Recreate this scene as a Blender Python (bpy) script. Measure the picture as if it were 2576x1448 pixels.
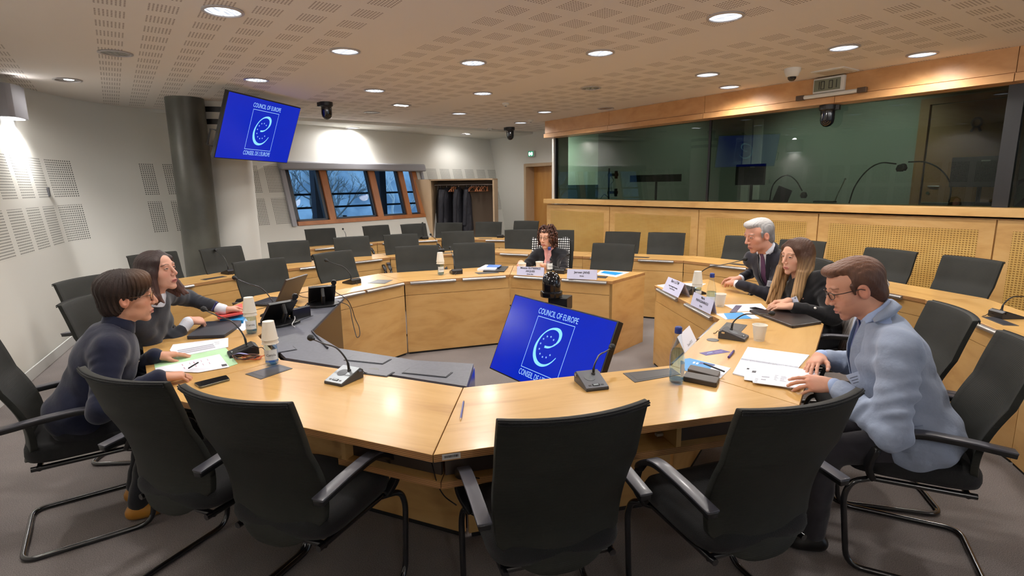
import bpy, bmesh, math, random
import numpy as np
from mathutils import Vector, Matrix, Euler
for o in list(bpy.data.objects): bpy.data.objects.remove(o, do_unlink=True)
scene = bpy.context.scene
COL = scene.collection
PI = math.pi
random.seed(7)

# ---------------------------------------------------------------- camera, world, exposure
F_PX, PITCH, ROLL, EYE = 1378.0, math.radians(10.69), math.radians(-0.784), 1.65
_fw = Vector((0, math.cos(PITCH), -math.sin(PITCH)))
_rt0 = Vector((1, 0, 0)); _up0 = _rt0.cross(_fw)
_rt = _rt0*math.cos(ROLL) + _up0*math.sin(ROLL)
_up = -_rt0*math.sin(ROLL) + _up0*math.cos(ROLL)
cam_data = bpy.data.cameras.new('camera'); cam = bpy.data.objects.new('camera', cam_data); COL.objects.link(cam)
_m = Matrix((_rt, _up, -_fw)).transposed().to_4x4(); _m.translation = Vector((0, 0, EYE))
cam.matrix_world = _m
cam_data.sensor_width = 36.0; cam_data.sensor_fit = 'HORIZONTAL'
cam_data.lens = F_PX/2576*36.0
cam_data.clip_start = 0.05; cam_data.clip_end = 200
scene.camera = cam

scene.view_settings.view_transform = 'Standard'
scene.view_settings.look = 'None'
scene.view_settings.exposure = 0.35
scene.view_settings.gamma = 1.0
scene.view_settings.use_curve_mapping = False

world = bpy.data.worlds.new('world'); scene.world = world; world.use_nodes = True
wn = world.node_tree.nodes; wl = world.node_tree.links
bg = wn['Background']
wtc = wn.new('ShaderNodeTexCoord'); wno = wn.new('ShaderNodeTexNoise'); wno.inputs['Scale'].default_value = 2.5
wno.inputs['Detail'].default_value = 6
wr = wn.new('ShaderNodeValToRGB')
wr.color_ramp.elements[0].position = 0.35; wr.color_ramp.elements[0].color = (0.15, 0.24, 0.34, 1)
wr.color_ramp.elements[1].position = 0.75; wr.color_ramp.elements[1].color = (0.33, 0.44, 0.55, 1)
wl.new(wtc.outputs['Generated'], wno.inputs['Vector']); wl.new(wno.outputs['Fac'], wr.inputs['Fac'])
wl.new(wr.outputs['Color'], bg.inputs['Color']); bg.inputs['Strength'].default_value = 3.2

LAMP_POWER = 62.0      # watts of each lit ceiling downlight

def at(px, py, z):
    """point of the photograph's pixel on the horizontal plane z"""
    d = _fw + _rt*((px-1288)/F_PX) - _up*((py-724)/F_PX)
    t = (z-EYE)/d.z
    return Vector((d.x*t, d.y*t, z))
def at_depth(px, py, dep):
    d = _fw + _rt*((px-1288)/F_PX) - _up*((py-724)/F_PX)
    return Vector((0, 0, EYE)) + d*dep

# ---------------------------------------------------------------- node helpers
class S:
    """socket wrapper: arithmetic on shader values"""
    def __init__(s, nt, sock): s.nt = nt; s.k = sock
    def _op(s, op, *a):
        n = s.nt.nodes.new('ShaderNodeMath'); n.operation = op
        for i, v in enumerate((s,)+a):
            if isinstance(v, S): s.nt.links.new(v.k, n.inputs[i])
            else: n.inputs[i].default_value = v
        return S(s.nt, n.outputs[0])
    def __add__(s, o): return s._op('ADD', o)
    def __sub__(s, o): return s._op('SUBTRACT', o)
    def __mul__(s, o): return s._op('MULTIPLY', o)
    def __truediv__(s, o): return s._op('DIVIDE', o)
    def lt(s, o): return s._op('LESS_THAN', o)
    def gt(s, o): return s._op('GREATER_THAN', o)
    def frac(s): return s._op('FRACT')
    def mod(s, o): return s._op('FLOORED_MODULO', o)
    def abs(s): return s._op('ABSOLUTE')
    def sin(s): return s._op('SINE')
    def mx(s, o): return s._op('MAXIMUM', o)
    def mn(s, o): return s._op('MINIMUM', o)

MATS = {}
def new_mat(name):
    m = bpy.data.materials.new(name); m.use_nodes = True
    MATS[name] = m
    return m, m.node_tree, m.node_tree.nodes['Principled BSDF']
def rgb(c): return (c[0], c[1], c[2], 1.0)
def s2l(r, g, b):
    f = lambda v: (v/255/12.92) if v/255 <= 0.04045 else ((v/255+0.055)/1.055)**2.4
    return (f(r), f(g), f(b))
def mat(name, c, rough=0.5, metal=0.0, spec=0.5, coat=0.0, noise=None, bump=None, emit=None, alpha=None, sheen=0.0):
    if name in MATS: return MATS[name]
    m, nt, b = new_mat(name)
    b.inputs['Base Color'].default_value = rgb(c); b.inputs['Roughness'].default_value = rough
    b.inputs['Metallic'].default_value = metal; b.inputs['Specular IOR Level'].default_value = spec
    if coat: b.inputs['Coat Weight'].default_value = coat; b.inputs['Coat Roughness'].default_value = 0.15
    if sheen: b.inputs['Sheen Weight'].default_value = sheen
    tc = nt.nodes.new('ShaderNodeTexCoord')
    if noise:   # (scale, colour b, detail, stretch xyz)
        mp = nt.nodes.new('ShaderNodeMapping'); nt.links.new(tc.outputs['Object'], mp.inputs[0])
        st = noise[3] if len(noise) > 3 else (1, 1, 1)
        mp.inputs['Scale'].default_value = st
        n = nt.nodes.new('ShaderNodeTexNoise'); n.inputs['Scale'].default_value = noise[0]
        n.inputs['Detail'].default_value = noise[2] if len(noise) > 2 else 3
        nt.links.new(mp.outputs[0], n.inputs['Vector'])
        r = nt.nodes.new('ShaderNodeValToRGB')
        r.color_ramp.elements[0].position = 0.36; r.color_ramp.elements[1].position = 0.64
        r.color_ramp.elements[0].color = rgb(c); r.color_ramp.elements[1].color = rgb(noise[1])
        nt.links.new(n.outputs['Fac'], r.inputs['Fac']); nt.links.new(r.outputs[0], b.inputs['Base Color'])
    if bump:    # (scale, strength, stretch, distance)
        mp = nt.nodes.new('ShaderNodeMapping'); nt.links.new(tc.outputs['Object'], mp.inputs[0])
        mp.inputs['Scale'].default_value = bump[2] if len(bump) > 2 else (1, 1, 1)
        n = nt.nodes.new('ShaderNodeTexNoise'); n.inputs['Scale'].default_value = bump[0]; n.inputs['Detail'].default_value = 4
        nt.links.new(mp.outputs[0], n.inputs['Vector'])
        bp = nt.nodes.new('ShaderNodeBump'); bp.inputs['Strength'].default_value = bump[1]
        bp.inputs['Distance'].default_value = bump[3] if len(bump) > 3 else 0.01
        nt.links.new(n.outputs['Fac'], bp.inputs['Height']); nt.links.new(bp.outputs[0], b.inputs['Normal'])
    if emit:
        b.inputs['Emission Color'].default_value = rgb(emit[0]); b.inputs['Emission Strength'].default_value = emit[1]
    return m

def wood_mat(name, c1, c2, c3, rough=0.3, scale=(0.7, 5.0, 5.0), edge=False):
    m, nt, b = new_mat(name)
    tc = nt.nodes.new('ShaderNodeTexCoord'); mp = nt.nodes.new('ShaderNodeMapping')
    nt.links.new(tc.outputs['Object'], mp.inputs[0]); mp.inputs['Scale'].default_value = scale
    n1 = nt.nodes.new('ShaderNodeTexNoise'); n1.inputs['Scale'].default_value = 1.6; n1.inputs['Detail'].default_value = 5
    n1.inputs['Distortion'].default_value = 1.2
    n2 = nt.nodes.new('ShaderNodeTexNoise'); n2.inputs['Scale'].default_value = 9; n2.inputs['Detail'].default_value = 6
    nt.links.new(mp.outputs[0], n1.inputs['Vector']); nt.links.new(mp.outputs[0], n2.inputs['Vector'])
    f = S(nt, n1.outputs['Fac'])*0.75 + S(nt, n2.outputs['Fac'])*0.25
    r = nt.nodes.new('ShaderNodeValToRGB')
    e = r.color_ramp.elements
    e[0].position = 0.3; e[0].color = rgb(c2); e[1].position = 0.7; e[1].color = rgb(c3)
    k = e.new(0.48); k.color = rgb(c1)
    nt.links.new(f.k, r.inputs['Fac']); nt.links.new(r.outputs[0], b.inputs['Base Color'])
    b.inputs['Roughness'].default_value = rough
    b.inputs['Coat Weight'].default_value = 0.10; b.inputs['Coat Roughness'].default_value = 0.12
    if edge:
        sep = nt.nodes.new('ShaderNodeSeparateXYZ'); nt.links.new(tc.outputs['Object'], sep.inputs[0])
        z = S(nt, sep.outputs[2]); st = (z*140).frac().lt(0.32)
        mx = nt.nodes.new('ShaderNodeMix'); mx.data_type = 'RGBA'
        nt.links.new(st.k, mx.inputs['Factor']); nt.links.new(r.outputs[0], mx.inputs['A'])
        mx.inputs['B'].default_value = rgb(s2l(120, 84, 50)); nt.links.new(mx.outputs['Result'], b.inputs['Base Color'])
    return m

# ---------------------------------------------------------------- mesh builder
class MB:
    def __init__(s): s.v = []; s.f = []; s.m = []; s.uv = None
    def add(s, vs, fs, mi=0):
        o = len(s.v); s.v += [tuple(p) for p in vs]; s.f += [tuple(i+o for i in f) for f in fs]; s.m += [mi]*len(fs)
        return s
    def box(s, c, d, rz=0.0, mi=0, M=None):
        hx, hy, hz = d[0]/2, d[1]/2, d[2]/2; ca, sa = math.cos(rz), math.sin(rz)
        vs = []
        for z in (-hz, hz):
            for x, y in ((-hx, -hy), (hx, -hy), (hx, hy), (-hx, hy)):
                p = (c[0]+x*ca-y*sa, c[1]+x*sa+y*ca, c[2]+z)
                vs.append(tuple(M @ Vector((x, y, z)) + Vector(c)) if M is not None else p)
        return s.add(vs, [(3, 2, 1, 0), (4, 5, 6, 7), (0, 1, 5, 4), (1, 2, 6, 5), (2, 3, 7, 6), (3, 0, 4, 7)], mi)
    def prism(s, poly, z0, z1, mi=0, side=None):
        n = len(poly)
        a = sum(poly[i][0]*poly[(i+1) % n][1]-poly[(i+1) % n][0]*poly[i][1] for i in range(n))
        if a < 0: poly = list(reversed(poly))
        vs = [(p[0], p[1], z0) for p in poly] + [(p[0], p[1], z1) for p in poly]
        s.add(vs, [tuple(reversed(range(n))), tuple(range(n, 2*n))], mi)
        o = len(s.v)-2*n
        for i in range(n):
            j = (i+1) % n; s.f.append((o+i, o+j, o+n+j, o+n+i)); s.m.append(mi if side is None else side)
        return s
    def lathe(s, prof, n=24, c=(0, 0, 0), mi=0, M=None, cap=True):
        vs = []
        for r, z in prof:
            for k in range(n):
                a = 2*PI*k/n; p = Vector((r*math.cos(a), r*math.sin(a), z))
                if M is not None: p = M @ p
                vs.append(tuple(p+Vector(c)))
        fs = []
        for i in range(len(prof)-1):
            for k in range(n):
                j = (k+1) % n; fs.append((i*n+k, i*n+j, (i+1)*n+j, (i+1)*n+k))
        if cap:
            if prof[0][0] > 1e-5: fs.append(tuple(reversed(range(n))))
            if prof[-1][0] > 1e-5: fs.append(tuple((len(prof)-1)*n+k for k in range(n)))
        return s.add(vs, fs, mi)
    def tube(s, pts, r, n=10, mi=0, closed=False, flat=None):
        """swept tube; r a number or a list; flat=(w,t,upvector) sweeps a rectangle"""
        P = [Vector(p) for p in pts]; N = len(P); rr = r if isinstance(r, (list, tuple)) else [r]*N
        vs = []; prev = None
        for i in range(N):
            if closed: t = (P[(i+1) % N]-P[i-1])
            else: t = P[min(i+1, N-1)]-P[max(i-1, 0)]
            t = t.normalized() if t.length > 1e-9 else Vector((0, 0, 1))
            if flat:
                up = Vector(flat[2]); sd = t.cross(up)
                sd = sd.normalized() if sd.length > 1e-6 else Vector((1, 0, 0)); u2 = sd.cross(t)
                for a, b_ in ((-1, -1), (1, -1), (1, 1), (-1, 1)):
                    vs.append(tuple(P[i]+sd*(a*flat[0]/2)+u2*(b_*flat[1]/2)))
            else:
                if prev is None:
                    q = Vector((0, 0, 1)) if abs(t.z) < 0.9 else Vector((1, 0, 0)); u = t.cross(q).normalized()
                else:
                    u = (prev - t*prev.dot(t)); u = u.normalized() if u.length > 1e-6 else t.orthogonal().normalized()
                prev = u; w = t.cross(u)
                for k in range(n):
                    a = 2*PI*k/n; vs.append(tuple(P[i]+(u*math.cos(a)+w*math.sin(a))*rr[i]))
        m = 4 if flat else n; fs = []
        for i in range(N if closed else N-1):
            i2 = (i+1) % N
            for k in range(m):
                j = (k+1) % m; fs.append((i*m+k, i*m+j, i2*m+j, i2*m+k))
        if not closed: fs += [tuple(reversed(range(m))), tuple((N-1)*m+k for k in range(m))]
        return s.add(vs, fs, mi)
    def ball(s, c, r, n=16, mi=0, sc=(1, 1, 1), M=None):
        prof = [(max(1e-6, math.sin(PI*i/n)), -math.cos(PI*i/n)) for i in range(n+1)]
        vs = []; K = 2*n
        for a, z in prof:
            for k in range(K):
                t = 2*PI*k/K; p = Vector((a*math.cos(t)*r*sc[0], a*math.sin(t)*r*sc[1], z*r*sc[2]))
                if M is not None: p = M @ p
                vs.append(tuple(p+Vector(c)))
        fs = [(i*K+k, i*K+(k+1) % K, (i+1)*K+(k+1) % K, (i+1)*K+k) for i in range(n) for k in range(K)]
        return s.add(vs, fs, mi)
    def build(s, name, mats, parent=None, smooth=False, bevel=0.0, seg=2, loc=None):
        me = bpy.data.meshes.new(name); me.from_pydata(s.v, [], s.f)
        if not isinstance(mats, (list, tuple)): mats = [mats]
        for m in mats: me.materials.append(m)
        me.polygons.foreach_set('material_index', s.m)
        bm = bmesh.new(); bm.from_mesh(me)
        bmesh.ops.remove_doubles(bm, verts=bm.verts, dist=1e-6)
        bmesh.ops.recalc_face_normals(bm, faces=bm.faces)
        if bevel:
            ed = [e for e in bm.edges if len(e.link_faces) == 2 and e.calc_face_angle(0) > 0.5]
            bmesh.ops.bevel(bm, geom=ed, offset=bevel, segments=seg, profile=0.5, affect='EDGES', clamp_overlap=True)
        bm.to_mesh(me); bm.free()
        if smooth:
            me.shade_smooth()
            try: me.set_sharp_from_angle(angle=math.radians(smooth if smooth is not True else 40))
            except Exception: pass
        o = bpy.data.objects.new(name, me); COL.objects.link(o)
        if parent is not None: o.parent = parent
        if loc is not None: o.location = loc
        return o

def tag(o, label, cat, group=None, kind=None):
    o['label'] = label; o['category'] = cat
    if group: o['group'] = group
    if kind: o['kind'] = kind
    return o
def thing(name, label, cat, loc=(0, 0, 0), rz=0.0, group=None):
    o = bpy.data.objects.new(name, None); COL.objects.link(o)
    o.empty_display_size = 0.1; o.location = loc; o.rotation_euler = (0, 0, rz)
    return tag(o, label, cat, group)
def struct(o): o['kind'] = 'structure'; return o
KIDS = {}
def dup(root, loc, rz, label, group=None):
    r = root.copy(); COL.objects.link(r); r.location = loc; r.rotation_euler = (0, 0, rz); r['label'] = label
    if group: r['group'] = group
    for ch in [c for c in bpy.data.objects if c.parent == root]:
        c = ch.copy(); COL.objects.link(c); c.parent = r
        for g in [g for g in bpy.data.objects if g.parent == ch]:
            d = g.copy(); COL.objects.link(d); d.parent = c
    return r
def bez(p0, p1, p2, n=8):
    p0, p1, p2 = Vector(p0), Vector(p1), Vector(p2)
    return [p0*(1-t)**2 + p1*2*t*(1-t) + p2*t*t for t in [i/n for i in range(n+1)]]
def rounded(pts, r, n=5, closed=False):
    """polyline with its corners rounded"""
    P = [Vector(p) for p in pts]; out = []; N = len(P)
    for i in range(N):
        if not closed and i in (0, N-1): out.append(P[i]); continue
        a, b, c = P[i-1], P[i], P[(i+1) % N]
        d1 = (a-b); d2 = (c-b); q = min(r, d1.length*0.45, d2.length*0.45)
        out += bez(b+d1.normalized()*q, b, b+d2.normalized()*q, n)
    return out
def smooth_path(pts, n=6):
    """catmull-rom through the points"""
    P = [Vector(p) for p in pts]; P = [P[0]*2-P[1]]+P+[P[-1]*2-P[-2]]; out = []
    for i in range(1, len(P)-2):
        for k in range(n):
            t = k/n; a, b, c, d = P[i-1:i+3]
            out.append(0.5*((2*b)+(c-a)*t+(2*a-5*b+4*c-d)*t*t+(3*b-a-3*c+d)*t**3))
    out.append(P[-2]); return out
_font_cache = {}
def text_mesh(name, txt, size, mt, parent, M, depth=0.0008, align='CENTER', xscale=1.0, weight=0.0):
    cu = bpy.data.curves.new('t', 'FONT'); cu.body = txt; cu.size = size; cu.align_x = align; cu.align_y = 'CENTER'
    cu.extrude = depth; cu.offset = weight; cu.resolution_u = 3; cu.space_line = 0.85
    ob = bpy.data.objects.new('t', cu); COL.objects.link(ob)
    me = bpy.data.meshes.new_from_object(ob); bpy.data.objects.remove(ob); 
    me.transform(Matrix.Diagonal((xscale, 1, 1, 1))); me.materials.clear(); me.materials.append(mt)
    o = bpy.data.objects.new(name, me); COL.objects.link(o); o.parent = parent; o.matrix_local = M
    return o
def frame_m(o, x, y):
    """matrix with origin o and axes x, y (z = x cross y)"""
    x = Vector(x).normalized(); y = Vector(y); y = (y-x*y.dot(x)).normalized(); z = x.cross(y)
    m = Matrix((x, y, z)).transposed().to_4x4(); m.translation = Vector(o); return m
# ---------------------------------------------------------------- materials
M_white = mat('white_paint', s2l(214, 213, 206), 0.75)
M_base = mat('white_skirting', s2l(205, 207, 205), 0.5)
M_black = mat('black_plastic', s2l(22, 22, 24), 0.35)
M_blackm = mat('black_matt', s2l(16, 16, 17), 0.65)
M_gloss = mat('black_gloss', (0.004, 0.004, 0.006), 0.06, coat=0.6)
M_frame = mat('black_steel', (0.008, 0.008, 0.010), 0.22, metal=0.0, coat=0.7)
M_alu = mat('brushed_aluminium', s2l(176, 174, 172), 0.3, metal=0.85)
M_chrome = mat('chrome', s2l(215, 215, 220), 0.12, metal=1.0)
M_greytop = mat('grey_laminate', s2l(86, 88, 98), 0.45, noise=(60, s2l(92, 94, 104), 2))
M_greyline = mat('dark_groove', s2l(38, 40, 48), 0.5)
M_flap = mat('anthracite_flap', s2l(62, 60, 60), 0.4)
M_concrete = mat('dark_concrete', s2l(88, 88, 80), 0.38, noise=(3.0, s2l(74, 74, 68), 4), bump=(30, 0.08))
M_paper = mat('white_paper', s2l(232, 234, 244), 0.7)
M_paper2 = mat('name_card', s2l(206, 206, 232), 0.7)
M_ink = mat('black_ink', s2l(28, 28, 34), 0.7)
M_cup = mat('paper_cup', s2l(226, 220, 206), 0.6)
M_cupb = mat('cup_bottom_white', s2l(208, 204, 196), 0.6)
M_bluecap = mat('blue_cap', s2l(38, 58, 130), 0.35)
M_pencil = mat('blue_pencil', s2l(62, 70, 140), 0.4)
M_purple = mat('purple_print', s2l(62, 44, 110), 0.45, noise=(40, s2l(90, 70, 150), 3))
M_bluefold = mat('blue_print', s2l(32, 140, 205), 0.45)
M_navyprint = mat('navy_print', s2l(30, 50, 120), 0.45)
M_red = mat('red_folder', s2l(222, 84, 78), 0.5)
M_green = mat('green_card', s2l(180, 222, 176), 0.6)
M_orange = mat('orange_window_wood', s2l(176, 112, 62), 0.4, noise=(6, s2l(158, 96, 50), 4, (1, 1, 0.2)))
M_blind = mat('grey_blind_box', s2l(150, 150, 156), 0.45)
M_label = mat('sticker', s2l(200, 200, 196), 0.6)
M_greyplast = mat('grey_plastic', s2l(120, 126, 130), 0.35)
M_greyplast2 = mat('dark_grey_plastic', s2l(60, 60, 62), 0.4)
M_arm = mat('armrest_polymer', s2l(70, 70, 78), 0.4, coat=0.2)
M_wirew = mat('white_cable', s2l(220, 220, 220), 0.5)
M_wireb = mat('black_cable', s2l(18, 16, 16), 0.45)
M_wireo = mat('orange_cable', s2l(190, 100, 60), 0.5)
M_skylit = mat('dark_tree', s2l(20, 34, 48), 0.9)
M_branch = mat('pale_branch', s2l(176, 192, 204), 0.9)

M_wood = wood_mat('birch_ply', s2l(204, 160, 94), s2l(186, 140, 76), s2l(214, 172, 108), 0.30)
M_woodv = wood_mat('birch_panel', s2l(206, 162, 100), s2l(188, 142, 82), s2l(214, 174, 114), 0.38, (1.0, 1.0, 3.0))
M_woode = wood_mat('ply_edge', s2l(186, 136, 84), s2l(160, 112, 66), s2l(200, 150, 96), 0.5, edge=True)
M_woodd = wood_mat('oak_door', s2l(196, 140, 72), s2l(176, 120, 58), s2l(204, 152, 84), 0.4, (2.0, 2.0, 0.5))
M_woodf = wood_mat('fascia_veneer', s2l(198, 148, 96), s2l(184, 134, 82), s2l(208, 160, 108), 0.36, (0.6, 2.0, 3.0))
M_closet = wood_mat('closet_panel', s2l(184, 158, 126), s2l(172, 144, 112), s2l(192, 166, 136), 0.5, (1, 1, .4))

def carpet():
    m, nt, b = new_mat('grey_carpet')
    tc = nt.nodes.new('ShaderNodeTexCoord')
    n1 = nt.nodes.new('ShaderNodeTexNoise'); n1.inputs['Scale'].default_value = 260; n1.inputs['Detail'].default_value = 2
    n2 = nt.nodes.new('ShaderNodeTexNoise'); n2.inputs['Scale'].default_value = 2.2; n2.inputs['Detail'].default_value = 4
    for n in (n1, n2): nt.links.new(tc.outputs['Object'], n.inputs['Vector'])
    r = nt.nodes.new('ShaderNodeValToRGB')
    r.color_ramp.elements[0].position = 0.3; r.color_ramp.elements[0].color = rgb(s2l(92, 86, 84))
    r.color_ramp.elements[1].position = 0.7; r.color_ramp.elements[1].color = rgb(s2l(152, 145, 142))
    f = S(nt, n1.outputs['Fac'])*0.8 + S(nt, n2.outputs['Fac'])*0.2
    nt.links.new(f.k, r.inputs['Fac']); nt.links.new(r.outputs[0], b.inputs['Base Color'])
    b.inputs['Roughness'].default_value = 0.95; b.inputs['Specular IOR Level'].default_value = 0.1
    bp = nt.nodes.new('ShaderNodeBump'); bp.inputs['Strength'].default_value = 0.4; bp.inputs['Distance'].default_value = 0.004
    nt.links.new(n1.outputs['Fac'], bp.inputs['Height']); nt.links.new(bp.outputs[0], b.inputs['Normal'])
    return m
M_carpet = carpet()

def perforated(name, base, hole, uvmode, blk):
    """plaster with square groups of round holes; blk = function(nt, u, v) -> (mask, pu, pv, r)"""
    m, nt, b = new_mat(name)
    tc = nt.nodes.new('ShaderNodeTexCoord')
    sep = nt.nodes.new('ShaderNodeSeparateXYZ'); nt.links.new(tc.outputs[uvmode], sep.inputs[0])
    x, y = S(nt, sep.outputs[0]), S(nt, sep.outputs[1])
    mask = blk(nt, x, y)
    mx = nt.nodes.new('ShaderNodeMix'); mx.data_type = 'RGBA'
    nt.links.new(mask.k, mx.inputs['Factor']); mx.inputs['A'].default_value = rgb(base); mx.inputs['B'].default_value = rgb(hole)
    nt.links.new(mx.outputs['Result'], b.inputs['Base Color']); b.inputs['Roughness'].default_value = 0.8
    b.inputs['Specular IOR Level'].default_value = 0.2
    return m
def ceil_blocks(nt, x, y):
    ca, sa = math.cos(math.radians(35.5)), math.sin(math.radians(35.5))
    u = x*ca + y*sa + 22.1*4 - 0.03; v = y*ca - x*sa + 30.0 - 0.13
    um = u.mod(2.21)
    col = um.lt(1.71); cu = (um/0.285).frac()*0.285; cv = (v/0.30).frac()*0.30
    inb = cu.lt(0.18)*cv.lt(0.18)
    hu = (cu/0.0225).frac()-0.5; hv = (cv/0.0225).frac()-0.5
    dot = (hu*hu+hv*hv).lt(0.072)
    return col*inb*dot*(y*0.8-x*0.6).lt(9.5)
M_ceil = perforated('perforated_ceiling', s2l(226, 219, 212), s2l(122, 108, 98), 'Object', ceil_blocks)
def wall_blocks(nt, u, v):
    # uv: u = metres along the wall, v = height
    z3 = u.gt(12.0); cu = (u/0.48).frac()*0.48*(z3*-1.0+1.0) + ((u+OFF3)/0.40).frac()*0.40*z3
    row = (v.gt(1.04)*v.lt(1.48)) + (v.gt(1.57)*v.lt(2.01))
    hu = (cu/0.0265).frac()-0.5; hv = ((v+0.001)/0.0262).frac()-0.5
    return row*(cu.lt(0.37)*(z3*-1.0+1.0)+cu.lt(0.30)*z3)*(hu*hu+hv*hv).lt(0.09)*(u.lt(10.0)+u.gt(10.75)*u.lt(12.85)+u.gt(16.0))
OFF3 = 0.2503   # a block ends 6 cm left of the window
M_wall = perforated('perforated_wall', s2l(214, 213, 206), s2l(96, 98, 94), 'UV', wall_blocks)
def panel_blocks(nt, x, z):
    hu = (x/0.026).frac()-0.5; hv = (z/0.0215).frac()-0.5
    return hu.abs().lt(0.33)*hv.abs().lt(0.24)
def panel_perf():
    m = wood_mat('perforated_birch', s2l(206, 166, 92), s2l(196, 152, 80), s2l(212, 176, 104), 0.4, (1, 1, 2))
    nt = m.node_tree; b = nt.nodes['Principled BSDF']
    src = b.inputs['Base Color'].links[0].from_socket
    tc = nt.nodes.new('ShaderNodeTexCoord'); sep = nt.nodes.new('ShaderNodeSeparateXYZ'); nt.links.new(tc.outputs['Object'], sep.inputs[0])
    k = panel_blocks(nt, S(nt, sep.outputs[0]), S(nt, sep.outputs[2]))
    mx = nt.nodes.new('ShaderNodeMix'); mx.data_type = 'RGBA'
    nt.links.new(k.k, mx.inputs['Factor']); nt.links.new(src, mx.inputs['A']); mx.inputs['B'].default_value = rgb(s2l(136, 98, 44))
    nt.links.new(mx.outputs['Result'], b.inputs['Base Color'])
    return m
M_perf = panel_perf()

def fabric_back():
    m, nt, b = new_mat('ribbed_chair_mesh')
    tc = nt.nodes.new('ShaderNodeTexCoord'); sep = nt.nodes.new('ShaderNodeSeparateXYZ'); nt.links.new(tc.outputs['Object'], sep.inputs[0])
    st = (S(nt, sep.outputs[2])*1100).sin()
    n = nt.nodes.new('ShaderNodeTexNoise'); n.inputs['Scale'].default_value = 7; nt.links.new(tc.outputs['Object'], n.inputs['Vector'])
    r = nt.nodes.new('ShaderNodeValToRGB')
    r.color_ramp.elements[0].color = rgb(s2l(29, 30, 27)); r.color_ramp.elements[1].color = rgb(s2l(40, 41, 36))
    nt.links.new(n.outputs['Fac'], r.inputs['Fac']); nt.links.new(r.outputs[0], b.inputs['Base Color'])
    bp = nt.nodes.new('ShaderNodeBump'); bp.inputs['Strength'].default_value = 0.16; bp.inputs['Distance'].default_value = 0.001
    nt.links.new(st.k, bp.inputs['Height']); nt.links.new(bp.outputs[0], b.inputs['Normal'])
    b.inputs['Roughness'].default_value = 0.6; b.inputs['Specular IOR Level'].default_value = 0.3
    return m
M_back = fabric_back()
M_seat = mat('black_seat_cloth', s2l(15, 15, 17), 0.9, sheen=0.05, bump=(300, 0.3))

def glass_mat(name, tint, refl=0.12, rough=0.0, ior=1.45):
    m, nt, b = new_mat(name); nt.nodes.remove(b)
    out = nt.nodes['Material Output']
    tr = nt.nodes.new('ShaderNodeBsdfTransparent'); tr.inputs[0].default_value = rgb(tint)
    gl = nt.nodes.new('ShaderNodeBsdfGlossy'); gl.inputs['Roughness'].default_value = rough; gl.inputs['Color'].default_value = (1, 1, 1, 1)
    fr = nt.nodes.new('ShaderNodeFresnel'); fr.inputs[0].default_value = ior
    mx = nt.nodes.new('ShaderNodeMixShader'); geo = nt.nodes.new('ShaderNodeNewGeometry'); f = (S(nt, fr.outputs[0]) + refl)*(S(nt, geo.outputs['Backfacing'])*-1.0+1.0)
    nt.links.new(f.k, mx.inputs[0]); nt.links.new(tr.outputs[0], mx.inputs[1]); nt.links.new(gl.outputs[0], mx.inputs[2])
    nt.links.new(mx.outputs[0], out.inputs[0]); return m
M_booth = glass_mat('tinted_booth_glass', (0.46, 0.54, 0.47), 0.0)
M_winglass = glass_mat('window_glass', (0.86, 0.92, 0.96), 0.0, 0.0, 1.12)
M_bottle = glass_mat('bottle_glass', (0.93, 0.96, 0.98), 0.05)
M_water = glass_mat('water', (0.72, 0.87, 0.96), 0.02, 0.0, 1.33)
M_bluebase = glass_mat('blue_bottle_base', (0.30, 0.55, 0.78), 0.06)

def lamp_face(name, col, strength, streak=True):
    m, nt, b = new_mat(name); nt.nodes.remove(b); out = nt.nodes['Material Output']
    em = nt.nodes.new('ShaderNodeEmission'); em.inputs[0].default_value = rgb(col); em.inputs[1].default_value = strength
    if streak:
        tc = nt.nodes.new('ShaderNodeTexCoord'); mp = nt.nodes.new('ShaderNodeMapping'); nt.links.new(tc.outputs['Object'], mp.inputs[0])
        mp.inputs['Scale'].default_value = (40, 4, 1)
        n = nt.nodes.new('ShaderNodeTexNoise'); n.inputs['Scale'].default_value = 1.6; nt.links.new(mp.outputs[0], n.inputs['Vector'])
        k = S(nt, n.outputs['Fac'])*S(nt, n.outputs['Fac'])*(strength*3.2); nt.links.new(k.k, em.inputs[1])
    nt.links.new(em.outputs[0], out.inputs[0]); return m
M_lamp = lamp_face('lit_downlight', (0.86, 0.90, 1.0), 1.25)
M_spot = lamp_face('lit_spot', (0.95, 0.97, 1.0), 6.0, False)
def reflector_mat():
    m, nt, b = new_mat('unlit_reflector')
    tc = nt.nodes.new('ShaderNodeTexCoord'); mp = nt.nodes.new('ShaderNodeMapping'); nt.links.new(tc.outputs['Object'], mp.inputs[0])
    mp.inputs['Scale'].default_value = (50, 6, 1)
    n = nt.nodes.new('ShaderNodeTexNoise'); n.inputs['Scale'].default_value = 1.4; nt.links.new(mp.outputs[0], n.inputs['Vector'])
    r = nt.nodes.new('ShaderNodeValToRGB'); r.color_ramp.elements[0].position = 0.42; r.color_ramp.elements[1].position = 0.6
    r.color_ramp.elements[0].color = (0.02, 0.018, 0.015, 1); r.color_ramp.elements[1].color = (0.75, 0.72, 0.68, 1)
    nt.links.new(n.outputs['Fac'], r.inputs['Fac']); nt.links.new(r.outputs[0], b.inputs['Base Color'])
    b.inputs['Metallic'].default_value = 0.6; b.inputs['Roughness'].default_value = 0.25
    return m
M_refl = reflector_mat()
def screen_mat():
    m, nt, b = new_mat('blue_screen')
    b.inputs['Base Color'].default_value = (0.001, 0.002, 0.012, 1); b.inputs['Roughness'].default_value = 0.2; b.inputs['Specular IOR Level'].default_value = 0.3
    b.inputs['Emission Color'].default_value = rgb((0.0009, 0.017, 0.46)); b.inputs['Emission Strength'].default_value = 0.85
    return m
M_screen = screen_mat()
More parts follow.
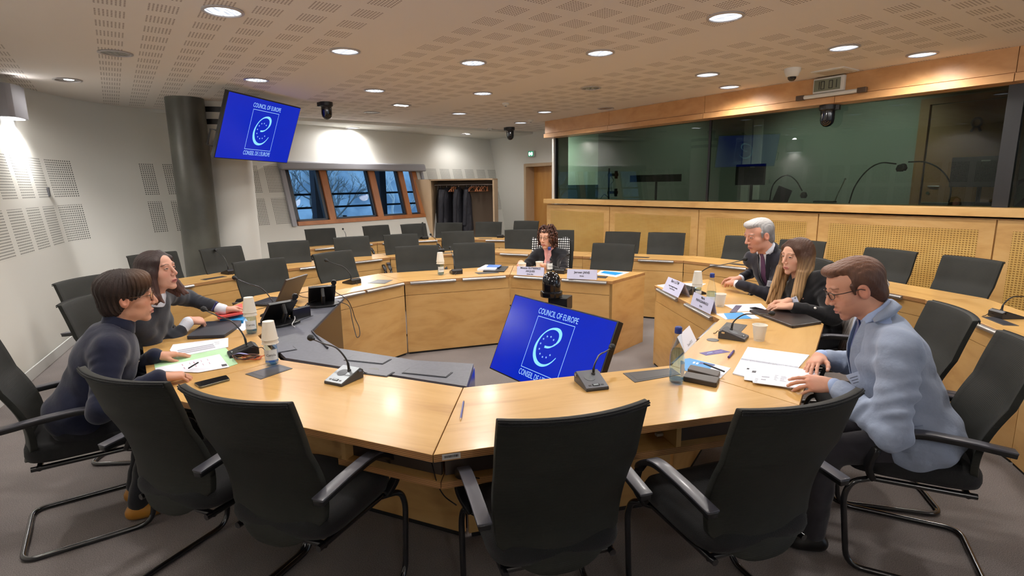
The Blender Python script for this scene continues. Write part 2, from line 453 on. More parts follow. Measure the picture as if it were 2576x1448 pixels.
M_logo = mat('screen_logo_cyan', s2l(20, 60, 90), 0.3, emit=(s2l(130, 205, 240), 1.0))
M_logow = mat('screen_text', s2l(20, 60, 90), 0.3, emit=(s2l(150, 190, 240), 0.9))
M_exit = mat('exit_sign_face', s2l(220, 240, 230), 0.4, emit=((0.75, 1.0, 0.88), 1.6))
M_exitg = mat('exit_sign_green', s2l(0, 110, 70), 0.4, emit=((0.0, 0.25, 0.13), 0.8))
M_lcd = mat('lcd_grey_green', s2l(120, 126, 108), 0.3)
M_boothwall = mat('booth_wall', s2l(150, 156, 148), 0.8)
M_boothdoor = mat('booth_door', s2l(150, 104, 52), 0.5)
M_boothlight = mat('booth_pale_wall', s2l(214, 226, 214), 0.8)
# ---------------------------------------------------------------- room shell
CZ = 2.8
nW = Vector((-.773, .635, 0)); dW = Vector((.635, .773, 0)); W0 = Vector((-3.47, 9.29, 0))
nL = Vector((-.91, -.415, 0)); dL = Vector((-.415, .91, 0)); L0 = Vector((-4.04, 4.08, 0))
dB = Vector((.58, -.814, 0)).normalized(); nB = Vector((.814, .58, 0)).normalized(); B0 = Vector((.69, 10.63, 0))
LEAN_W = 0.27
def wallW(s, z, off=0.0): return W0 + dW*s + nW*(LEAN_W*z - off) + Vector((0, 0, z))
def boothP(s, off, z): return B0 + dB*s + nB*off + Vector((0, 0, z))

MB().prism([(-8, -3), (11, -3), (11, 18), (-8, 18)], -0.1, 0).build('floor', M_carpet)
struct(bpy.data.objects['floor'])
# ceiling: main plane, and the lower soffit strip beyond the joint towards the window wall
J0 = Vector((-3.52, 9.59)); J1 = Vector((.52, 12.64)); dJ = (J1-J0).normalized(); nJ = Vector((-dJ.y, dJ.x))
A = J0-dJ*3.2; Bq = J1+dJ*0.6
c = MB(); c.prism([(-9, -3), (11, -3), (11, 18), (Bq.x, 18), (Bq.x, Bq.y), (A.x, A.y), (-9, A.y)], CZ, CZ+.1)
struct(c.build('ceiling', M_ceil))
c = MB(); a2 = A+nJ*6; b2 = Bq+nJ*6
c.prism([tuple(A+nJ*.012), tuple(Bq+nJ*.012), tuple(b2), tuple(a2)], CZ-.045, CZ+.1)
struct(c.build('trim_1', M_white))

# left / window wall: ruled surface leaning outwards
base = []
def addb(p, lean): base.append((Vector(p), Vector(lean)))
for s in (-6.87, -3.0, 0.0, 1.3, 2.2, 2.6): addb(L0+dL*s, nL*0.11)
pA = L0+dL*2.6; pC = W0+dW*(-1.8); pM = Vector((-5.42, 7.02, 0))
for i in range(1, 12):
    t = i/12.0; p = pA*(1-t)**2+pM*2*t*(1-t)+pC*t*t; t2 = t*t*(3-2*t)
    addb(p, nL*0.11*(1-t2)+nW*LEAN_W*t2)
for s in (-1.8, -1.0, 0.0, 2.95, 4.0, 5.9): addb(W0+dW*s, nW*LEAN_W)
us = [0.0]
for i in range(1, len(base)): us.append(us[-1]+(base[i][0]-base[i-1][0]).length)
U_W0 = us[-4]        # u of s = 0 on the window wall
zs = [0, 1.0, 1.95, 2.8]
vs = []; fs = []; uv = []
for (p, l), u in zip(base, us):
    for z in zs: vs.append(tuple(p+l*z+Vector((0, 0, z)))); uv.append((u, z))
for i in range(len(base)-1):
    for k in range(3):
        if k == 1 and i == len(base)-4: continue
        fs.append((i*4+k, (i+1)*4+k, (i+1)*4+k+1, i*4+k+1))
me = bpy.data.meshes.new('wall_left'); me.from_pydata(vs, [], fs); me.materials.append(M_wall)
ul = me.uv_layers.new(name='UVMap')
for lp in me.loops: ul.data[lp.index].uv = uv[lp.vertex_index]
me.shade_smooth()
wall_left = bpy.data.objects.new('wall_left', me); COL.objects.link(wall_left); struct(wall_left)
# reveal of the window opening
r = MB(); dep = 0.16
q = [wallW(0, 1.0), wallW(2.95, 1.0), wallW(2.95, 1.95), wallW(0, 1.95)]
q2 = [p+nW*dep for p in q]
for i in range(4):
    j = (i+1) % 4; r.add([q[i], q[j], q2[j], q2[i]], [(0, 1, 2, 3)])
struct(r.build('trim_2', M_white))
# skirting board along the left wall
sk = MB(); path = [p-(l.normalized())*0.012 for p, l in base]
for a, b_ in zip(path, path[1:]):
    d = (b_-a).normalized(); n = Vector((-d.y, d.x, 0))*(-0.012)
    sk.add([a, b_, b_+Vector((0, 0, .10)), a+Vector((0, 0, .10)), a+n*1.0, b_+n*1.0, b_+n+Vector((0, 0, .10)), a+n+Vector((0, 0, .10))],
           [(0, 1, 2, 3), (7, 6, 5, 4), (3, 2, 6, 7), (0, 4, 5, 1)])
struct(sk.build('baseboard_left', M_base))

# window: wooden frame with four lights in a leaning plane
def wbox(mb, s0, s1, z0, z1, o0, o1, mi=0):
    P = [wallW(s, z, -o) for o in (o0, o1) for (s, z) in ((s0, z0), (s1, z0), (s1, z1), (s0, z1))]
    mb.add(P, [(0, 1, 2, 3), (7, 6, 5, 4), (0, 4, 5, 1), (1, 5, 6, 2), (2, 6, 7, 3), (3, 7, 4, 0)], mi)
win = bpy.data.objects.new('window_1', None); COL.objects.link(win); struct(win)
fr = MB(); wbox(fr, 0.02, 2.93, 1.0, 1.07, -.02, .10)
for a, b_ in ((.66, .79), (1.72, 1.86), (2.46, 2.58), (2.82, 2.93)): wbox(fr, a, b_, 1.07, 1.95, -.01, .10)
fr.build('window_frame', M_orange, win, bevel=0.004)
dk = MB()
for a, b_ in ((.02, .09), (.60, .66), (.79, .83), (1.68, 1.72), (1.86, 1.90), (2.42, 2.46), (2.58, 2.61)): wbox(dk, a, b_, 1.07, 1.95, .03, .10)
for a, b_ in ((.02, .66), (.79, 1.72), (1.86, 2.46), (2.58, 2.82)): wbox(dk, a, b_, 1.07, 1.10, .03, .10)
dk.build('sash', mat('dark_sash', s2l(34, 38, 50), 0.4), win)
for a, b_ in ((.09, .60), (.83, 1.68), (1.90, 2.42), (2.61, 2.82)):
    g = MB(); wbox(g, a, b_, 1.10, 1.95, .06, .066); g.build('pane', M_winglass, win)
bl = thing('blind_box', 'long grey roller blind box above the window with wooden frames', 'blind')
b = MB(); wbox(b, -.12, 3.15, 1.95, 2.10, -.12, -.001); b.build('casing', M_blind, bl, bevel=.03, seg=3)
b = MB(); wbox(b, -.10, -.02, 1.0, 1.95, -.05, -.004); b.build('side_rail', M_blind, bl)
b = MB(); wbox(b, 3.03, 3.09, 0.98, 1.95, -.05, -.004); b.build('side_rail', M_blind, bl)

# back wall with door opening (vertical), door set deep in its frame
D0 = Vector((.52, 12.64, 0))
def doorP(q, off, z): return D0 + dB*q + nB*off + Vector((0, 0, z))
def dbox(mb, q0, q1, z0, z1, o0, o1, mi=0, P=doorP):
    v = [P(q, o, z) for o in (o0, o1) for (q, z) in ((q0, z0), (q1, z0), (q1, z1), (q0, z1))]
    mb.add(v, [(0, 1, 2, 3), (7, 6, 5, 4), (0, 4, 5, 1), (1, 5, 6, 2), (2, 6, 7, 3), (3, 7, 4, 0)], mi)
wb = MB()
dbox(wb, -2.6, -.28, 0, CZ, 0, .30); dbox(wb, -.28, .68, 2.05, CZ, 0, .30); dbox(wb, .68, .80, 0, CZ, 0, .30)
dbox(wb, .80, .84, 0, CZ, -.02, .30)
struct(wb.build('wall_back', M_white))
dr = bpy.data.objects.new('door_1', None); COL.objects.link(dr); struct(dr)
d = MB()
dbox(d, -.34, -.26, 0, 2.11, -.02, .27); dbox(d, .66, .73, 0, 2.11, -.02, .27); dbox(d, -.26, .66, 2.04, 2.11, -.02, .27)
d.build('door_frame', M_closet, dr, bevel=.004)
d = MB(); dbox(d, -.26, .66, 0, 2.04, .22, .265); d.build('door_leaf', M_woodd, dr)
d = MB(); h = doorP(.58, .20, 1.03); d.tube([h, h+nB*-.04, h+nB*-.04-dB*.11], .009); d.build('door_handle', M_chrome, dr)
ex = thing('exit_sign', 'small lit green and white exit sign above the door', 'sign', doorP(-.02, -.03, 2.32), math.atan2(dB.y, dB.x))
b = MB(); b.box((0, 0, 0), (.20, .05, .13)); b.build('housing', M_white, ex, bevel=.008)
b = MB(); b.box((0, -.028, 0), (.18, .006, .11)); b.build('lit_face', M_exitg, ex)
b = MB(); b.add([(-.07, -.033, -.03), (-.03, -.033, -.045), (0, -.033, -.01), (.03, -.033, -.045), (.07, -.033, -.03), (.07, -.033, .03), (.03, -.033, .042), (0, -.033, .01), (-.03, -.033, .042), (-.07, -.033, .03)], [(0, 1, 2, 7, 8, 9), (2, 3, 4, 5, 6, 7)])
b.build('arrow_symbol', M_exit, ex)

# side wall / interpreters' booth: birch panelling, ledge, tinted glass, fascia
wr_ = MB()
dbox(wr_, 0, 10.6, 0, 1.27, .02, .14, P=boothP)
wall_right = struct(wr_.build('wall_right', M_woodv))
joints = [0.0, 1.67, 3.42, 5.07, 6.70, 8.4, 10.5]
for i, (a, b_) in enumerate(zip(joints, joints[1:])):
    a += .006; b_ -= .006; w = b_-a
    P = bpy.data.objects.new('wall_panel', None)
    p = MB(); p.box((w/2, -.012, .615), (w, .024, 1.23))
    o = p.build('wall_panel', M_woodv, wall_right, bevel=.002); o.matrix_local = Matrix.Translation(boothP(a, .018, .03)) @ Matrix.Rotation(math.atan2(dB.y, dB.x), 4, 'Z')
    q = MB(); q.add([(.12, -.0255, .12), (w-.12, -.0255, .12), (w-.12, -.0255, 1.13), (.12, -.0255, 1.13)], [(0, 1, 2, 3)])
    q.build('perforated_field', M_perf, o)
ld = MB(); dbox(ld, -.03, 10.6, 1.29, 1.37, -.06, .50, P=boothP)
struct(ld.build('trim_3', M_woodv, bevel=.003))
fa = MB()
fj = [-.03, 1.63, 3.44, 5.15, 6.68, 8.4, 10.6]
for a, b_ in zip(fj, fj[1:]):
    dbox(fa, a+.003, b_-.003, 2.58, 2.80, -.02, .04, P=boothP); dbox(fa, a+.003, b_-.003, 2.50, 2.57, -.05, .30, P=boothP)
dbox(fa, -.03, 10.6, 2.55, 2.80, .0, .30, P=boothP)
struct(fa.build('trim_4', M_woodf))
for i, (a, b_) in enumerate(((.05, 3.38), (3.41, 6.60), (6.72, 10.5))):
    g = MB(); dbox(g, a, b_, 1.37, 2.50, .20, .212, P=boothP); struct(g.build('window_%d' % (i+2), M_booth))
g = MB(); dbox(g, .03, .06, 1.37, 2.5, .17, .23, P=boothP); dbox(g, 3.38, 3.41, 1.37, 2.5, .19, .22, P=boothP); dbox(g, 6.60, 6.72, 1.37, 2.5, .17, .24, P=boothP)
struct(g.build('trim_5', M_black))
g = MB(); dbox(g, -.02, .02, 1.37, 2.5, .15, .30, P=boothP); struct(g.build('trim_6', M_white))
# booth interior
bi = MB(); dbox(bi, -1.0, 10.6, 0, 2.8, 2.32, 2.42, P=boothP)
struct(bi.build('wall_booth_back', M_boothwall))
bi = MB(); dbox(bi, -4.2, -1.0, 1.62, 2.8, 2.32, 2.42, P=boothP); struct(bi.build('wall_booth_left', M_boothlight))
bi = MB(); dbox(bi, -4.2, -1.0, 0, 1.62, 2.30, 2.42, P=boothP); struct(bi.build('trim_7', mat('booth_dark_dado', s2l(60, 80, 80), .7)))
bi = MB(); dbox(bi, -4.28, -4.2, 0, 2.8, 1.32, 2.42, P=boothP); dbox(bi, 7.2, 7.26, 0, 2.8, .3, 2.32, P=boothP)
struct(bi.build('wall_booth_side', M_boothwall))
bi = MB(); dbox(bi, 2.62, 2.76, 1.3, 2.68, 2.27, 2.32, P=boothP); dbox(bi, 2.79, 2.94, 1.3, 2.68, 2.27, 2.32, P=boothP)
struct(bi.build('trim_8', M_white))
bd = bpy.data.objects.new('door_2', None); COL.objects.link(bd); struct(bd)
bi = MB(); dbox(bi, 5.20, 5.31, .5, 2.70, 2.26, 2.32, P=boothP); dbox(bi, 5.31, 6.25, 2.62, 2.70, 2.26, 2.32, P=boothP); dbox(bi, 6.2, 6.3, .5, 2.70, 2.26, 2.32, P=boothP)
bi.build('door_frame', M_boothdoor, bd)
bi = MB(); dbox(bi, 5.33, 6.19, .5, 2.61, 2.28, 2.31, P=boothP); bi.build('door_leaf', M_boothdoor, bd)
bi = MB(); p = boothP(5.40, 2.25, 1.55); bi.tube([p+nB*.05, p, p+dB*.13], .011); bi.lathe([(.02, 0), (.02, .008)], 14, c=boothP(5.40, 2.27, 1.46), M=frame_m((0, 0, 0), dB, (0, 0, 1)).to_3x3()); bi.build('door_handle', M_chrome, bd)
bi = MB(); dbox(bi, 6.85, 7.19, 1.37, 1.75, 2.26, 2.30, P=boothP); struct(bi.build('trim_9', mat('green_panel', s2l(150, 190, 100), .6)))

# room behind the camera, closing the light in
rw = MB(); rw.add([(-1.6, -2.2, 0), (10, -2.2, 0), (10, -2.2, 2.8), (-1.6, -2.2, 2.8)], [(0, 1, 2, 3)]); struct(rw.build('wall_rear', M_white))

# round columns
def pillar(name, label, c, r, m, bands=()):
    o = MB(); o.lathe([(r, 0), (r, CZ)], 48, c=(c[0], c[1], 0)); o = o.build(name, m, smooth=True); struct(o); o['label'] = label
    for z0, z1 in bands:
        b = MB(); b.lathe([(r+.004, z0), (r+.004, z1)], 48, c=(c[0], c[1], 0), cap=False); b.build('black_band', M_black, o, smooth=True)
    return o
pillar('trim_10', 'dark grey round concrete column', (-4.20, 7.42), .225, M_concrete)
pillar('trim_11', 'thick white round column behind the grey column', (-4.08, 8.02), .365, M_white, ((2.66, 2.73), (2.50, 2.57)))
# bulged white wall section right of the columns is the round column's lit flank

# outside: blue dusk behind the window, bare branches and a railing
random.seed(11)
def tree(px, py, h, label):
    t = thing('bare_tree', label, 'tree', (px, py, -1.0), 0, 'bare trees outside the window')
    tk = MB(); br = MB()
    def grow(p, d, L, r, n, mb):
        e = p + d*L; mid = p+d*L*.5+Vector((random.uniform(-1, 1), random.uniform(-1, 1), 0))*L*.06
        mb.tube([p, mid, e], [r, r*.85, r*.7], 5)
        if n == 0: return
        for k in range(3):
            nd = (d + Vector((random.uniform(-1, 1), random.uniform(-1, 1), random.uniform(-.25, .7)))*.75).normalized()
            grow(p+d*L*random.uniform(.55, 1), nd, L*random.uniform(.55, .8), r*.6, n-1, br)
    grow(Vector((0, 0, 0)), Vector((0, 0, 1)), h*.3, .09, 5, tk)
    tk.build('trunk', M_skylit, t); br.build('branches', M_branch, t)
for i, (s, o, h) in enumerate(((-1.5, 4.5, 4.5), (.4, 5.0, 5.5), (1.6, 4.0, 4.2), (3.2, 5.5, 5.5), (4.8, 6.0, 6), (7.0, 6.5, 5))):
    p = W0+dW*s+nW*o
    tree(p.x, p.y, h, ['bare pale-branched tree outside the leftmost window light', 'tall bare tree outside the left half of the window', 'low bare tree outside the middle of the window',
        'bare tree outside the right half of the window', 'bare tree outside the rightmost window light', 'bare tree furthest right beyond the window'][i])
rl = thing('outdoor_railing', 'dark horizontal railing outside the window', 'railing')
for z in (.55, 1.22, 1.5):
    b = MB(); p = W0+nW*2.2; b.tube([p-dW*2+Vector((0, 0, z)), p+dW*7+Vector((0, 0, z))], .022, 8); b.build('rail', M_skylit, rl)
for k in range(6):
    b = MB(); p = W0+nW*2.2+dW*(-1.6+1.6*k); b.tube([p, p+Vector((0, 0, 1.5))], .02, 8); b.build('post', M_skylit, rl)
ops = [(1.05, 1.3), (2.6, 1.3)]
for s, o in ops:
    b = MB(); p = W0+nW*o+dW*s; b.box((0, 0, 1.2), (.16, .16, 3.4), math.atan2(dW.y, dW.x)); ob = b.build('facade_post', mat('dark_blue_post', s2l(30, 44, 66), .6), loc=(p.x, p.y, 0))
    tag(ob, 'dark upright post outside the ' + ('middle' if s < 2 else 'right') + ' of the window', 'post', 'posts outside the window')
b = MB(); p = W0+nW*12+dW*2; b.add([(p.x-14, p.y-17, -2), (p.x+22, p.y+27, -2), (p.x+22-2, p.y+27+2, 3.2), (p.x-14-2, p.y-17+2, 3.6)], [(0, 1, 2, 3)])
hb = b.build('tree_line', mat('blue_thicket', s2l(84, 108, 130), .95, noise=(.9, s2l(136, 160, 180), 8))); tag(hb, 'blurred blue thicket far beyond the window', 'trees', kind='stuff')

# ---------------------------------------------------------------- ceiling lights
lights = [ # x, y, state, label
 (-1.88, 3.89, 1, 'large lit ceiling downlight at the top left of the photo above the left desks'),
 (-3.36, 4.98, 0, 'unlit round downlight in the left ceiling over the perforated squares'),
 (-4.66, 6.10, 2, 'half lit downlight nearest the left wall lamp'),
 (-1.41, 5.02, 1, 'lit downlight above and right of the wall screen, nearer row'),
 (-2.73, 6.24, 1, 'lit downlight directly above the wall screen'),
 (-.34, 5.54, 1, 'lit downlight in the middle of the ceiling perforations'),
 (-1.64, 7.01, 1, 'lit downlight above the left ceiling camera'),
 (-.34, 7.33, 1, 'lit downlight in the middle of the ceiling, second one back'),
 (.82, 5.21, 1, 'lit downlight right of centre beside the ceiling perforations'),
 (1.54, 4.17, 1, 'large lit downlight at the top right of the photo'),
 (2.16, 6.29, 1, 'lit downlight left of the white dome camera'),
 (2.72, 7.10, 1, 'lit downlight close to the veneer fascia, below the white dome camera'),
 (2.96, 5.14, 1, 'lit downlight above the digital clock'),
 (3.88, 5.45, 1, 'lit downlight furthest right above the veneer fascia'),
 (1.00, 7.05, 0, 'unlit round downlight in the right middle of the ceiling'),
 (-2.17, 9.01, 0, 'unlit round downlight left of the square spot'),
 (-.82, 9.30, 1, 'lit downlight above the coat closet'),
 (.57, 9.25, 1, 'lit downlight above the left end of the fascia'),
 (.21, 10.77, 1, 'lit downlight farthest back, above the small ceiling camera'),
 (1.50, 8.92, 0, 'unlit small downlight near the left end of the fascia'),
 (-3.00, 10.85, 1, 'lit downlight in the soffit above the window'),
 (-.96, 12.45, 2, 'dim downlight in the soffit above the coat closet'),
]
proto = {}
def make_light(kind):
    t = thing('ceiling_downlight', '-', 'ceiling light', (0, 0, CZ), 0, 'round ceiling downlights')
    b = MB(); b.lathe([(.112, -.001), (.128, -.001), (.130, -.008), (.112, -.012), (.108, -.004)], 32, cap=False); b.build('trim_ring', mat('lamp_ring', s2l(180, 176, 176), .4, metal=.3), t, smooth=True)
    b = MB(); b.lathe([(.0001, -.0045), (.111, -.0045)], 32, cap=False)
    b.build('lit_reflector' if kind == 1 else 'reflector', M_lamp if kind == 1 else M_refl, t)
    if kind == 2:
        b = MB(); b.lathe([(.0001, -.0065), (.045, -.0065)], 20, c=(.03, -.02, 0), cap=False); b.build('lamp', M_spot, t)
    return t
ldata = {}
def add_lamp(x, y, z, power, size=.11, ang=168, blend=.6, col=(1.0, .955, .91)):
    key = (power, ang)
    if key not in ldata:
        l = bpy.data.lights.new('downlight', 'SPOT'); l.energy = power; l.spot_size = math.radians(ang); l.spot_blend = blend
        l.shadow_soft_size = size; l.color = col; ldata[key] = l
    o = bpy.data.objects.new('downlight_lamp', ldata[key]); o.location = (x, y, z); COL.objects.link(o); return o
for x, y, k, lab in lights:
    soff = (Vector((x, y))-J0).dot(nJ) > 0
    z = CZ-.045 if soff else CZ
    if k not in proto: t = proto[k] = make_light(k); t.location = (x, y, z); t['label'] = lab
    else: t = dup(proto[k], (x, y, z), random.uniform(0, 1), lab)
    if k == 1: add_lamp(x, y, z-.03, LAMP_POWER)
    if k == 2: add_lamp(x, y, z-.03, LAMP_POWER*.35)
# lamps of the same grid over and behind the camera
for x, y, w in ((1.3, 2.6, 'over the desk of the man in the light suit'), (-1.0, 2.3, 'over the near left desk'), (3.2, 3.3, 'over the right end of the second row'), (-3.3, 2.9, 'over the aisle at the left wall'), (4.6, 2.6, 'beside the near end of the booth')):
    t = dup(proto[1], (x, y, CZ), 0, 'lit ceiling downlight above the frame '+w); add_lamp(x, y, CZ-.03, LAMP_POWER)
# small square spot that washes the wall
t = thing('square_spotlight', 'small tilted square ceiling spotlight near the left ceiling camera', 'ceiling light', (-1.56, 8.24, CZ), .7)
b = MB(); b.box((0, 0, -.006), (.24, .16, .012)); b.build('plate', M_alu, t); b = MB(); b.box((0, 0, -.014), (.19, .08, .004)); b.build('lit_glass', M_spot, t)
def wash(loc, tgt, power, ang):
    l = bpy.data.lights.new('wash', 'SPOT'); l.energy = power; l.spot_size = math.radians(ang); l.spot_blend = .9; l.shadow_soft_size = .06; l.color = (1, .97, .95)
    o = bpy.data.objects.new('wash_lamp', l); o.location = loc; COL.objects.link(o)
    o.rotation_euler = (Vector(tgt)-Vector(loc)).to_track_quat('-Z', 'Y').to_euler()
wash((-3.00, 10.75, CZ-.07), wallW(1.1, 1.7), 210, 160)
wash((-.96, 12.2, CZ-.07), wallW(4.4, 1.9), 13, 140)
# left wall lamp
wl_ = thing('wall_lamp', 'grey half-round wall lamp on the left wall shining down', 'wall lamp', (L0+dL*2.02+nL*.11*2.52+Vector((0, 0, 2.54)))-nL*0.0, math.atan2(dL.y, dL.x))
b = MB(); prof = [(x, -y) for x, y in [(-.20, 0.0), (-.20, .10), (-.17, .14), (-.10, .165), (0, .17), (.10, .165), (.17, .14), (.20, .10), (.20, 0)]]
b.prism(prof, -.16, .16); b.build('shade', mat('lamp_shade_grey', s2l(150, 150, 156), .5), wl_, smooth=30, bevel=.004)
b = MB(); b.prism([(x*.8, y*.8-.01) for x, y in prof], -.163, -.161); b.build('diffuser', M_spot, wl_)
p = wl_.location + Vector((-nL.x, -nL.y, 0))*.10
def down(loc, power, ang, tgt): wash(loc, tgt, power, ang)
down(p+Vector((0, 0, -.19)), 110, 150, p+Vector((nL.x*.25, nL.y*.25, -1.2)))
# added copies of the wall lamp, out of view, put in to brighten the ceiling
for k, (x, y, a) in enumerate(((-2.55, 1.0, math.atan2(dL.y, dL.x)), (1.0, -2.18, PI), (4.5, -2.18, PI), (7.8, -2.18, PI))):
    t = dup(wl_, (x, y, 2.30), a, ['added unseen uplight on the left wall beside the camera', 'added unseen uplight on the rear wall, left one', 'added unseen uplight on the rear wall, middle one', 'added unseen uplight on the rear wall, right one'][k], 'added unseen ceiling uplights')
    d_ = Vector((math.sin(a), -math.cos(a), 0))
    down(t.location+d_*.1+Vector((0, 0, .20)), 130, 165, t.location+d_*1.6+Vector((0, 0, 1.2)))
down(p+Vector((0, 0, .14)), 14, 160, p+Vector((.8, .2, 1.2)))
# faint light inside the booth
for s, o_, pw, tg in ((-2.6, 1.45, 110, (-2.1, 2.4)), (5.0, 1.0, 60, (4.6, 2.3)), (1.6, 1.0, 30, (1.0, 2.3)), (3.6, 1.3, 26, (3.6, 2.3))):
    wash(boothP(s, o_, 2.7), boothP(tg[0], tg[1], 1.7), pw, 110)
# ---------------------------------------------------------------- chair
def make_chair():
    t = thing('conference_chair', '-', 'chair', (0, 0, 0), 0)
    # backrest: shell curved both ways, with a rounded lower edge
    nu, nv = 14, 22; front = []; back = []
    for j in range(nv+1):
        v = j/nv
        for i in range(nu+1):
            u = -1+2*i/nu
            zb = .40+.11*abs(u)**3
            z = zb+(1.0-zb)*v
            h = (z-.40)/.60
            w = .205+.032*h + .012*math.sin(PI*h)
            y = -.215 - .135*h**1.7 + .035*math.sin(PI*min(1, h*1.5)) + .052*u*u*(.6+.4*h)
            x = w*u*(1-0.02*(1-h))
            front.append((x, y+.012, z)); back.append((x, y-.014, z))
    n = len(front); vs = front+back; fs = []
    def idx(i, j): return j*(nu+1)+i
    for j in range(nv):
        for i in range(nu):
            a, b, c, d = idx(i, j), idx(i+1, j), idx(i+1, j+1), idx(i, j+1)
            fs.append((a, d, c, b)); fs.append((n+a, n+b, n+c, n+d))
    for i in range(nu):
        a, b = idx(i, 0), idx(i+1, 0); fs.append((a, b, n+b, n+a)); a, b = idx(i, nv), idx(i+1, nv); fs.append((b, a, n+a, n+b))
    for j in range(nv):
        a, b = idx(0, j), idx(0, j+1); fs.append((b, a, n+a, n+b)); a, b = idx(nu, j), idx(nu, j+1); fs.append((a, b, n+b, n+a))
    m = MB(); m.add(vs, fs); bk = m.build('backrest', M_back, t, smooth=50, bevel=.004, seg=2)
    # piping along the top edge
    pp = MB()
    for dz, dy in ((0.0, -.012), (-.004, -.017), (-.012, -.0165)):
        pp.tube([(back[idx(i, nv)][0], back[idx(i, nv)][1]+.014+dy, 1.0+dz) for i in range(nu+1)], .003, 6)
    pp.build('piping', M_seat, bk, smooth=True)
    # seat cushion
    st = MB(); prof = []
    N = 36
    def sup(a, ex, ey, p=5): c, s = math.cos(a), math.sin(a); return (ex*math.copysign(abs(c)**(2/p), c), ey*math.copysign(abs(s)**(2/p), s))
    rings = [(.90, .415), (.98, .425), (1.0, .445), (.99, .468), (.94, .484), (.80, .490), (.4, .486)]
    vs = []; fs = []
    for k, z in rings:
        for q in range(N):
            x, y = sup(2*PI*q/N, .235*k, .235*k); dz = -.028*max(0, (y/.235-.55))**2*3
            vs.append((x, y+.02, z+dz + (.01*(x/.235)**2 if z > .47 else 0)))
    for r in range(len(rings)-1):
        for q in range(N): fs.append((r*N+q, r*N+(q+1) % N, (r+1)*N+(q+1) % N, (r+1)*N+q))
    fs.append(tuple(reversed(range(N)))); fs.append(tuple((len(rings)-1)*N+q for q in range(N)))
    vs[:] = [(x, y, z+.018) for x, y, z in vs]; st.add(vs, fs); st.build('seat', M_seat, t, smooth=60)
    # cantilever tube
    R = .0125; path = [(-.20, .17, .405), (-.245, .24, .40), (-.25, .265, .33), (-.255, .23, R), (-.255, -.27, R), (.255, -.27, R), (.255, .23, R), (.25, .265, .33), (.245, .24, .40), (.20, .17, .405)]
    f = MB(); f.tube(rounded(path, .07, 6), R, 10)
    f.tube([(-.20, .17, .408), (-.19, -.19, .408)], R, 8); f.tube([(.20, .17, .408), (.19, -.19, .408)], R, 8); f.tube([(-.20, -.16, .408), (.20, -.16, .408)], R, 8)
    f.tube([(0, -.12, .41), (0, -.185, .43)], .02, 8)
    f.build('cantilever_frame', M_frame, t, smooth=60)
    for sx in (-1, 1):
        a = MB(); pts = [(sx*.225, .17, .42), (sx*.262, .19, .50), (sx*.27, .15, .60), (sx*.27, .06, .655), (sx*.27, -.08, .657), (sx*.27, -.26, .640)]
        pts = smooth_path(pts, 6)
        a.tube(pts, 0, flat=(.038, .022, (0, -.6, 1))); a.build('armrest', M_black, t, smooth=50, bevel=.004)
        top = MB(); pts2 = [Vector(p)+Vector((0, 0, .012)) for p in pts[17:]]
        top.tube(pts2, 0, flat=(.046, .008, (0, 0, 1))); top.build('arm_pad', M_arm, t, smooth=50, bevel=.002)
    return t
GR1, GR2, GR3 = 'chairs round the inner desk ring', 'chairs behind the second desk row', 'chairs behind the back desk row'
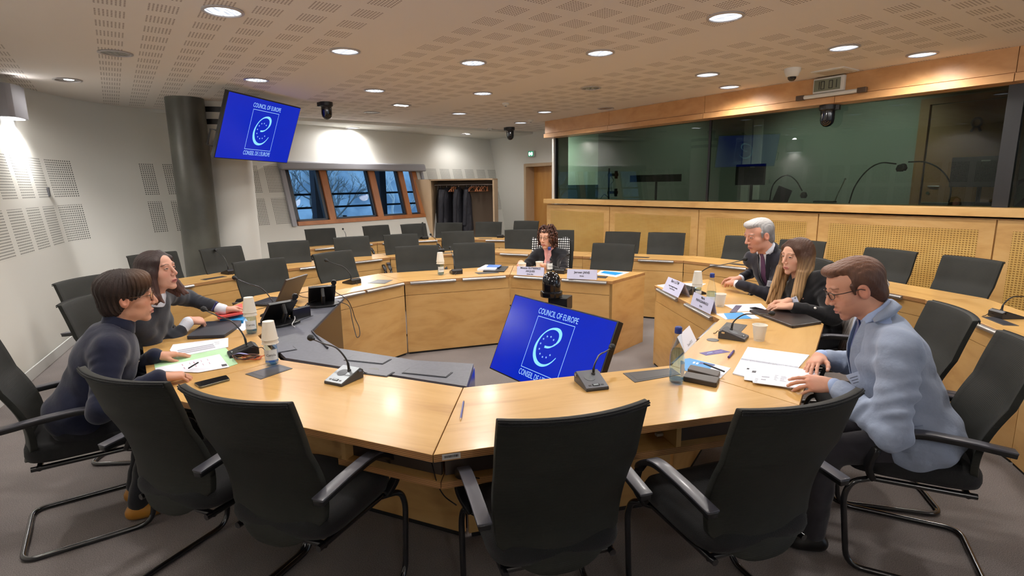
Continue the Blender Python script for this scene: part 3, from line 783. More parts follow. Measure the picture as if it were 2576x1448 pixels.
chairs = [ # top-of-back midpoint x, y, facing degrees, label, group
 (.19, 1.48, 106, 'large black chair seen from behind at the bottom centre of the photo', GR1),
 (.89, 1.54, 109, 'black chair seen from behind between bottom centre chair and man in light suit', GR1),
 (-.92, 1.65, 68, 'black chair seen from behind left of the bottom centre chair, its right armrest showing', GR1),
 (-1.42, 1.85, 67, 'black chair seen from behind right beside the woman in the navy jacket', GR1),
 (-2.42, 2.36, 36, 'black chair at the left edge on which the woman in navy sits', GR1),
 (-2.67, 3.33, 4, 'black chair behind the back of the woman in the dark grey top', GR1),
 (-2.34, 5.01, -42, 'black empty chair behind the open laptop', GR1),
 (-1.84, 5.54, -34, 'black empty chair right behind the thin microphone left of centre', GR1),
 (-1.05, 6.03, -74, 'black empty chair left of the bottle with stacked cups at the far desk', GR1),
 (-.43, 6.26, -86, 'black empty chair between the far bottle and the woman with curly hair', GR1),
 (.50, 6.45, -100, 'black chair with a houndstooth jacket over its back', GR1),
 (1.13, 5.97, -118, 'black empty chair right of the woman with curly hair at the inner ring', GR1),
 (2.60, 4.62, 186, 'black chair hidden behind the grey-haired man', GR1),
 (2.42, 3.62, 172, 'black chair with a striped jacket on it behind the long-haired woman', GR1),
 (2.25, 2.68, 164, 'black empty chair behind the back of the man in the light suit', GR1),
 (2.05, 2.08, 153, 'black chair at the right edge on which the man in the light suit sits', GR1),
 (-3.26, 4.06, -4, 'black chair against the left wall behind the women', GR2),
 (-3.73, 5.64, -32, 'black chair partly hidden by the head of the woman in the dark grey top', GR2),
 (-3.27, 6.11, -32, 'black tilted chair in front of the grey column', GR2),
 (-2.75, 6.73, -56, 'black empty chair right of the grey column in the second row', GR2),
 (-2.13, 7.24, -56, 'black chair below the left part of the window in the second row', GR2),
 (-1.53, 7.53, -64, 'black chair below the right part of the window in the second row', GR2),
 (-.78, 7.89, -73, 'black chair in the second row below the coat closet', GR2),
 (.14, 8.02, -91, 'wide black chair in the second row left of the curly-haired woman', GR2),
 (.66, 7.85, -94, 'black chair in the second row right behind the curly-haired woman', GR2),
 (1.52, 7.42, -116, 'black chair in the second row below the left birch panels', GR2),
 (2.05, 7.21, -114, 'black chair alone before the second birch panel', GR2),
 (2.82, 6.57, -138, 'black chair in the second row behind the grey-haired man', GR2),
 (3.23, 6.03, -138, 'black chair in the second row behind the long-haired woman', GR2),
 (3.59, 5.12, -157, 'black chair before the perforated panel with a microphone in front', GR2),
 (3.83, 4.48, -166, 'rightmost black chair of the second row by the birch wall', GR2),
 (-3.06, 8.76, -55, 'leftmost black chair of the back row under the window', GR3),
 (-2.31, 9.31, -51, 'second black chair of the back row under the window middle', GR3),
 (-1.72, 9.57, -54, 'third black chair of the back row at the right end of the window', GR3),
 (-1.09, 9.75, -98, 'back row chair before the hanging coats', GR3),
 (-.39, 9.81, -100, 'back row chair before the empty hangers of the closet', GR3),
 (.29, 9.94, -112, 'back row chair before the door', GR3),
]
CH = {}
first = None
for x, y, fdeg, lab, g in chairs:
    a = math.radians(fdeg); o = Vector((x, y, 0)) + Vector((math.cos(a), math.sin(a), 0))*.335; rz = a-PI/2
    if first is None:
        first = make_chair(); first.location = o; first.rotation_euler = (0, 0, rz); first['label'] = lab; first['group'] = g; c = first
    else: c = dup(first, o, rz, lab, g)
    CH[lab[:40]] = c

# ---------------------------------------------------------------- desks
TOP = 0.74; TT = .030
M_tray = mat('dark_brown_tray', s2l(58, 48, 42), .45)
def seg_frame(I0, I1):
    d = (I1-I0); L = d.length; d = d/L; n = Vector((-d.y, d.x)); return d, n, L
def miter(poly, D):
    out = []
    for i, p in enumerate(poly):
        if i == 0: _, n, _ = seg_frame(poly[0], poly[1]); out.append(p+n*D)
        elif i == len(poly)-1: _, n, _ = seg_frame(poly[-2], poly[-1]); out.append(p+n*D)
        else:
            d1, n1, _ = seg_frame(poly[i-1], p); d2, n2, _ = seg_frame(p, poly[i+1])
            b = (n1+n2).normalized(); out.append(p+b*(D/b.dot(n1)))
    return out
def desk(name, label, I0, I1, O0, O1, group, ends=(0, 0), rails=2, flaps=2, shelf=True, groove=.60, dw=0, railw=None):
    d, n, L = seg_frame(I0, I1); mid = (I0+I1)/2; rz = math.atan2(d.y, d.x)
    t = thing(name, label, 'desk', (mid.x, mid.y, 0), rz, group)
    def loc(p): v = p-mid; return Vector((v.dot(d), v.dot(n)))
    i0, i1, o0, o1 = map(loc, (I0, I1, O0, O1)); g = .002
    i0.x += g; i1.x -= g; o0.x += g; o1.x -= g
    m = MB(); m.prism([tuple(i0), tuple(i1), tuple(o1), tuple(o0)], TOP-TT, TOP, 0, 1); m.build('desktop', [M_wood, M_woode], t, bevel=.0015, seg=1)
    W = (o0-i0).y
    # front (inner) panel in two boards with a thin shadow gap
    m = MB(); m.box((0, .022, (groove+TOP-TT)/2), (L-.004, .02, TOP-TT-groove)); m.build('valance', M_woodv, t)
    m = MB(); m.box((0, .022, (groove-.004+.02)/2), (L-.004, .02, groove-.004-.02)); m.build('front_panel', M_woodv, t)
    m = MB(); m.box((0, .026, .011), (L-.03, .012, .022)); m.build('plinth', M_blackm, t)
    def lerp(q, y):   # x limits at depth y
        a = i0.x+(o0.x-i0.x)*(y/W); b = i1.x+(o1.x-i1.x)*(y/W); return a, b
    if shelf:
        y0, y1 = .04, W-.10; a0, b0 = lerp(0, y0); a1, b1 = lerp(0, y1)
        if shelf == 'part':      # only between the joint and the bracket
            b0 = a0+(b0-a0)*.335; b1 = a1+(b1-a1)*.335
        m = MB(); m.prism([(a0, y0), (b0, y0), (b1, y1), (a1, y1)], .548, .575, 0, 1); m.build('shelf', [M_wood, M_woode], t)
        yt = W-.150; a0, b0 = lerp(0, yt); w3 = (b0-a0)*.30
        for xa, xb in ((a0+.004, a0+w3), (b0-w3, b0-.004))[:1 if shelf == 'part' else 2]: m = MB(); m.box(((xa+xb)/2, yt, .6425), (xb-xa, .012, .133)); m.build('cable_tray', M_tray, t)
        for xb in (a0+w3+.012, b0-w3-.012)[:1 if shelf == 'part' else 2]: m = MB(); m.box((xb, yt-.10, .6425), (.022, .30, .133)); m.build('bracket', M_woodv, t)
    for k, e in enumerate(ends):
        if not e: continue
        ii, oo = (i0, o0) if k == 0 else (i1, o1); s = 1 if k == 0 else -1
        m = MB(); m.prism([(ii.x, ii.y+.012), (ii.x+s*.028, ii.y+.012), (oo.x+s*.028, oo.y-.01), (oo.x, oo.y-.01)], 0.0, TOP-TT); m.build('end_panel', M_woodv, t, bevel=.001, seg=1)
    rw = railw or (L/2-.10)
    for k in range(rails):
        xc = (k-(rails-1)/2)*(L/rails)*.97
        m = MB(); m.tube([(xc-rw/2, -.012, TOP-.022), (xc+rw/2, -.012, TOP-.022)], .014, 14)
        m.box((xc, .004, TOP-.012), (rw, .022, .012)); m.build('front_rail', M_alu, t, smooth=True)
    for k in range(flaps):
        xc = (k-(flaps-1)/2)*(L/max(1, flaps))*.95+.08
        m = MB(); m.box((xc, .135, TOP+.001), (.235, .085, .003)); fl = m.build('cable_flap', M_flap, t, bevel=.001, seg=1)
        m = MB(); m.box((xc, .135, TOP+.003), (.19, .05, .002)); m.build('flap_lid', M_greyline, fl)
    return t
V = [Vector(p) for p in [(1.285, 4.86), (1.395, 3.58), (.80, 2.65), (-.23, 2.38), (-1.25, 2.83), (-1.60, 3.33), (-1.61, 4.44), (-1.04, 5.24), (-.02, 5.57), (.95, 5.10)]]
VO = miter(V, .60); VO[0] = Vector((1.87, 5.14)); VO[9] = Vector((1.38, 5.59))
G1 = 'inner ring desks'
labs = ['inner ring desk at which the grey-haired man and the long-haired woman sit', 'inner ring desk segment of the man in the light suit with his notebook',
 'nearest inner ring desk at the bottom of the photo with a pencil on it', 'near left inner ring desk with a light grey microphone and a smartphone',
 'short inner ring desk with the green folder of the woman in navy', 'left inner ring desk with the open laptop and the red folder',
 'inner ring desk left of centre with a gooseneck microphone beside its flap', 'far inner ring desk with the bottle under stacked cups',
 'far right inner ring desk of the curly-haired woman with two name cards']
desks = []
for i in range(9):
    ends = (1 if i == 0 else 0, 1 if i == 8 else 0)
    nf = 0
    desks.append(desk('desk_segment', labs[i], V[i], V[i+1], VO[i], VO[i+1], G1, ends, rails=(0 if i in (3, 4, 5) else 2), shelf={2: True, 3: 'part'}.get(i, False), flaps=nf, railw=(.45 if i != 4 else .4)))
Q = [Vector(p) for p in [(-3.46, 4.72), (-2.56, 6.20), (-1.58, 7.10), (-.26, 7.49), (.90, 6.93), (2.03, 6.42), (2.76, 5.56), (3.17, 4.11), (2.90, 2.97), (2.55, 1.95)]]
QO = miter(Q, .46)
G2 = 'second row desks'
labs2 = ['second row desk behind the women on the left, before the grey column', 'second row desk below the window, left of the silver rails', 'second row desk behind the far left chairs',
 'second row desk directly behind the curly-haired woman', 'second row desk right of the curly-haired woman', 'second row desk behind the grey-haired man', 'second row desk behind the long-haired woman',
 'second row desk on the right with a microphone at its far end', 'second row desk running out of the right edge']
for i in range(9):
    desk('rear_desk_segment', labs2[i], Q[i], Q[i+1], QO[i], QO[i+1], G2, (1 if i == 0 else 0, 1 if i == 8 else 0), rails=2 if i != 5 else 1, flaps=1, railw=.42, shelf=False)
R3 = [Vector(p) for p in [(-3.05, 8.18), (-2.20, 8.98), (-1.20, 9.42), (.10, 9.20)]]
R3O = miter(R3, .44)
for i, lb in enumerate(('back row desk under the left of the window', 'back row desk under the right of the window', 'back row desk before the coat closet')):
    desk('back_desk_segment', lb, R3[i], R3[i+1], R3O[i], R3O[i+1], 'back row desks', (1 if i == 0 else 0, 1 if i == 2 else 0), rails=2, flaps=1, railw=.40, shelf=False)

# grey laminate equipment cabinet inside the ring
gc = thing('equipment_cabinet', 'grey laminate equipment cabinet wrapped inside the left desks', 'cabinet')
poly = [(-.215, 2.395), (-.205, 2.72), (-.52, 2.79), (-1.00, 3.03), (-1.30, 3.42), (-1.40, 4.45), (-1.585, 4.45), (-1.585, 3.34), (-1.235, 2.86)]
m = MB(); m.prism(poly, TOP-.02, TOP+.0005); m.build('cabinet_top', M_greytop, gc)
ins = [(-.235, 2.42), (-.225, 2.70), (-.53, 2.77), (-1.01, 3.01), (-1.32, 3.42), (-1.42, 4.43), (-1.575, 4.43), (-1.575, 3.36), (-1.235, 2.88)]
m = MB(); m.prism(ins, 0.0, TOP-.02); m.build('cabinet_body', mat('cabinet_black', s2l(40, 32, 32), .3, coat=.3), gc)
m = MB(); m.prism([(-.228, 2.40), (-.213, 2.40), (-.200, 2.72), (-.215, 2.72)], 0.02, TOP-.021); m.build('end_panel', mat('black_panel_blue_reflection', s2l(30, 42, 120), .15, coat=.4), gc)['label'] = 'glossy black end panel with the blue screen reflection in its colour'  # black panel; the blue screen's reflection is put into its colour
def hatch(pc, ang, w, h):
    c_, s_ = math.cos(ang), math.sin(ang); m = MB()
    m.box((pc[0], pc[1], TOP+.0015), (w, h, .003), ang); o = m.build('hatch', M_greyline, gc); m = MB(); m.box((pc[0], pc[1], TOP+.0035), (w-.012, h-.012, .003), ang); m.build('hatch_lid', M_greytop, o)
hatch(at(925, 905, TOP), math.radians(-19), .24, .09); hatch(at(940, 937, TOP), math.radians(-21), .20, .07); hatch(at(1075, 938, TOP), math.radians(-18), .24, .08)
hatch(at(715, 880, TOP), math.radians(35), .12, .09); hatch(at(760, 800, TOP), math.radians(75), .16, .07)
m = MB(); m.tube([(-1.06, 3.02, TOP+.006), (-1.285, 3.40, TOP+.006), (-1.385, 4.40, TOP+.006)], .006, 6); m.build('cable_lip', M_greyline, gc)

# coat closet against the leaning wall
ang = math.atan2(dB.y, dB.x)
cl = thing('coat_closet', 'open beige wooden coat closet at the back wall', 'wardrobe', boothP(0, 0, 0)*0 + Vector((-1.02, 11.62, 0)), math.radians(-6))
Wc, Hc = 1.33, 1.78
m = MB(); m.box((-Wc/2, .30, Hc/2), (.03, .62, Hc)); m.build('side_panel', M_closet, cl)
m = MB(); m.box((Wc/2, .30, Hc/2), (.03, .62, Hc)); m.build('side_panel', M_closet, cl)
m = MB(); m.box((0, .30, Hc-.015), (Wc+.03, .62, .03)); m.build('top_panel', M_closet, cl)
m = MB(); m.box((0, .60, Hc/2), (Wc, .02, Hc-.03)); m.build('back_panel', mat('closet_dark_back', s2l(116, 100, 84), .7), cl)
m = MB(); m.box((0, .3, .05), (Wc-.03, .6, .1)); m.build('base', M_closet, cl)
m = MB(); m.add([(-Wc/2-.015, -.01, 0), (-Wc/2-.16, .08, 0), (-Wc/2-.36, .08, Hc), (-Wc/2-.015, -.01, Hc)], [(0, 1, 2, 3)]); m.build('filler_panel', M_closet, cl)
m = MB(); m.tube([(-Wc/2+.02, .28, Hc-.12), (Wc/2-.02, .28, Hc-.12)], .014, 12); m.build('rail', M_alu, cl, smooth=True)
def local_to(o, p): return o.matrix_basis @ Vector(p)
# coats
def coat(x, w, z0, label, stripes=False):
    w *= 1.15
    t = thing('hanging_coat', label, 'coat', local_to(cl, (x, .28, 0)), cl.rotation_euler.z + random.uniform(-.3, .3)+PI/2, 'coats in the closet')
    zt = Hc-.17; vs = []; N = 24; rings = 14
    for r in range(rings+1):
        v = r/rings; z = zt-(zt-z0)*v
        sx = w*(.25+.75*min(1, v*5)**.5)*(1+.12*v); sy = .085*(.45+.55*min(1, v*4))*(1+.5*v)
        for k in range(N):
            a = 2*PI*k/N; f = 1+.10*math.sin(a*5+x*9)*v+.05*math.sin(a*9+v*5)
            vs.append((sx*math.cos(a)*f, sy*math.sin(a)*f, z))
    fs = [(r*N+k, r*N+(k+1) % N, (r+1)*N+(k+1) % N, (r+1)*N+k) for r in range(rings) for k in range(N)]+[tuple(range(N)), tuple(rings*N+k for k in range(N))]
    m = MB(); m.add(vs, fs); m.build('coat_body', mat('dark_coat', s2l(34, 34, 42), .7, bump=(14, .5, (1, 1, 1), .03)), t, smooth=60)
    for s in (-1, 1):
        m = MB(); m.tube(smooth_path([(s*w*.85, 0, zt-.06), (s*w*1.15, .02, zt-.3), (s*w*1.1, .05, z0+.12)], 5), [.05]*6+[.045]*5, 10); sl = m.build('sleeve', MATS['dark_coat'], t, smooth=60)
        if stripes and s == 1:
            for q in range(3): mm = MB(); mm.tube([(s*w*1.13, .03, zt-.36-q*.06), (s*w*1.13, .032, zt-.38-q*.06)], .052, 10); mm.build('stripe', M_white, sl)
    m = MB(); m.tube([(0, 0, zt), (0, 0, Hc-.13), (.01, 0, Hc-.10)], .004, 6); m.build('hanger_hook', M_chrome, t)
for x, w, z0, lb, st in ((-.52, .17, .55, 'long dark coat hanging furthest left in the closet', False), (-.38, .19, .75, 'puffy dark jacket, second from the left in the closet', False), (-.12, .19, .45, 'long dark coat in the middle of the closet rail', False), (.05, .17, .70, 'dark jacket with three white sleeve stripes in the closet', True)):
    coat(x, w, z0, lb, st)
def hanger(x, z_, rz, lab):
    m = MB(); m.tube(smooth_path([(-.19, 0, -.11), (-.08, 0, -.04), (0, 0, -.015), (.08, 0, -.04), (.19, 0, -.11)], 4), .008, 6); m.tube([(-.18, 0, -.108), (.18, 0, -.108)], .005, 6)
    m.tube(smooth_path([(0, 0, -.02), (0, 0, .02), (.015, 0, .035), (0, 0, .05)], 4), .003, 6, mi=1)
    o = m.build('coat_hanger', [mat('hanger_wood', s2l(196, 130, 92), .4), M_chrome], loc=local_to(cl, (x, .28, Hc-.15))); o.rotation_euler = (0, 0, cl.rotation_euler.z+PI/2+rz)
    return tag(o, lab, 'hanger', 'empty wooden hangers on the closet rail')
h0 = None
for i, x in enumerate([-.28, -.25, -.22, -.19, .16, .20, .26, .31, .38, .44, .50]):
    lb = (['first', 'second', 'third', 'fourth'][i]+' wooden hanger from the left in the bunch between the hanging coats') if i < 4 else (['first', 'second', 'third', 'fourth', 'fifth', 'sixth', 'seventh'][i-4]+' empty wooden hanger right of the coats on the closet rail')
    if h0 is None: h0 = hanger(x, 0, .2, lb)
    else:
        h = h0.copy(); COL.objects.link(h); h.location = local_to(cl, (x, .28, Hc-.15)); h.rotation_euler = (0, 0, cl.rotation_euler.z+PI/2+random.uniform(-.5, .5)); h['label'] = lb
# ---------------------------------------------------------------- helpers for things on the desks
def xy(p): return Vector((p.x, p.y))
def quad_on(pxs, z):  return [at(a, b, z) for a, b in pxs]
def sheet(name, pxs, z, h, m, label, cat, group=None, z0=None, bev=0.0, round_=0.0, top=None, extra=None):
    """flat thing whose outline on plane z is given by photo pixels; origin at its centre"""
    P = quad_on(pxs, z+h); c = sum(P, Vector())/len(P); zb = (z if z0 is None else z0)
    pts = [(p.x-c.x, p.y-c.y) for p in P]
    if round_: pts = [(q.x, q.y) for q in rounded([Vector((a, b, 0)) for a, b in pts], round_, 4, closed=True)]
    mb = MB(); mb.prism(pts, 0, h+(z-zb), 0 if top is None else 1)
    ms = [m] if top is None else [m, m]
    if top is not None:
        n = len(pts); mb.m = [1, 2]+[1]*n; ms = [m, m, top]
    o = mb.build(name, ms, loc=(c.x, c.y, zb), bevel=bev)
    if label: tag(o, label, cat, group)
    return o
def strip_lines(parent, pxs, z, rows, m, x0=.1, x1=.85, y0=.15, y1=.9, th=.35, jag=.3, seed=1, name='printed_text'):
    """lines of print inside a sheet given by its four photo corners (a,b,c,d)"""
    a, b, c, d = quad_on(pxs, z); rnd = random.Random(seed); mb = MB(); o = parent.location
    def P(u, v): return (a*(1-u)+b*u)*(1-v)+(d*(1-u)+c*u)*v - Vector(o)
    for r in range(rows):
        v = y0+(y1-y0)*(r+.2)/rows; dv = (y1-y0)/rows*th; ue = x1-rnd.random()*jag*(x1-x0)
        mb.add([P(x0, v), P(ue, v), P(ue, v+dv), P(x0, v+dv)], [(0, 1, 2, 3)])
    return mb.build(name, m, parent)
def seg_local(dk, p): return dk.matrix_basis.inverted() @ Vector(p)
def flap(i, pxs, group_desks=None):
    dk = (group_desks or desks)[i]; P = [seg_local(dk, p) for p in quad_on(pxs, TOP+.002)]
    mb = MB(); mb.prism([(p.x, p.y) for p in P], TOP, TOP+.0025); f = mb.build('cable_flap', M_flap, dk)
    c = sum(P, Vector())/4; mb = MB(); mb.prism([(c.x+(p.x-c.x)*.82, c.y+(p.y-c.y)*.7) for p in P], TOP+.0015, TOP+.0032); mb.build('flap_lid', mat('flap_lid', s2l(72, 70, 70), .35), f)
flap(3, [(617, 940), (702, 916), (736, 926), (656, 953)])
flap(2, [(1567, 938), (1690, 925), (1712, 941), (1597, 961)])
flap(1, [(1809, 829), (1828, 810), (1880, 817), (1860, 839)])
flap(6, [(925, 711.5), (950, 703), (988, 704), (968, 713)])
flap(7, [(1194, 685), (1204, 689), (1256, 686), (1246, 682)])
flap(8, [(1500, 693), (1530, 694.5), (1524, 699.5), (1496, 697.5)])
for i, (a, b) in ((1, (1793, 855)), (3, (936, 931)), (4, (640, 898))):
    q = seg_local(desks[i], at(a, b, TOP)); mb = MB(); mb.lathe([(.034, TOP), (.034, TOP+.002), (.0001, TOP+.0025)], 24, c=(q.x, q.y, 0)); mb.build('cable_grommet', M_flap, desks[i])
# barcode sticker on the desk edge near the joint
d2 = desks[2]; P = [seg_local(d2, at(x, y, z)) for x, y, z in ((1110, 1137, TOP-.004), (1156, 1131, TOP-.004))]
mb = MB(); y_ = max(p.y for p in P)+.0; W2 = (VO[3]-V[3]).length*math.cos(0.33)
ye = seg_local(d2, (VO[3].x, VO[3].y, 0)).y+.0008
mb.box(((P[0].x+P[1].x)/2, ye, TOP-.0145), (abs(P[1].x-P[0].x), .001, .021)); stk = mb.build('sticker', M_label, d2)
mb = MB(); rr = random.Random(3); x = min(P[0].x, P[1].x)+.008
while x < max(P[0].x, P[1].x)-.008:
    w = rr.choice((.0008, .0014, .002)); mb.box((x, ye+.0007, TOP-.0135), (w, .0005, .009)); x += w+rr.choice((.001, .0016))
mb.build('barcode', M_ink, stk)

# ---------------------------------------------------------------- microphones
def on_ray(px, py, base, L):
    d = (_fw + _rt*((px-1288)/F_PX) - _up*((py-724)/F_PX)); o = Vector((0, 0, EYE))-base
    A, B, C = d.dot(d), 2*d.dot(o), o.dot(o)-L*L; disc = B*B-4*A*C
    t = -B/(2*A) if disc < 0 else None
    if t is not None: return base+o+d*t
    r = math.sqrt(disc); c = [base+o+d*((-B+s*r)/(2*A)) for s in (-1, 1)]
    dep = base.dot(_fw); c = [p for p in c if p.z > base.z+.02] or c
    return min(c, key=lambda p: abs((p-base).dot(_fw)))
def microphone(px, py, user_deg, hx, hy, label, plate, L=.30, neck=True, z=TOP, group='gooseneck microphones on the desks', base=True):
    p = at(px, py, z); a = math.radians(user_deg); rz = a+PI/2          # local -y points to the user
    t = thing('gooseneck_microphone', label, 'microphone', p, rz, group)
    b = MB(); w, l, h0, h1 = .055, .075, .012, .052
    b.add([(-w, -l, 0), (w, -l, 0), (w, l, 0), (-w, l, 0), (-w, -l, h0), (w, -l, h0), (w, l*.75, h1), (-w, l*.75, h1), (w, l, h1-.012), (-w, l, h1-.012)],
          [(0, 3, 2, 1), (0, 1, 5, 4), (4, 5, 6, 7), (7, 6, 8, 9), (9, 8, 2, 3), (0, 4, 7, 9, 3), (1, 2, 8, 6, 5)])
    body = b.build('base', M_greyplast2 if plate is not None else M_black, t, bevel=.003)
    sl = (h1-h0)/(l*1.75); n = Vector((0, -sl, 1)).normalized()
    Mt = frame_m((0, -l, h0), (1, 0, 0), (0, 1, sl))
    Lp = l*1.75*math.sqrt(1+sl*sl)
    tp = MB(); tp.box((0, Lp/2, .0015), (w*1.94, Lp*.97, .003)); o = tp.build('top_plate', plate or M_blackm, t, bevel=.0008); o.matrix_local = Mt
    g = MB(); g.lathe([(.026, .003), (.026, .0042), (.0001, .0046)], 24, c=(-.008, Lp*.58, 0)); g.build('speaker_grille', mat('speaker_grille', s2l(96, 100, 104), .5) if plate is not None else M_black, o, smooth=True)
    g = MB(); g.box((.0, Lp*.16, .0035), (.034, .013, .002)); d = g.build('display_bezel', M_blackm, o); g = MB(); g.box((.0, Lp*.16, .0048), (.024, .008, .001)); g.build('display', mat('mic_display', s2l(150, 160, 164), .3), d)
    for sx in (-1, 1): g = MB(); g.box((sx*.030, Lp*.15, .0035), (.012, .008, .0015)); g.build('button', M_greyplast2, o)
    for sx in (-1, 1): g = MB(); g.box((sx*(w+.002), l*.62, h1-.012), (.006, .018, .010)); g.build('clip', M_chrome if plate is not None else M_black, t)
    inv = t.matrix_basis.inverted()
    if neck:
        b0 = t.matrix_basis @ Vector((.018, l*.25, h0+sl*l*1.25)); H = on_ray(hx, hy, b0, L)
        v = H-b0; up = Vector((0, 0, 1))
        pts = [b0, b0+up*L*.16+v*.05, b0+up*L*.22+v*.30, b0+v*.65+up*L*.10, H-(v.normalized())*.012]
        pts = [inv @ q for q in smooth_path(pts, 7)]
        g = MB(); N = len(pts); g.tube(pts, [.0062 if i < 6 else (.0042 if i < N-10 else .0034) for i in range(N)], 8); nk = g.build('gooseneck', M_black, t, smooth=True)
        hd = inv @ H; dr = (pts[-1]-pts[-3]).normalized()
        q = Vector((0, 0, 1)).rotation_difference(dr).to_matrix()
        g = MB(); g.lathe([(.004, -.022), (.007, -.018), (.007, -.010), (.011, -.006), (.0165, .004), (.0155, .016), (.009, .024), (.0001, .027)], 16, c=hd, M=q); g.build('capsule_foam', M_blackm, nk, smooth=True)
        g = MB(); g.tube([b0*0+(inv @ b0)+Vector((0, 0, -.012)), inv @ (b0+up*.012)], .009, 12); g.build('neck_socket', M_greyplast2, t)
    # lead to the socket behind
    g = MB(); g.tube(smooth_path([(.01, l-.004, .022), (.02, l+.02, .026), (.03, l+.035, .008), (.035, l+.05, .003)], 5), .0022, 6); g.build('lead', M_wireb, t)
    return t
M_pl1 = mat('mic_plate_light', s2l(140, 146, 150), .35, metal=.4); M_pl2 = mat('mic_plate_mid', s2l(98, 100, 106), .35, metal=.3); M_pl3 = mat('mic_plate_dark', s2l(62, 62, 66), .4)
microphone(866, 956, 243, 784, 850, 'light grey gooseneck microphone on the near left desk', M_pl1, .30)
microphone(1487, 968, 285, 1538, 873, 'grey gooseneck microphone on the nearest desk, below the floor screen', M_pl2, .24)
microphone(1845, 850, 325, 1940, 788, 'dark gooseneck microphone before the notebook of the man in the light suit', M_pl3, .30)
microphone(612, 890, 214, 515, 778, 'black gooseneck microphone by the green folder', None, .36)
microphone(688, 792, 182, 592, 699, 'black gooseneck microphone between the laptop and the stacked cups', None, .40)
microphone(885, 712, 145, 822, 655, 'black gooseneck microphone on the left ring desk before the empty chair', None, .30)
microphone(1147, 687, 109, 1133, 624, 'black gooseneck microphone right of the far stacked cups', None, .30)
microphone(1413, 686, 64, 1428, 640, 'black gooseneck microphone between the two name cards at the far desk', None, .26)
microphone(577, 688, 147, 543, 629, 'gooseneck microphone on the second row desk before the tilted chair', None, .34, group='gooseneck microphones on the rear desks')
microphone(2530, 798, 0, 2600, 742, 'gooseneck microphone on the second row desk at the right edge', None, .28, group='gooseneck microphones on the rear desks')
microphone(2190, 690, 20, 2243, 644, 'gooseneck microphone rising behind the head of the man in the light suit', None, .34, group='gooseneck microphones on the rear desks')
microphone(1104, 634, 120, 1084, 590, 'gooseneck microphone in the second row behind the far stacked cups', None, .36, group='gooseneck microphones on the rear desks')
microphone(874, 613, 130, 863, 576, 'gooseneck microphone on the back row desk under the window', None, .36, group='gooseneck microphones on the rear desks')
microphone(1067, 601, 120, 1063, 561, 'gooseneck microphone on the back row desk at the right end of the window', None, .36, group='gooseneck microphones on the rear desks')
microphone(1260, 597, 80, 1250, 560, 'microphone base on the back row desk before the closet', None, .30, neck=False, group='gooseneck microphones on the rear desks')
microphone(1748, 738, 5, 1872, 652, 'black gooseneck microphone behind the bottles, bent towards the grey-haired man', None, .46)

# ---------------------------------------------------------------- bottles and cups
def bottle(p, label, cap=True, wl=.60, lab_dir=0.0, H=.265):
    t = thing('water_bottle', label, 'bottle', p, lab_dir, 'glass water bottles')
    k = H/.265
    prof = [(.0001, .002), (.026, .002), (.0325, .008), (.0335, .03), (.0335, .130), (.0320, .150), (.0235, .190), (.0155, .225), (.0135, .240), (.0150, .243), (.0150, .250), (.0128, .252)]
    b = MB(); b.lathe([(r, z*k) for r, z in prof], 28, cap=False); g = b.build('glass_body', M_bottle, t, smooth=60)
    b = MB(); b.lathe([(.0001, .0045), (.0255, .0045), (.0315, .010), (.0322, .022), (.0001, .022)], 28, cap=False); b.build('thick_blue_base', M_bluebase, g, smooth=60)
    zt = H*wl; rr = .0322 if zt < .13 else max(.014, .0322-(zt-.13)*.24)
    pw = [(.0001, .023), (.0322, .023), (.0322, min(zt, .130)*k)]
    if zt > .13: pw.append((rr, zt))
    pw.append((.0001, zt+.0005)); b = MB(); b.lathe(pw, 28, cap=False); b.build('water', M_water, t, smooth=60)
    # paper label: a band round half of the body
    vs = []; N = 14
    for z in (.038, .100):
        for i in range(N+1): a = -1.05+2.1*i/N; vs.append((.0340*math.cos(a), .0340*math.sin(a), z*k))
    b = MB(); b.add(vs, [(i, i+1, N+2+i, N+1+i) for i in range(N)]); lb = b.build('paper_label', mat('bottle_label', s2l(214, 220, 224), .6), t, smooth=True)
    tx = text_mesh('label_text', 'Carola', .017, M_ink, lb, frame_m((.0345, 0, .070*k), (0, 1, 0), (0, 0, 1)), .0001)
    if cap:
        b = MB(); b.lathe([(.0155, .236), (.0168, .238), (.0168, .248), (.0160, .252), (.0168, .256), (.0165, .263), (.012, .268), (.0001, .269)], 24); b.build('screw_cap', M_bluecap, t, smooth=50)
    return t
def cup_mesh(parent, flip=False, marks=True, h=.095, rt=.040, rb=.028):
    b = MB(); prof = [(rb*.97, .004), (.0001, .004), (.0001, .0), (rb, .0), (rt, h-.002), (rt+.0022, h-.003), (rt+.0025, h), (rt+.0005, h+.001), (rt-.0012, h-.001), (rb-.001, .006), (.0001, .006)]
    M = Matrix.Rotation(PI, 3, 'X') if flip else None
    b.lathe(prof, 32, c=(0, 0, h if flip else 0), M=M, cap=False); return b.build('cup_wall', M_cup, parent, smooth=50)
def cup(p, label, flip=False, rz=0.0, group='paper cups'):
    t = thing('paper_cup', label, 'cup', p, rz, group); w = cup_mesh(t, flip)
    b = MB()
    for i in range(7): b.box((-.010+i*.004, 0, 0), (.0024, .0012, .0004))
    o = b.build('printed_mark', M_ink, w); zz = .012 if not flip else .083
    o.matrix_local = frame_m((0, -.0302, zz), (1, 0, 0), (0, (-.13 if not flip else .13), 1))
    return t
def bottle_with_cups(px, py, lab, nm, wl=.5, dir_=-1.2):
    p = at(px, py, TOP); bottle(p, lab, False, wl, dir_, H=.235)
    for k, z in enumerate((.118, .140)):
        cup(p+Vector((0, 0, z)), ('lower' if k == 0 else 'upper')+' upturned paper cup of the '+nm, True, dir_, 'upturned cups over bottle necks')
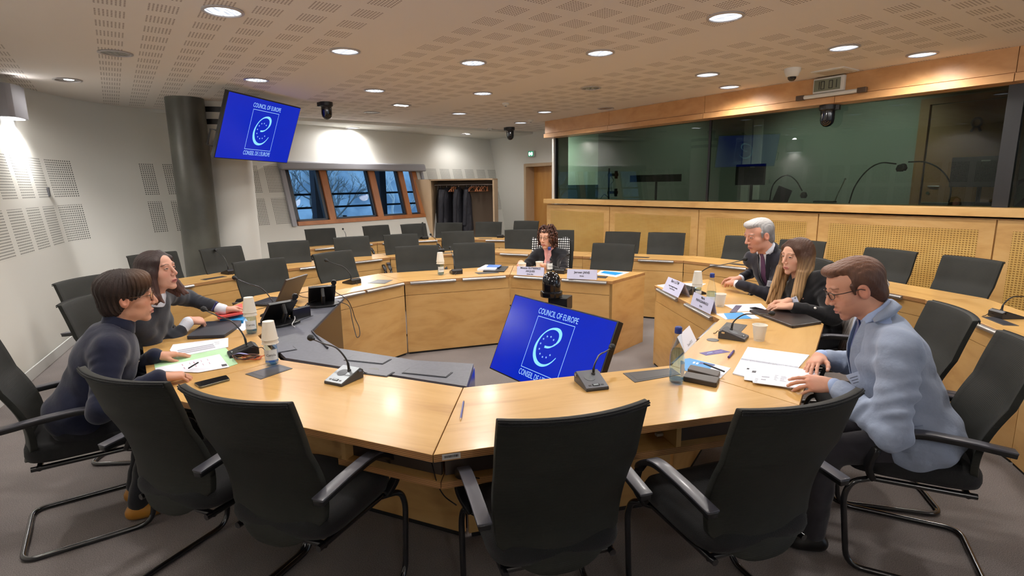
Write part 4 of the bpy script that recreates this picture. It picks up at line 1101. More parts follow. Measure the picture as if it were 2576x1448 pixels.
bottle(at(1701, 962, TOP), 'glass water bottle with a blue cap on the nearest desk', True, .62, -.25, H=.262)
bottle(at(1382, 685, TOP), 'glass water bottle with a blue cap before the curly-haired woman', True, .45, -1.3)
bottle(at(1787, 778, TOP), 'glass water bottle with a blue cap right behind a name card', True, .5, -2.0)
bottle_with_cups(685, 917, 'glass bottle without cap, under cups, nearest on the left desks', 'nearest left bottle')
bottle_with_cups(634, 838, 'glass bottle under cups beside the red folder', 'bottle beside the red folder')
bottle_with_cups(1109, 691, 'glass bottle under cups on the far desk', 'bottle on the far desk')
bottle_with_cups(1752, 757, 'glass bottle under cups on the right desk between the two name cards', 'bottle between the right name cards')
cup(at(1909, 856, TOP), 'single paper cup on the desk of the man in the light suit', rz=-.5)
cup(at(1811, 770, TOP), 'paper cup beside the blue-capped bottle of the right desk', rz=-.5)
cup(at(1357, 680, TOP), 'paper cup held by the curly-haired woman', rz=.2)
cup(at(1314, 684, TOP), 'paper cup behind the left name card of the far desk', rz=.2)

# ---------------------------------------------------------------- name cards
def name_card(bl, br, h, lines, label, tilt=.28, back=False, size=.019):
    A = at(bl[0], bl[1], TOP+.001); B = at(br[0], br[1], TOP+.001); d = (B-A); w = d.length; d.normalize()
    out = Vector((d.y, -d.x, 0))                # towards the viewer
    c = (A+B)/2; t = thing('name_card', label, 'name card', c, math.atan2(d.y, d.x), 'folded name cards')
    s = h*math.sin(tilt); H = h*math.cos(tilt); b = MB()
    b.add([(-w/2, 0, 0), (w/2, 0, 0), (w/2, s, H), (-w/2, s, H), (-w/2, 2*s, 0), (w/2, 2*s, 0)], [(0, 1, 2, 3), (3, 2, 5, 4)])
    sh = b.build('folded_card', M_paper2, t)
    so = sh.modifiers.new('thickness', 'SOLIDIFY'); so.thickness = .0006; so.offset = 0
    y = H*.84
    for txt, sz, wt in lines:
        v = y/H; text_mesh('printed_name', txt, sz, M_ink, sh, frame_m((0, s*v-.0012, y), (1, 0, 0), (0, s, H)), .0001, weight=wt)
        y -= sz*1.15
    return t
name_card((1299.7, 691), (1367.4, 694.5), .088, [('Mónica GUTIERREZ', .026, .0006), ('ARQUES', .026, .0006), ('EUAA FRA', .015, .0006)], 'white name card in front of the curly-haired woman', .22)
name_card((1426, 700.5), (1501, 703.5), .095, [(' ', .012, 0), ('Jeroen JANS', .030, .0006), ('EUAA', .016, .0006)], 'white name card at the empty place right of the curly-haired woman', .22)
name_card((1665.8, 729), (1706, 748.5), .125, [('Bart LUTM', .034, .0004), ('Head of Analysis Processing', .0155, .0005), ('Council of Europe', .0145, .0003)], 'slanted white name card at the end of the right desk', .42)
name_card((1736.7, 766), (1787, 790.5), .100, [('Maria', .024, .0004), ('PAPAGIANNOU', .027, .0003), ('EUAA', .018, .0002)], 'white name card before the bottles of the right desk', .24)
# card at the inner edge seen from its user side, leaning outwards
A = at(1723, 888, TOP+.001); B = at(1752.5, 856, TOP+.001); d = (B-A); w = d.length; d.normalize(); n = Vector((-d.y, d.x, 0))
t = thing('name_card', 'white name card seen from behind, leaning out over the inner edge beside the near bottle', 'name card', (A+B)/2, math.atan2(d.y, d.x), 'folded name cards')
b = MB(); b.add([(-w/2, 0, 0), (w/2, 0, 0), (w/2, .045, .085), (-w/2, .045, .085), (-w/2, .075, 0), (w/2, .075, 0)], [(0, 1, 2, 3), (3, 2, 5, 4)])
o = b.build('folded_card', M_paper, t); so = o.modifiers.new('thickness', 'SOLIDIFY'); so.thickness = .0006; so.offset = 0
text_mesh('printed_name', 'Daniel BTUT', .020, M_ink, o, frame_m((0.01, .008, .016), (1, 0, 0), (0, .045, .085)), .0001)

# ---------------------------------------------------------------- papers and small things
pencil = thing('pencil', 'blue pencil lying on the nearest desk by the joint', 'pencil', at(1162, 1034, TOP+.004))
A = at(1166, 1011, TOP+.004)-pencil.location; B = at(1159, 1052, TOP+.004)-pencil.location
b = MB(); b.tube([A, B], .0038, 6); b.build('shaft', M_pencil, pencil)
b = MB(); dd = (B-A).normalized(); b.tube([B, B+dd*.016], [.0036, .0006], 6); b.build('tip', mat('pencil_wood', s2l(220, 190, 150), .6), pencil)
b = MB(); b.tube([A-dd*.008, A], .0039, 8); b.build('metal_end', M_chrome, pencil)
ph = sheet('smartphone', [(487, 962), (569, 942), (579, 952), (502, 973)], TOP, .010, mat('phone_case', s2l(96, 92, 70), .25, coat=.5), 'smartphone with a clear edge lying on the near left desk', 'phone', round_=.012, bev=.002, top=M_gloss)
# woman in navy: green folder with papers
sheet('green_folder', [(387, 911), (552, 861), (570, 876), (598, 914), (577, 921), (391, 932)], TOP, .0025, M_green, 'open light green card folder under the papers', 'folder')
p1 = sheet('paper_sheet', [(435, 866), (574, 849), (574, 872), (444, 898), (427, 880)], TOP+.0025, .002, M_paper, 'upper white printed paper on the green folder, under her left hand', 'paper', 'papers on the left desks', z0=TOP+.0025)
strip_lines(p1, [(440, 880), (540, 862), (548, 874), (446, 894)], TOP+.0052, 3, mat('grey_print', s2l(168, 170, 182), .7), .05, .95, .05, .95, .6, .0, 2)
strip_lines(p1, [(536, 859), (560, 857), (562, 868), (540, 868)], TOP+.0052, 2, M_ink, .1, .9, .1, .9, .12, .5, 5, 'printed_heading')
p2 = sheet('paper_sheet', [(390, 925), (552, 890), (577, 922), (499, 936), (392, 932)], TOP+.0025, .002, M_paper, 'lower white printed paper on the green folder, under her right hand', 'paper', 'papers on the left desks', z0=TOP+.0025)
for k, (u, w_) in enumerate(((.40, .04), (.52, .02), (.58, .05), (.70, .02), (.80, .02))):
    q = [(390+160*u, 926-34*u), (390+160*(u+w_), 926-34*(u+w_)), (402+160*(u+w_), 944-30*(u+w_)), (402+160*u, 944-30*u)]
    strip_lines(p2, q, TOP+.0052, 2, mat('pinkish_print', s2l(190, 160, 176), .7), .05, .6, .1, .9, .5, .3, k, 'printed_text')
strip_lines(p2, [(556, 916), (569, 914), (572, 919), (559, 921)], TOP+.0052, 2, M_ink, 0, 1, 0, 1, .8, 0, 5, 'printed_mark')
pen = thing('pen', 'thin black pen in the right hand of the woman in navy', 'pen', at(490, 917, TOP+.03)); b = MB(); b.tube([Vector((0, 0, 0)), at(500, 911, TOP+.045)-pen.location, at(478, 924, TOP+.012)-pen.location], .0035, 8)
b = MB(); b.tube([at(474, 926, TOP+.012)-pen.location, at(499, 911, TOP+.040)-pen.location], .0035, 8); b.build('shaft', M_black, pen)
# cables and lanyard bundle by the microphone
cb = thing('cable_bundle', 'bundle of orange and dark cables by the black microphone of the woman in navy', 'cable', at(625, 905, TOP))
for k in range(5):
    rr = random.Random(k); b = MB(); c0 = Vector((.02*rr.uniform(-1, 1), .01*rr.uniform(-1, 1), .006+.004*k))
    b.tube([c0+Vector(((.055+.006*k)*math.cos(a)*.9, (.022+.003*k)*math.sin(a)+.01*math.cos(2*a), .004*math.sin(3*a+k)+.002)) for a in [2*PI*i/28 for i in range(28)]], .0028, 6, closed=True)
    b.build('loop', (M_wireo, M_wireb, M_wireo, M_wireb, mat('brown_cable', s2l(92, 52, 36), .5))[k], cb, smooth=True)
b = MB(); b.tube(smooth_path([at(585, 893, TOP+.02)-cb.location, at(600, 888, TOP+.035)-cb.location, at(620, 890, TOP+.03)-cb.location, at(640, 893, TOP+.012)-cb.location], 6), 0, flat=(.014, .0015, (0, 0, 1))); b.build('lanyard', mat('violet_lanyard', s2l(150, 150, 205), .5), cb)
# woman in dark grey: folio, blue papers, red folder, pen, laptop
sheet('document_folio', [(469, 845), (517, 808), (607, 803), (606, 812), (564, 841)], TOP, .022, mat('dark_folio', s2l(44, 48, 58), .5), 'closed dark grey document folio on the left desk', 'folio', bev=.004, round_=.01)
p3 = sheet('paper_sheet', [(585, 825), (618, 800), (632, 818), (612, 832)], TOP, .002, M_paper, 'white paper partly under the dark folio', 'paper', 'papers on the left desks')
p3 = sheet('brochure', [(553, 803), (575, 787), (617, 790), (611, 805)], TOP+.022, .003, M_bluefold, 'blue brochure under the red folder', 'brochure', z0=TOP+.0)
sheet('red_folder', [(541, 784), (609, 762), (612, 784), (548, 797)], TOP+.045, .016, M_red, 'red folder held by the woman in the dark grey top', 'folder', bev=.002)
pn = thing('pen', 'blue pen upright in the hand of the woman in the dark grey top', 'pen', at(536, 775, TOP+.08)); b = MB(); b.tube([at_depth(533, 780, 3.55)-pn.location, at_depth(545, 760, 3.50)-pn.location], .005, 8); b.build('shaft', M_pencil, pn)
lp = thing('laptop', 'open black laptop on the left desk', 'laptop', (at(691, 768, TOP)+at(746, 749, TOP))/2)
H1 = at(691, 768, TOP+.012)-lp.location; H2 = at(746, 749, TOP+.012)-lp.location; hd = (H2-H1).normalized(); back = Vector((-hd.y, hd.x, 0)); 
if back.x > 0: back = -back                      # towards the user on the left
W_ = (H2-H1).length
b = MB(); z0 = Vector((0, 0, -.014)); q = [H1, H2, H2+back*.24, H1+back*.24]; b.add([p+z0 for p in q]+[p+Vector((0, 0, .004)) for p in q], [(0, 1, 2, 3), (7, 6, 5, 4), (0, 4, 5, 1), (1, 5, 6, 2), (2, 6, 7, 3), (3, 7, 4, 0)]); bs = b.build('keyboard_base', M_black, lp, bevel=.002)
b = MB()
for r in range(5):
    for k in range(13): c = H1+hd*(W_*(.08+.84*(k+.5)/13))+back*(.035+.022*r)+Vector((0, 0, .0055)); b.box(c, (W_*.84/13*.82, .017, .002), math.atan2(hd.y, hd.x))
b.build('keys', M_greyplast2, bs)
tl = Vector((-back.x*.50, -back.y*.50, .86)).normalized()
b = MB(); q = [H1, H2, H2+tl*.235, H1+tl*.235]; nn = hd.cross(tl)*.007; b.add([p+nn for p in q]+[p-nn for p in q], [(0, 1, 2, 3), (7, 6, 5, 4), (0, 4, 5, 1), (1, 5, 6, 2), (2, 6, 7, 3), (3, 7, 4, 0)]); lid = b.build('lid', mat('laptop_lid', s2l(70, 62, 56), .4, metal=.3), lp, bevel=.002)
sgn = 1 if (nn.dot(back) > 0) else -1
b = MB(); q = [H1+hd*.012+tl*.012, H2-hd*.012+tl*.012, H2-hd*.012+tl*.222, H1+hd*.012+tl*.222]; b.add([p+nn*sgn*1.1 for p in q], [(0, 1, 2, 3)]); b.build('screen', mat('laptop_screen', s2l(60, 70, 90), .2, emit=((.1, .12, .18), .4)), lid)

# desk telephones and power supply on the grey cabinet
def desk_phone(px, py, deg, label, z=TOP):
    t = thing('desk_telephone', label, 'telephone', at(px, py, z), math.radians(deg), 'black desk telephones')
    b = MB(); b.prism([(-.11, -.09), (.11, -.09), (.11, .07), (.06, .10), (-.06, .10), (-.11, .07)], 0, .018); b.build('foot', M_black, t, bevel=.004)
    b = MB(); b.add([(-.10, -.08, .03), (.10, -.08, .03), (.10, .06, .17), (-.10, .06, .17), (-.10, -.07, .016), (.10, -.07, .016), (.10, .08, .158), (-.10, .08, .158)], [(0, 1, 2, 3), (7, 6, 5, 4), (0, 4, 5, 1), (1, 5, 6, 2), (2, 6, 7, 3), (3, 7, 4, 0)]); p = b.build('tilted_console', M_black, t, bevel=.004)
    b = MB()
    for r in range(4):
        for k in range(4): b.box((-.03+.028*k, -.055+.020*r, .060+.020*r), (.018, .012, .004), M=Matrix.Rotation(math.radians(45), 3, 'X'))
    b.build('keypad', M_greyplast2, p)
    b = MB(); b.box((.015, .035, .150), (.12, .05, .004), M=Matrix.Rotation(math.radians(45), 3, 'X')); b.build('display', M_gloss, p)
    b = MB(); pts = [(-.085, -.065, .058), (-.09, -.045, .095), (-.092, 0, .14), (-.09, .055, .185), (-.085, .075, .185)]; b.tube(smooth_path(pts, 5), [.020]*5+[.013]*11+[.020]*5, 10); b.build('handset', M_black, t, smooth=True)
    b = MB(); b.tube([(.0, .04, .02), (.0, .085, .09), (.0, .06, .15)], .014, 8); b.build('stand', M_black, t)
    return t
desk_phone(812, 768, 205, 'black desk telephone at the corner of the grey cabinet with hanging cables', TOP)
desk_phone(705, 815, 230, 'black desk telephone in front of the laptop', TOP)
pb = thing('power_supply', 'black power supply brick standing on the grey cabinet', 'power supply', at(757, 800, TOP), 1.0); b = MB(); b.box((0, 0, .04), (.15, .035, .08)); b.build('brick', M_black, pb, bevel=.006)
b = MB(); b.tube(smooth_path([(-.07, 0, .03), (-.12, .03, .02), (-.16, -.02, .01), (-.2, .02, .006)], 5), .003, 6); b.build('lead', M_wireb, pb)
def cable(pxs, r, m, label, grp='loose cables on the left desks'):
    P = [at(a, b_, z) for a, b_, z in pxs]; c = P[0]; b = MB(); b.tube(smooth_path([p-c for p in P], 6), r, 6); o = b.build('cable', m, loc=c, smooth=True); return tag(o, label, 'cable', grp)
cable([(845, 735, TOP+.10), (872, 752, TOP+.09), (885, 775, TOP), (893, 800, .66), (903, 822, .60), (905, 842, .55), (898, 848, .54), (892, 830, .58), (885, 800, .66), (878, 770, TOP), (850, 757, TOP+.02)], .0032, M_wireb, 'black cable loop hanging down the face of the left desk')
cable([(742, 726, TOP+.03), (757, 745, TOP+.01), (800, 750, TOP+.01), (835, 752, TOP+.02)], .003, M_wireb, 'black cable from the laptop to the telephone')
cable([(750, 738, TOP+.02), (775, 733, TOP+.05), (810, 728, TOP+.12), (845, 733, TOP+.10)], .003, M_wireb, 'black cable arching up to the handset')
cable([(730, 765, TOP+.01), (760, 772, TOP+.02), (775, 762, TOP+.05), (800, 752, TOP+.04)], .003, M_wireb, 'black cable between laptop lid and power brick')
cable([(700, 785, TOP+.02), (735, 790, TOP+.01), (745, 805, TOP+.01), (722, 812, TOP+.01), (740, 818, TOP+.02)], .003, M_wireb, 'tangled black cable in front of the power brick')
cable([(640, 780, TOP+.003), (672, 772, TOP+.004), (700, 770, TOP+.004), (728, 776, TOP+.004)], .002, M_wireb, 'thin black cable beside the laptop')
cable([(735, 782, TOP+.02), (742, 800, TOP+.03), (735, 815, TOP+.02), (742, 822, TOP+.01)], .0028, M_wirew, 'short white plug lead by the near telephone')
for k, pts in enumerate(([(1086, 1165, .68), (1100, 1215, .56), (1118, 1247, .50), (1148, 1270, .44)], [(1165, 1182, .60), (1195, 1200, .58), (1215, 1202, .56), (1250, 1200, .55)])):
    cable(pts, .0025, M_wireb, ('black wire hanging from the tray left of the desk joint', 'black wire hanging over the shelf right of the desk joint')[k], 'wires under the nearest desks')

# man in the light suit: notebook, papers, brochure, pen, cases
nbk = sheet('spiral_notebook', [(1881, 872), (2036, 892), (2008, 925), (1990, 975), (1843, 938)], TOP, .006, M_paper, 'open spiral notebook with blank white pages', 'notebook')
b = MB(); A = at(1866, 903, TOP+.008); B = at(2006, 924, TOP+.008); o = nbk.location
for i in range(46):
    c = A.lerp(B, i/45)-Vector(o); dv = (B-A).normalized(); nv = Vector((-dv.y, dv.x, 0))
    b.tube([c+nv*.007*math.cos(a)+Vector((0, 0, .005*math.sin(a))) for a in [2*PI*q/8 for q in range(8)]], .0008, 4, closed=True)
b.build('spiral_wire', mat('wire_grey', s2l(110, 112, 130), .3, metal=.6), nbk)
strip_lines(nbk, [(1872, 885), (1990, 902), (1985, 904), (1870, 888)], TOP+.0065, 1, mat('faint_rule', s2l(214, 214, 226), .7), 0, 1, 0, .3, .5, 0, 1, 'pencil_line')
q1 = sheet('paper_sheet', [(1873, 928), (1890, 915), (1990, 940), (1978, 968), (1872, 954)], TOP+.006, .002, M_paper, 'loose white paper under the sheet held by the man in the light suit', 'paper', 'papers of the man in the light suit')
q2 = sheet('paper_sheet', [(1888, 926), (1965, 918), (2064, 935), (2012, 977), (1894, 961)], TOP+.009, .003, M_paper, 'white printed paper held by the man in the light suit', 'paper', 'papers of the man in the light suit')
for (x, y, w_, r) in ((1917, 944, 22, 2), (1950, 942, 10, 5), (1965, 945, 18, 6), (1900, 950, 8, 4)):
    strip_lines(q2, [(x, y), (x+w_, y+2), (x+w_-4, y+16), (x-4, y+14)], TOP+.0125, r, mat('grey_print', s2l(168, 170, 182), .7), 0, 1, 0, 1, .35, .5, x)
strip_lines(q2, [(1893, 931), (1903, 932), (1901, 937), (1891, 936)], TOP+.0125, 2, M_ink, 0, 1, 0, 1, .8, 0, 1, 'printed_mark')
strip_lines(q1, [(1880, 924), (1886, 925), (1884, 929), (1878, 928)], TOP+.0085, 1, M_ink, 0, 1, 0, 1, .8, 0, 1, 'printed_mark')
pr = sheet('leaflet', [(1759, 887), (1813, 878), (1838, 884.5), (1776, 893.5)], TOP, .001, M_purple, 'narrow purple leaflet lying on the desk', 'leaflet')
strip_lines(pr, [(1776, 887), (1790, 884), (1796, 887), (1782, 890)], TOP+.0018, 1, M_logow, 0, 1, .2, .8, .4, 0, 1, 'printed_logo')
strip_lines(pr, [(1796, 884), (1818, 881), (1824, 883), (1802, 886)], TOP+.0018, 2, mat('pale_print', s2l(170, 160, 215), .6), 0, 1, .1, .9, .3, .3, 1)
pp = thing('pen', 'thick purple pen beside the purple leaflet', 'pen', at(1838, 890, TOP+.006)); b = MB(); b.tube([at(1833, 898, TOP+.006)-pp.location, at(1846, 882, TOP+.006)-pp.location], .006, 10); b.build('barrel', M_purple, pp, smooth=True)
b = MB(); b.tube([at(1844, 884, TOP+.013)-pp.location, at(1847, 881, TOP+.013)-pp.location], .0025, 6); b.build('clip', M_chrome, pp)
bf = sheet('brochure', [(1722, 902), (1735, 900), (1838, 925), (1812, 951), (1722, 931)], TOP, .003, M_paper, 'blue and white brochure under the dark cases on the nearest desk', 'brochure')
b = MB(); P = [p-bf.location for p in quad_on([(1722, 902), (1735, 900), (1798, 916), (1770, 942), (1722, 931)], TOP+.0034)]; b.add(P, [tuple(range(5))]); b.build('blue_cover', M_bluefold, bf)
b = MB(); P = [p-bf.location for p in quad_on([(1762, 910), (1800, 917), (1796, 920), (1758, 914)], TOP+.0036)]; b.add(P, [(0, 1, 2, 3)]); b.build('navy_band', M_navyprint, bf)
b = MB()
for k in range(2): P = [p-bf.location for p in quad_on([(1745+8*k, 909+2*k), (1750+8*k, 910+2*k), (1747+8*k, 914+2*k), (1742+8*k, 913+2*k)], TOP+.0038)]; b.add(P, [(0, 1, 2, 3)])
b.build('printed_initials', M_paper, bf)
lc = mat('brown_leather', s2l(58, 50, 44), .45)
sheet('glasses_case', [(1729, 927), (1737, 916), (1813, 932), (1806, 946)], TOP+.003, .022, lc, 'dark brown case, upper one beside the near bottle', 'case', 'dark brown cases', z0=TOP+.003, bev=.005, round_=.01)
sheet('glasses_case', [(1718, 946), (1726, 933), (1811, 948), (1803, 963)], TOP, .024, lc, 'dark brown case, lower one beside the near bottle', 'case', 'dark brown cases', bev=.005, round_=.01)
pk = thing('pen', 'black pen lying across the upper dark case', 'pen', at(1800, 926, TOP+.03)); b = MB(); b.tube([at(1771, 914, TOP+.022)-pk.location, at(1822, 934, TOP+.022)-pk.location], .0045, 8); b.build('barrel', M_black, pk)
# long-haired woman: papers, brochure, leaflet, closed laptop
sheet('paper_sheet', [(1822, 766), (1914, 763), (1932, 780), (1855, 783)], TOP, .002, M_paper, 'white paper before the clasped hands of the long-haired woman', 'paper', 'papers on the right desk')
sheet('leaflet', [(1851, 767), (1867, 768), (1852, 785), (1836, 784.5)], TOP+.003, .001, mat('violet_leaflet', s2l(72, 60, 92), .4), 'small dark violet leaflet on the white paper', 'leaflet')
br = sheet('brochure', [(1801, 789), (1885, 784), (1911, 800), (1826, 802.5)], TOP, .003, M_paper, 'blue and white brochure between the paper and the closed laptop', 'brochure')
b = MB(); P = [p-br.location for p in quad_on([(1820, 787.5), (1866, 785), (1892, 800.5), (1830, 802)], TOP+.0036)]; b.add(P, [(0, 1, 2, 3)]); b.build('blue_cover', M_bluefold, br)
cl2 = sheet('closed_laptop', [(1884, 778), (2000, 777), (2068, 808), (1994, 819)], TOP, .018, mat('laptop_black', s2l(40, 34, 34), .35), 'closed black laptop on the right desk', 'laptop', bev=.003, round_=.012)
sheet('smartphone', [(1886, 773), (1900, 771.5), (1922, 777), (1908, 779.5)], TOP+.0, .009, M_black, 'smartphone lying half under the closed laptop', 'phone', top=M_gloss)
# grey-haired man: papers and tablet
sheet('paper_sheet', [(1652, 717), (1700, 711), (1776, 713), (1750, 724), (1690, 730)], TOP, .002, M_paper, 'white papers at the far end of the right desk', 'paper', 'papers on the right desk')
sheet('tablet', [(1690, 716), (1712, 712), (1748, 722), (1724, 731)], TOP+.002, .012, M_black, 'black tablet leaning behind the end name card', 'tablet', z0=TOP+.002)
# far desk: tablets and prints
sheet('tablet', [(1215, 681), (1268, 682), (1279, 669), (1225, 668)], TOP, .010, M_black, 'black tablet left of the curly-haired woman', 'tablet')
sheet('notepad', [(1200, 676), (1246, 677), (1256, 667), (1222, 665)], TOP+.010, .010, M_paper, 'white notepad on the black tablet at the far desk', 'notepad', z0=TOP+.0)
sheet('leaflet', [(1224, 670), (1255, 671), (1262, 666), (1230, 665)], TOP+.021, .006, mat('blue_leaflet', s2l(90, 130, 200), .5), 'folded blue leaflet on the white notepad', 'leaflet', z0=TOP+.02)
q = sheet('paper_sheet', [(1500, 689), (1550, 696), (1583, 684), (1512, 680)], TOP, .003, M_paper, 'white brochure at the empty far place', 'paper')
b = MB(); P = [p-q.location for p in quad_on([(1510, 686), (1548, 692), (1570, 686), (1520, 681)], TOP+.0036)]; b.add(P, [(0, 1, 2, 3)]); b.build('blue_cover', M_bluefold, q)
# things on the shelf of the nearest desk
sh = thing('shelf_headset', 'small black headset with white tag on the shelf of the nearest desk', 'headset', at(1700, 1090, .575)); b = MB(); b.tube([(.05*math.cos(a)*1.5, .05*math.sin(a), .008) for a in [PI*i/12 for i in range(13)]], .007, 8); b.build('band', M_black, sh)
b = MB(); b.box((-.07, -.02, .010), (.05, .02, .012), .3); b.build('tag', M_label, sh)

# ---------------------------------------------------------------- screens
def emblem(parent, M, s, name_txt=True):
    """square outline, twelve-star ring and the open e; s = half side of the square"""
    sq = MB()
    for a, b_ in (((-1, -1), (1, -1)), ((1, -1), (1, 1)), ((1, 1), (-1, 1)), ((-1, 1), (-1, -1))):
        dx, dy = b_[0]-a[0], b_[1]-a[1]; w = .012; cx, cy = (a[0]+b_[0])/2, (a[1]+b_[1])/2
        sq.add([((cx-abs(dx)/2-w)*s, (cy-abs(dy)/2-w)*s, 0), ((cx+abs(dx)/2+w)*s, (cy-abs(dy)/2-w)*s, 0), ((cx+abs(dx)/2+w)*s, (cy+abs(dy)/2+w)*s, 0), ((cx-abs(dx)/2-w)*s, (cy+abs(dy)/2+w)*s, 0)], [(0, 1, 2, 3)])
    o = sq.build('square_outline', M_logow, parent); o.matrix_local = M
    path = [(-.14, -.02, .055), (.05, -.0, .05), (.22, .07, .03), (.38, .20, .035), (.48, .38, .075), (.46, .58, .095), (.32, .70, .085), (.10, .72, .055), (-.15, .64, .035), (-.38, .45, .030), (-.54, .18, .045), (-.60, -.12, .075), (-.52, -.42, .095), (-.32, -.63, .095), (-.05, -.70, .070), (.22, -.64, .045), (.44, -.48, .028), (.60, -.27, .018)]
    C = smooth_path([(a, b_, 0) for a, b_, _ in path], 5); ws = []
    for i in range(len(path)-1):
        for k in range(5): ws.append(path[i][2]+(path[i+1][2]-path[i][2])*k/5)
    ws.append(path[-1][2]); e = MB(); vs = []
    for i, p in enumerate(C):
        t = (C[min(i+1, len(C)-1)]-C[max(i-1, 0)]).normalized(); n = Vector((-t.y, t.x, 0)); vs += [tuple((p+n*ws[i]*.8)*s), tuple((p-n*ws[i]*.8)*s)]
    e.add(vs, [(2*i, 2*i+1, 2*i+3, 2*i+2) for i in range(len(C)-1)]); o = e.build('letter_e', M_logo, parent); o.matrix_local = M @ Matrix.Translation((0, 0, .0004))
    for k in range(12):
        st = MB()
        a = PI/2-2*PI*k/12-.12; cx, cy = -.02+.37*math.cos(a), .0+.40*math.sin(a); vs = []
        if k in (3,): continue
        for j in range(10): r = .050 if j % 2 == 0 else .021; b_ = PI/2+2*PI*j/10; vs.append(((cx+r*math.cos(b_))*s, (cy+r*math.sin(b_))*s, 0))
        vs.append((cx*s, cy*s, 0)); st.add(vs, [(j, (j+1) % 10, 10) for j in range(10)])
        o = st.build('star', M_logow, parent); o.matrix_local = M @ Matrix.Translation((0, 0, .0006))
    text_mesh('screen_text', 'COUNCIL OF EUROPE', s*.31, M_logow, parent, M @ Matrix.Translation((.0, s*1.20, 0)), .0002, xscale=.70, weight=s*.001)
    text_mesh('screen_text', "CONSEIL DE L'EUROPE", s*.31, M_logow, parent, M @ Matrix.Translation((0, -s*1.20, 0)), .0002, xscale=.66, weight=s*.001)
def rotm(rx, ry, rz):
    return Matrix.Rotation(rz, 4, 'Z') @ Matrix.Rotation(ry, 4, 'Y') @ Matrix.Rotation(rx, 4, 'X')
def monitor(name, label, c, ang, w, h, th, s, cx=0.0, cy=0.0):
    t = thing(name, label, 'screen', c); t.rotation_euler = rotm(*ang).to_euler()
    b = MB(); b.box((0, th/2, 0), (w, th, h)); bz = b.build('housing', M_black, t, bevel=.004)
    b = MB(); k = .010; b.add([(-w/2+k, -.0012, -h/2+k), (w/2-k, -.0012, -h/2+k), (w/2-k, -.0012, h/2-k), (-w/2+k, -.0012, h/2-k)], [(0, 1, 2, 3)]); sc = b.build('screen', M_screen, t)
    emblem(sc, frame_m((cx, -.0018, cy), (1, 0, 0), (0, 0, 1)), s)
    return t
k = 1.38/1.3
tv = monitor('wall_screen', 'blue screen with white emblem hanging tilted on the white column', (-2.93*k, 6.69*k, 1.65+.66*k), (math.radians(21.1), math.radians(.6), math.radians(77.6)), 1.38, .776, .05, .245, .02, .0)
b = MB(); b.box((0, .10, .05), (.45, .10, .35)); b.build('wall_mount', M_black, tv); b = MB(); b.tube([(0, .12, .08), (0, .30, .20), (0, .52, .28)], .035, 10); b.build('mount_arm', M_black, tv)
b = MB(); b.tube([(-.69, .05, -.26), (-.75, .07, -.26), (-.75, .07, -.08), (-.69, .05, -.08)], .010, 8); b.build('side_handle', M_black, tv)
fs_ = monitor('floor_screen', 'blue screen with white emblem tilted on the floor inside the desk ring', (.25, 3.82, .49), (math.radians(-24.8), math.radians(.8), math.radians(-52.6)), 1.10, .63, .055, .198, .0, .0)
b = MB(); b.box((0, .09, 0), (.35, .07, .30)); b.build('rear_box', M_black, fs_)
cs = thing('dome_camera', 'glossy black dome camera on a stand behind the floor screen', 'camera', (0, 0, 0))
c = at_depth(1387, 738, 4.15); cs.location = (c.x, c.y, 0); zc = c.z
b = MB(); b.lathe([(.082, zc-.02), (.086, zc), (.084, zc+.018), (.070, zc+.022)], 32); b.build('base_ring', M_gloss, cs, smooth=50)
b = MB(); b.lathe([(.068, zc+.02), (.070, zc+.03), (.070, zc+.095), (.064, zc+.125), (.048, zc+.152), (.024, zc+.166), (.0001, zc+.170)], 32); b.build('dome', M_gloss, cs, smooth=50)
b = MB(); b.lathe([(.016, 0), (.016, .012), (.008, .016), (.0001, .016)], 16, c=(.045, -.050, zc+.07), M=frame_m((0, 0, 0), (0, 0, 1), (-.7, -.7, 0)).to_3x3()); b.build('lens', M_black, cs)
b = MB(); b.box((.07, .02, zc-.075), (.15, .14, .10), -.4); b.build('bracket', M_black, cs, bevel=.004)
b = MB(); b.tube([(.08, .05, zc-.10), (.10, .10, .03)], .03, 12); b.box((.10, .10, .02), (.5, .4, .04), .3); b.build('stand', M_blackm, cs)
# second screen inside the ring is not in view; only the end of its base shows behind the cabinet

# ---------------------------------------------------------------- ceiling and wall equipment
def ptz(p, label, s=1.0, rz=0.0):
    t = thing('ceiling_camera', label, 'camera', p, rz, 'black hanging dome cameras')
    b = MB(); b.lathe([(.085*s, 0), (.085*s, -.045*s), (.07*s, -.06*s)], 24); b.build('mount_plate', M_black, t, smooth=40)
    b = MB(); b.lathe([(.068*s, -.055*s), (.068*s, -.15*s), (.060*s, -.185*s), (.035*s, -.212*s), (.0001, -.222*s)], 24); b.build('dome', M_gloss, t, smooth=50)
    b = MB(); b.box((-.085*s, 0, -.03*s), (.05*s, .07*s, .05*s)); b.build('side_plug', M_black, t, bevel=.004)
    return t
ptz(at(820, 257, CZ), 'black dome camera hanging from the ceiling right of the wall screen', 1.05)
ptz(at(1283, 320, CZ), 'small far black dome camera hanging from the ceiling before the door', 1.15)
ptz(boothP(5.02, .10, 2.50), 'black dome camera hanging under the fascia before the booth glass', 1.1, 2.4)
def bpt(px, py, off):
    d = (_fw + _rt*((px-1288)/F_PX) - _up*((py-724)/F_PX)); q = B0+nB*off; t = ((q-Vector((0, 0, EYE))).dot(nB))/d.dot(nB); return Vector((0, 0, EYE))+d*t
rB = math.atan2(dB.y, dB.x)
ck = thing('digital_clock', 'white framed digital wall clock on the fascia', 'clock', bpt(2086, 213, -.045), rB)
b = MB(); b.box((0, 0, 0), (.335, .05, .165)); b.build('casing', M_white, ck, bevel=.008)
b = MB(); b.box((-.012, -.026, 0), (.285, .004, .125)); b.build('display', M_lcd, ck)
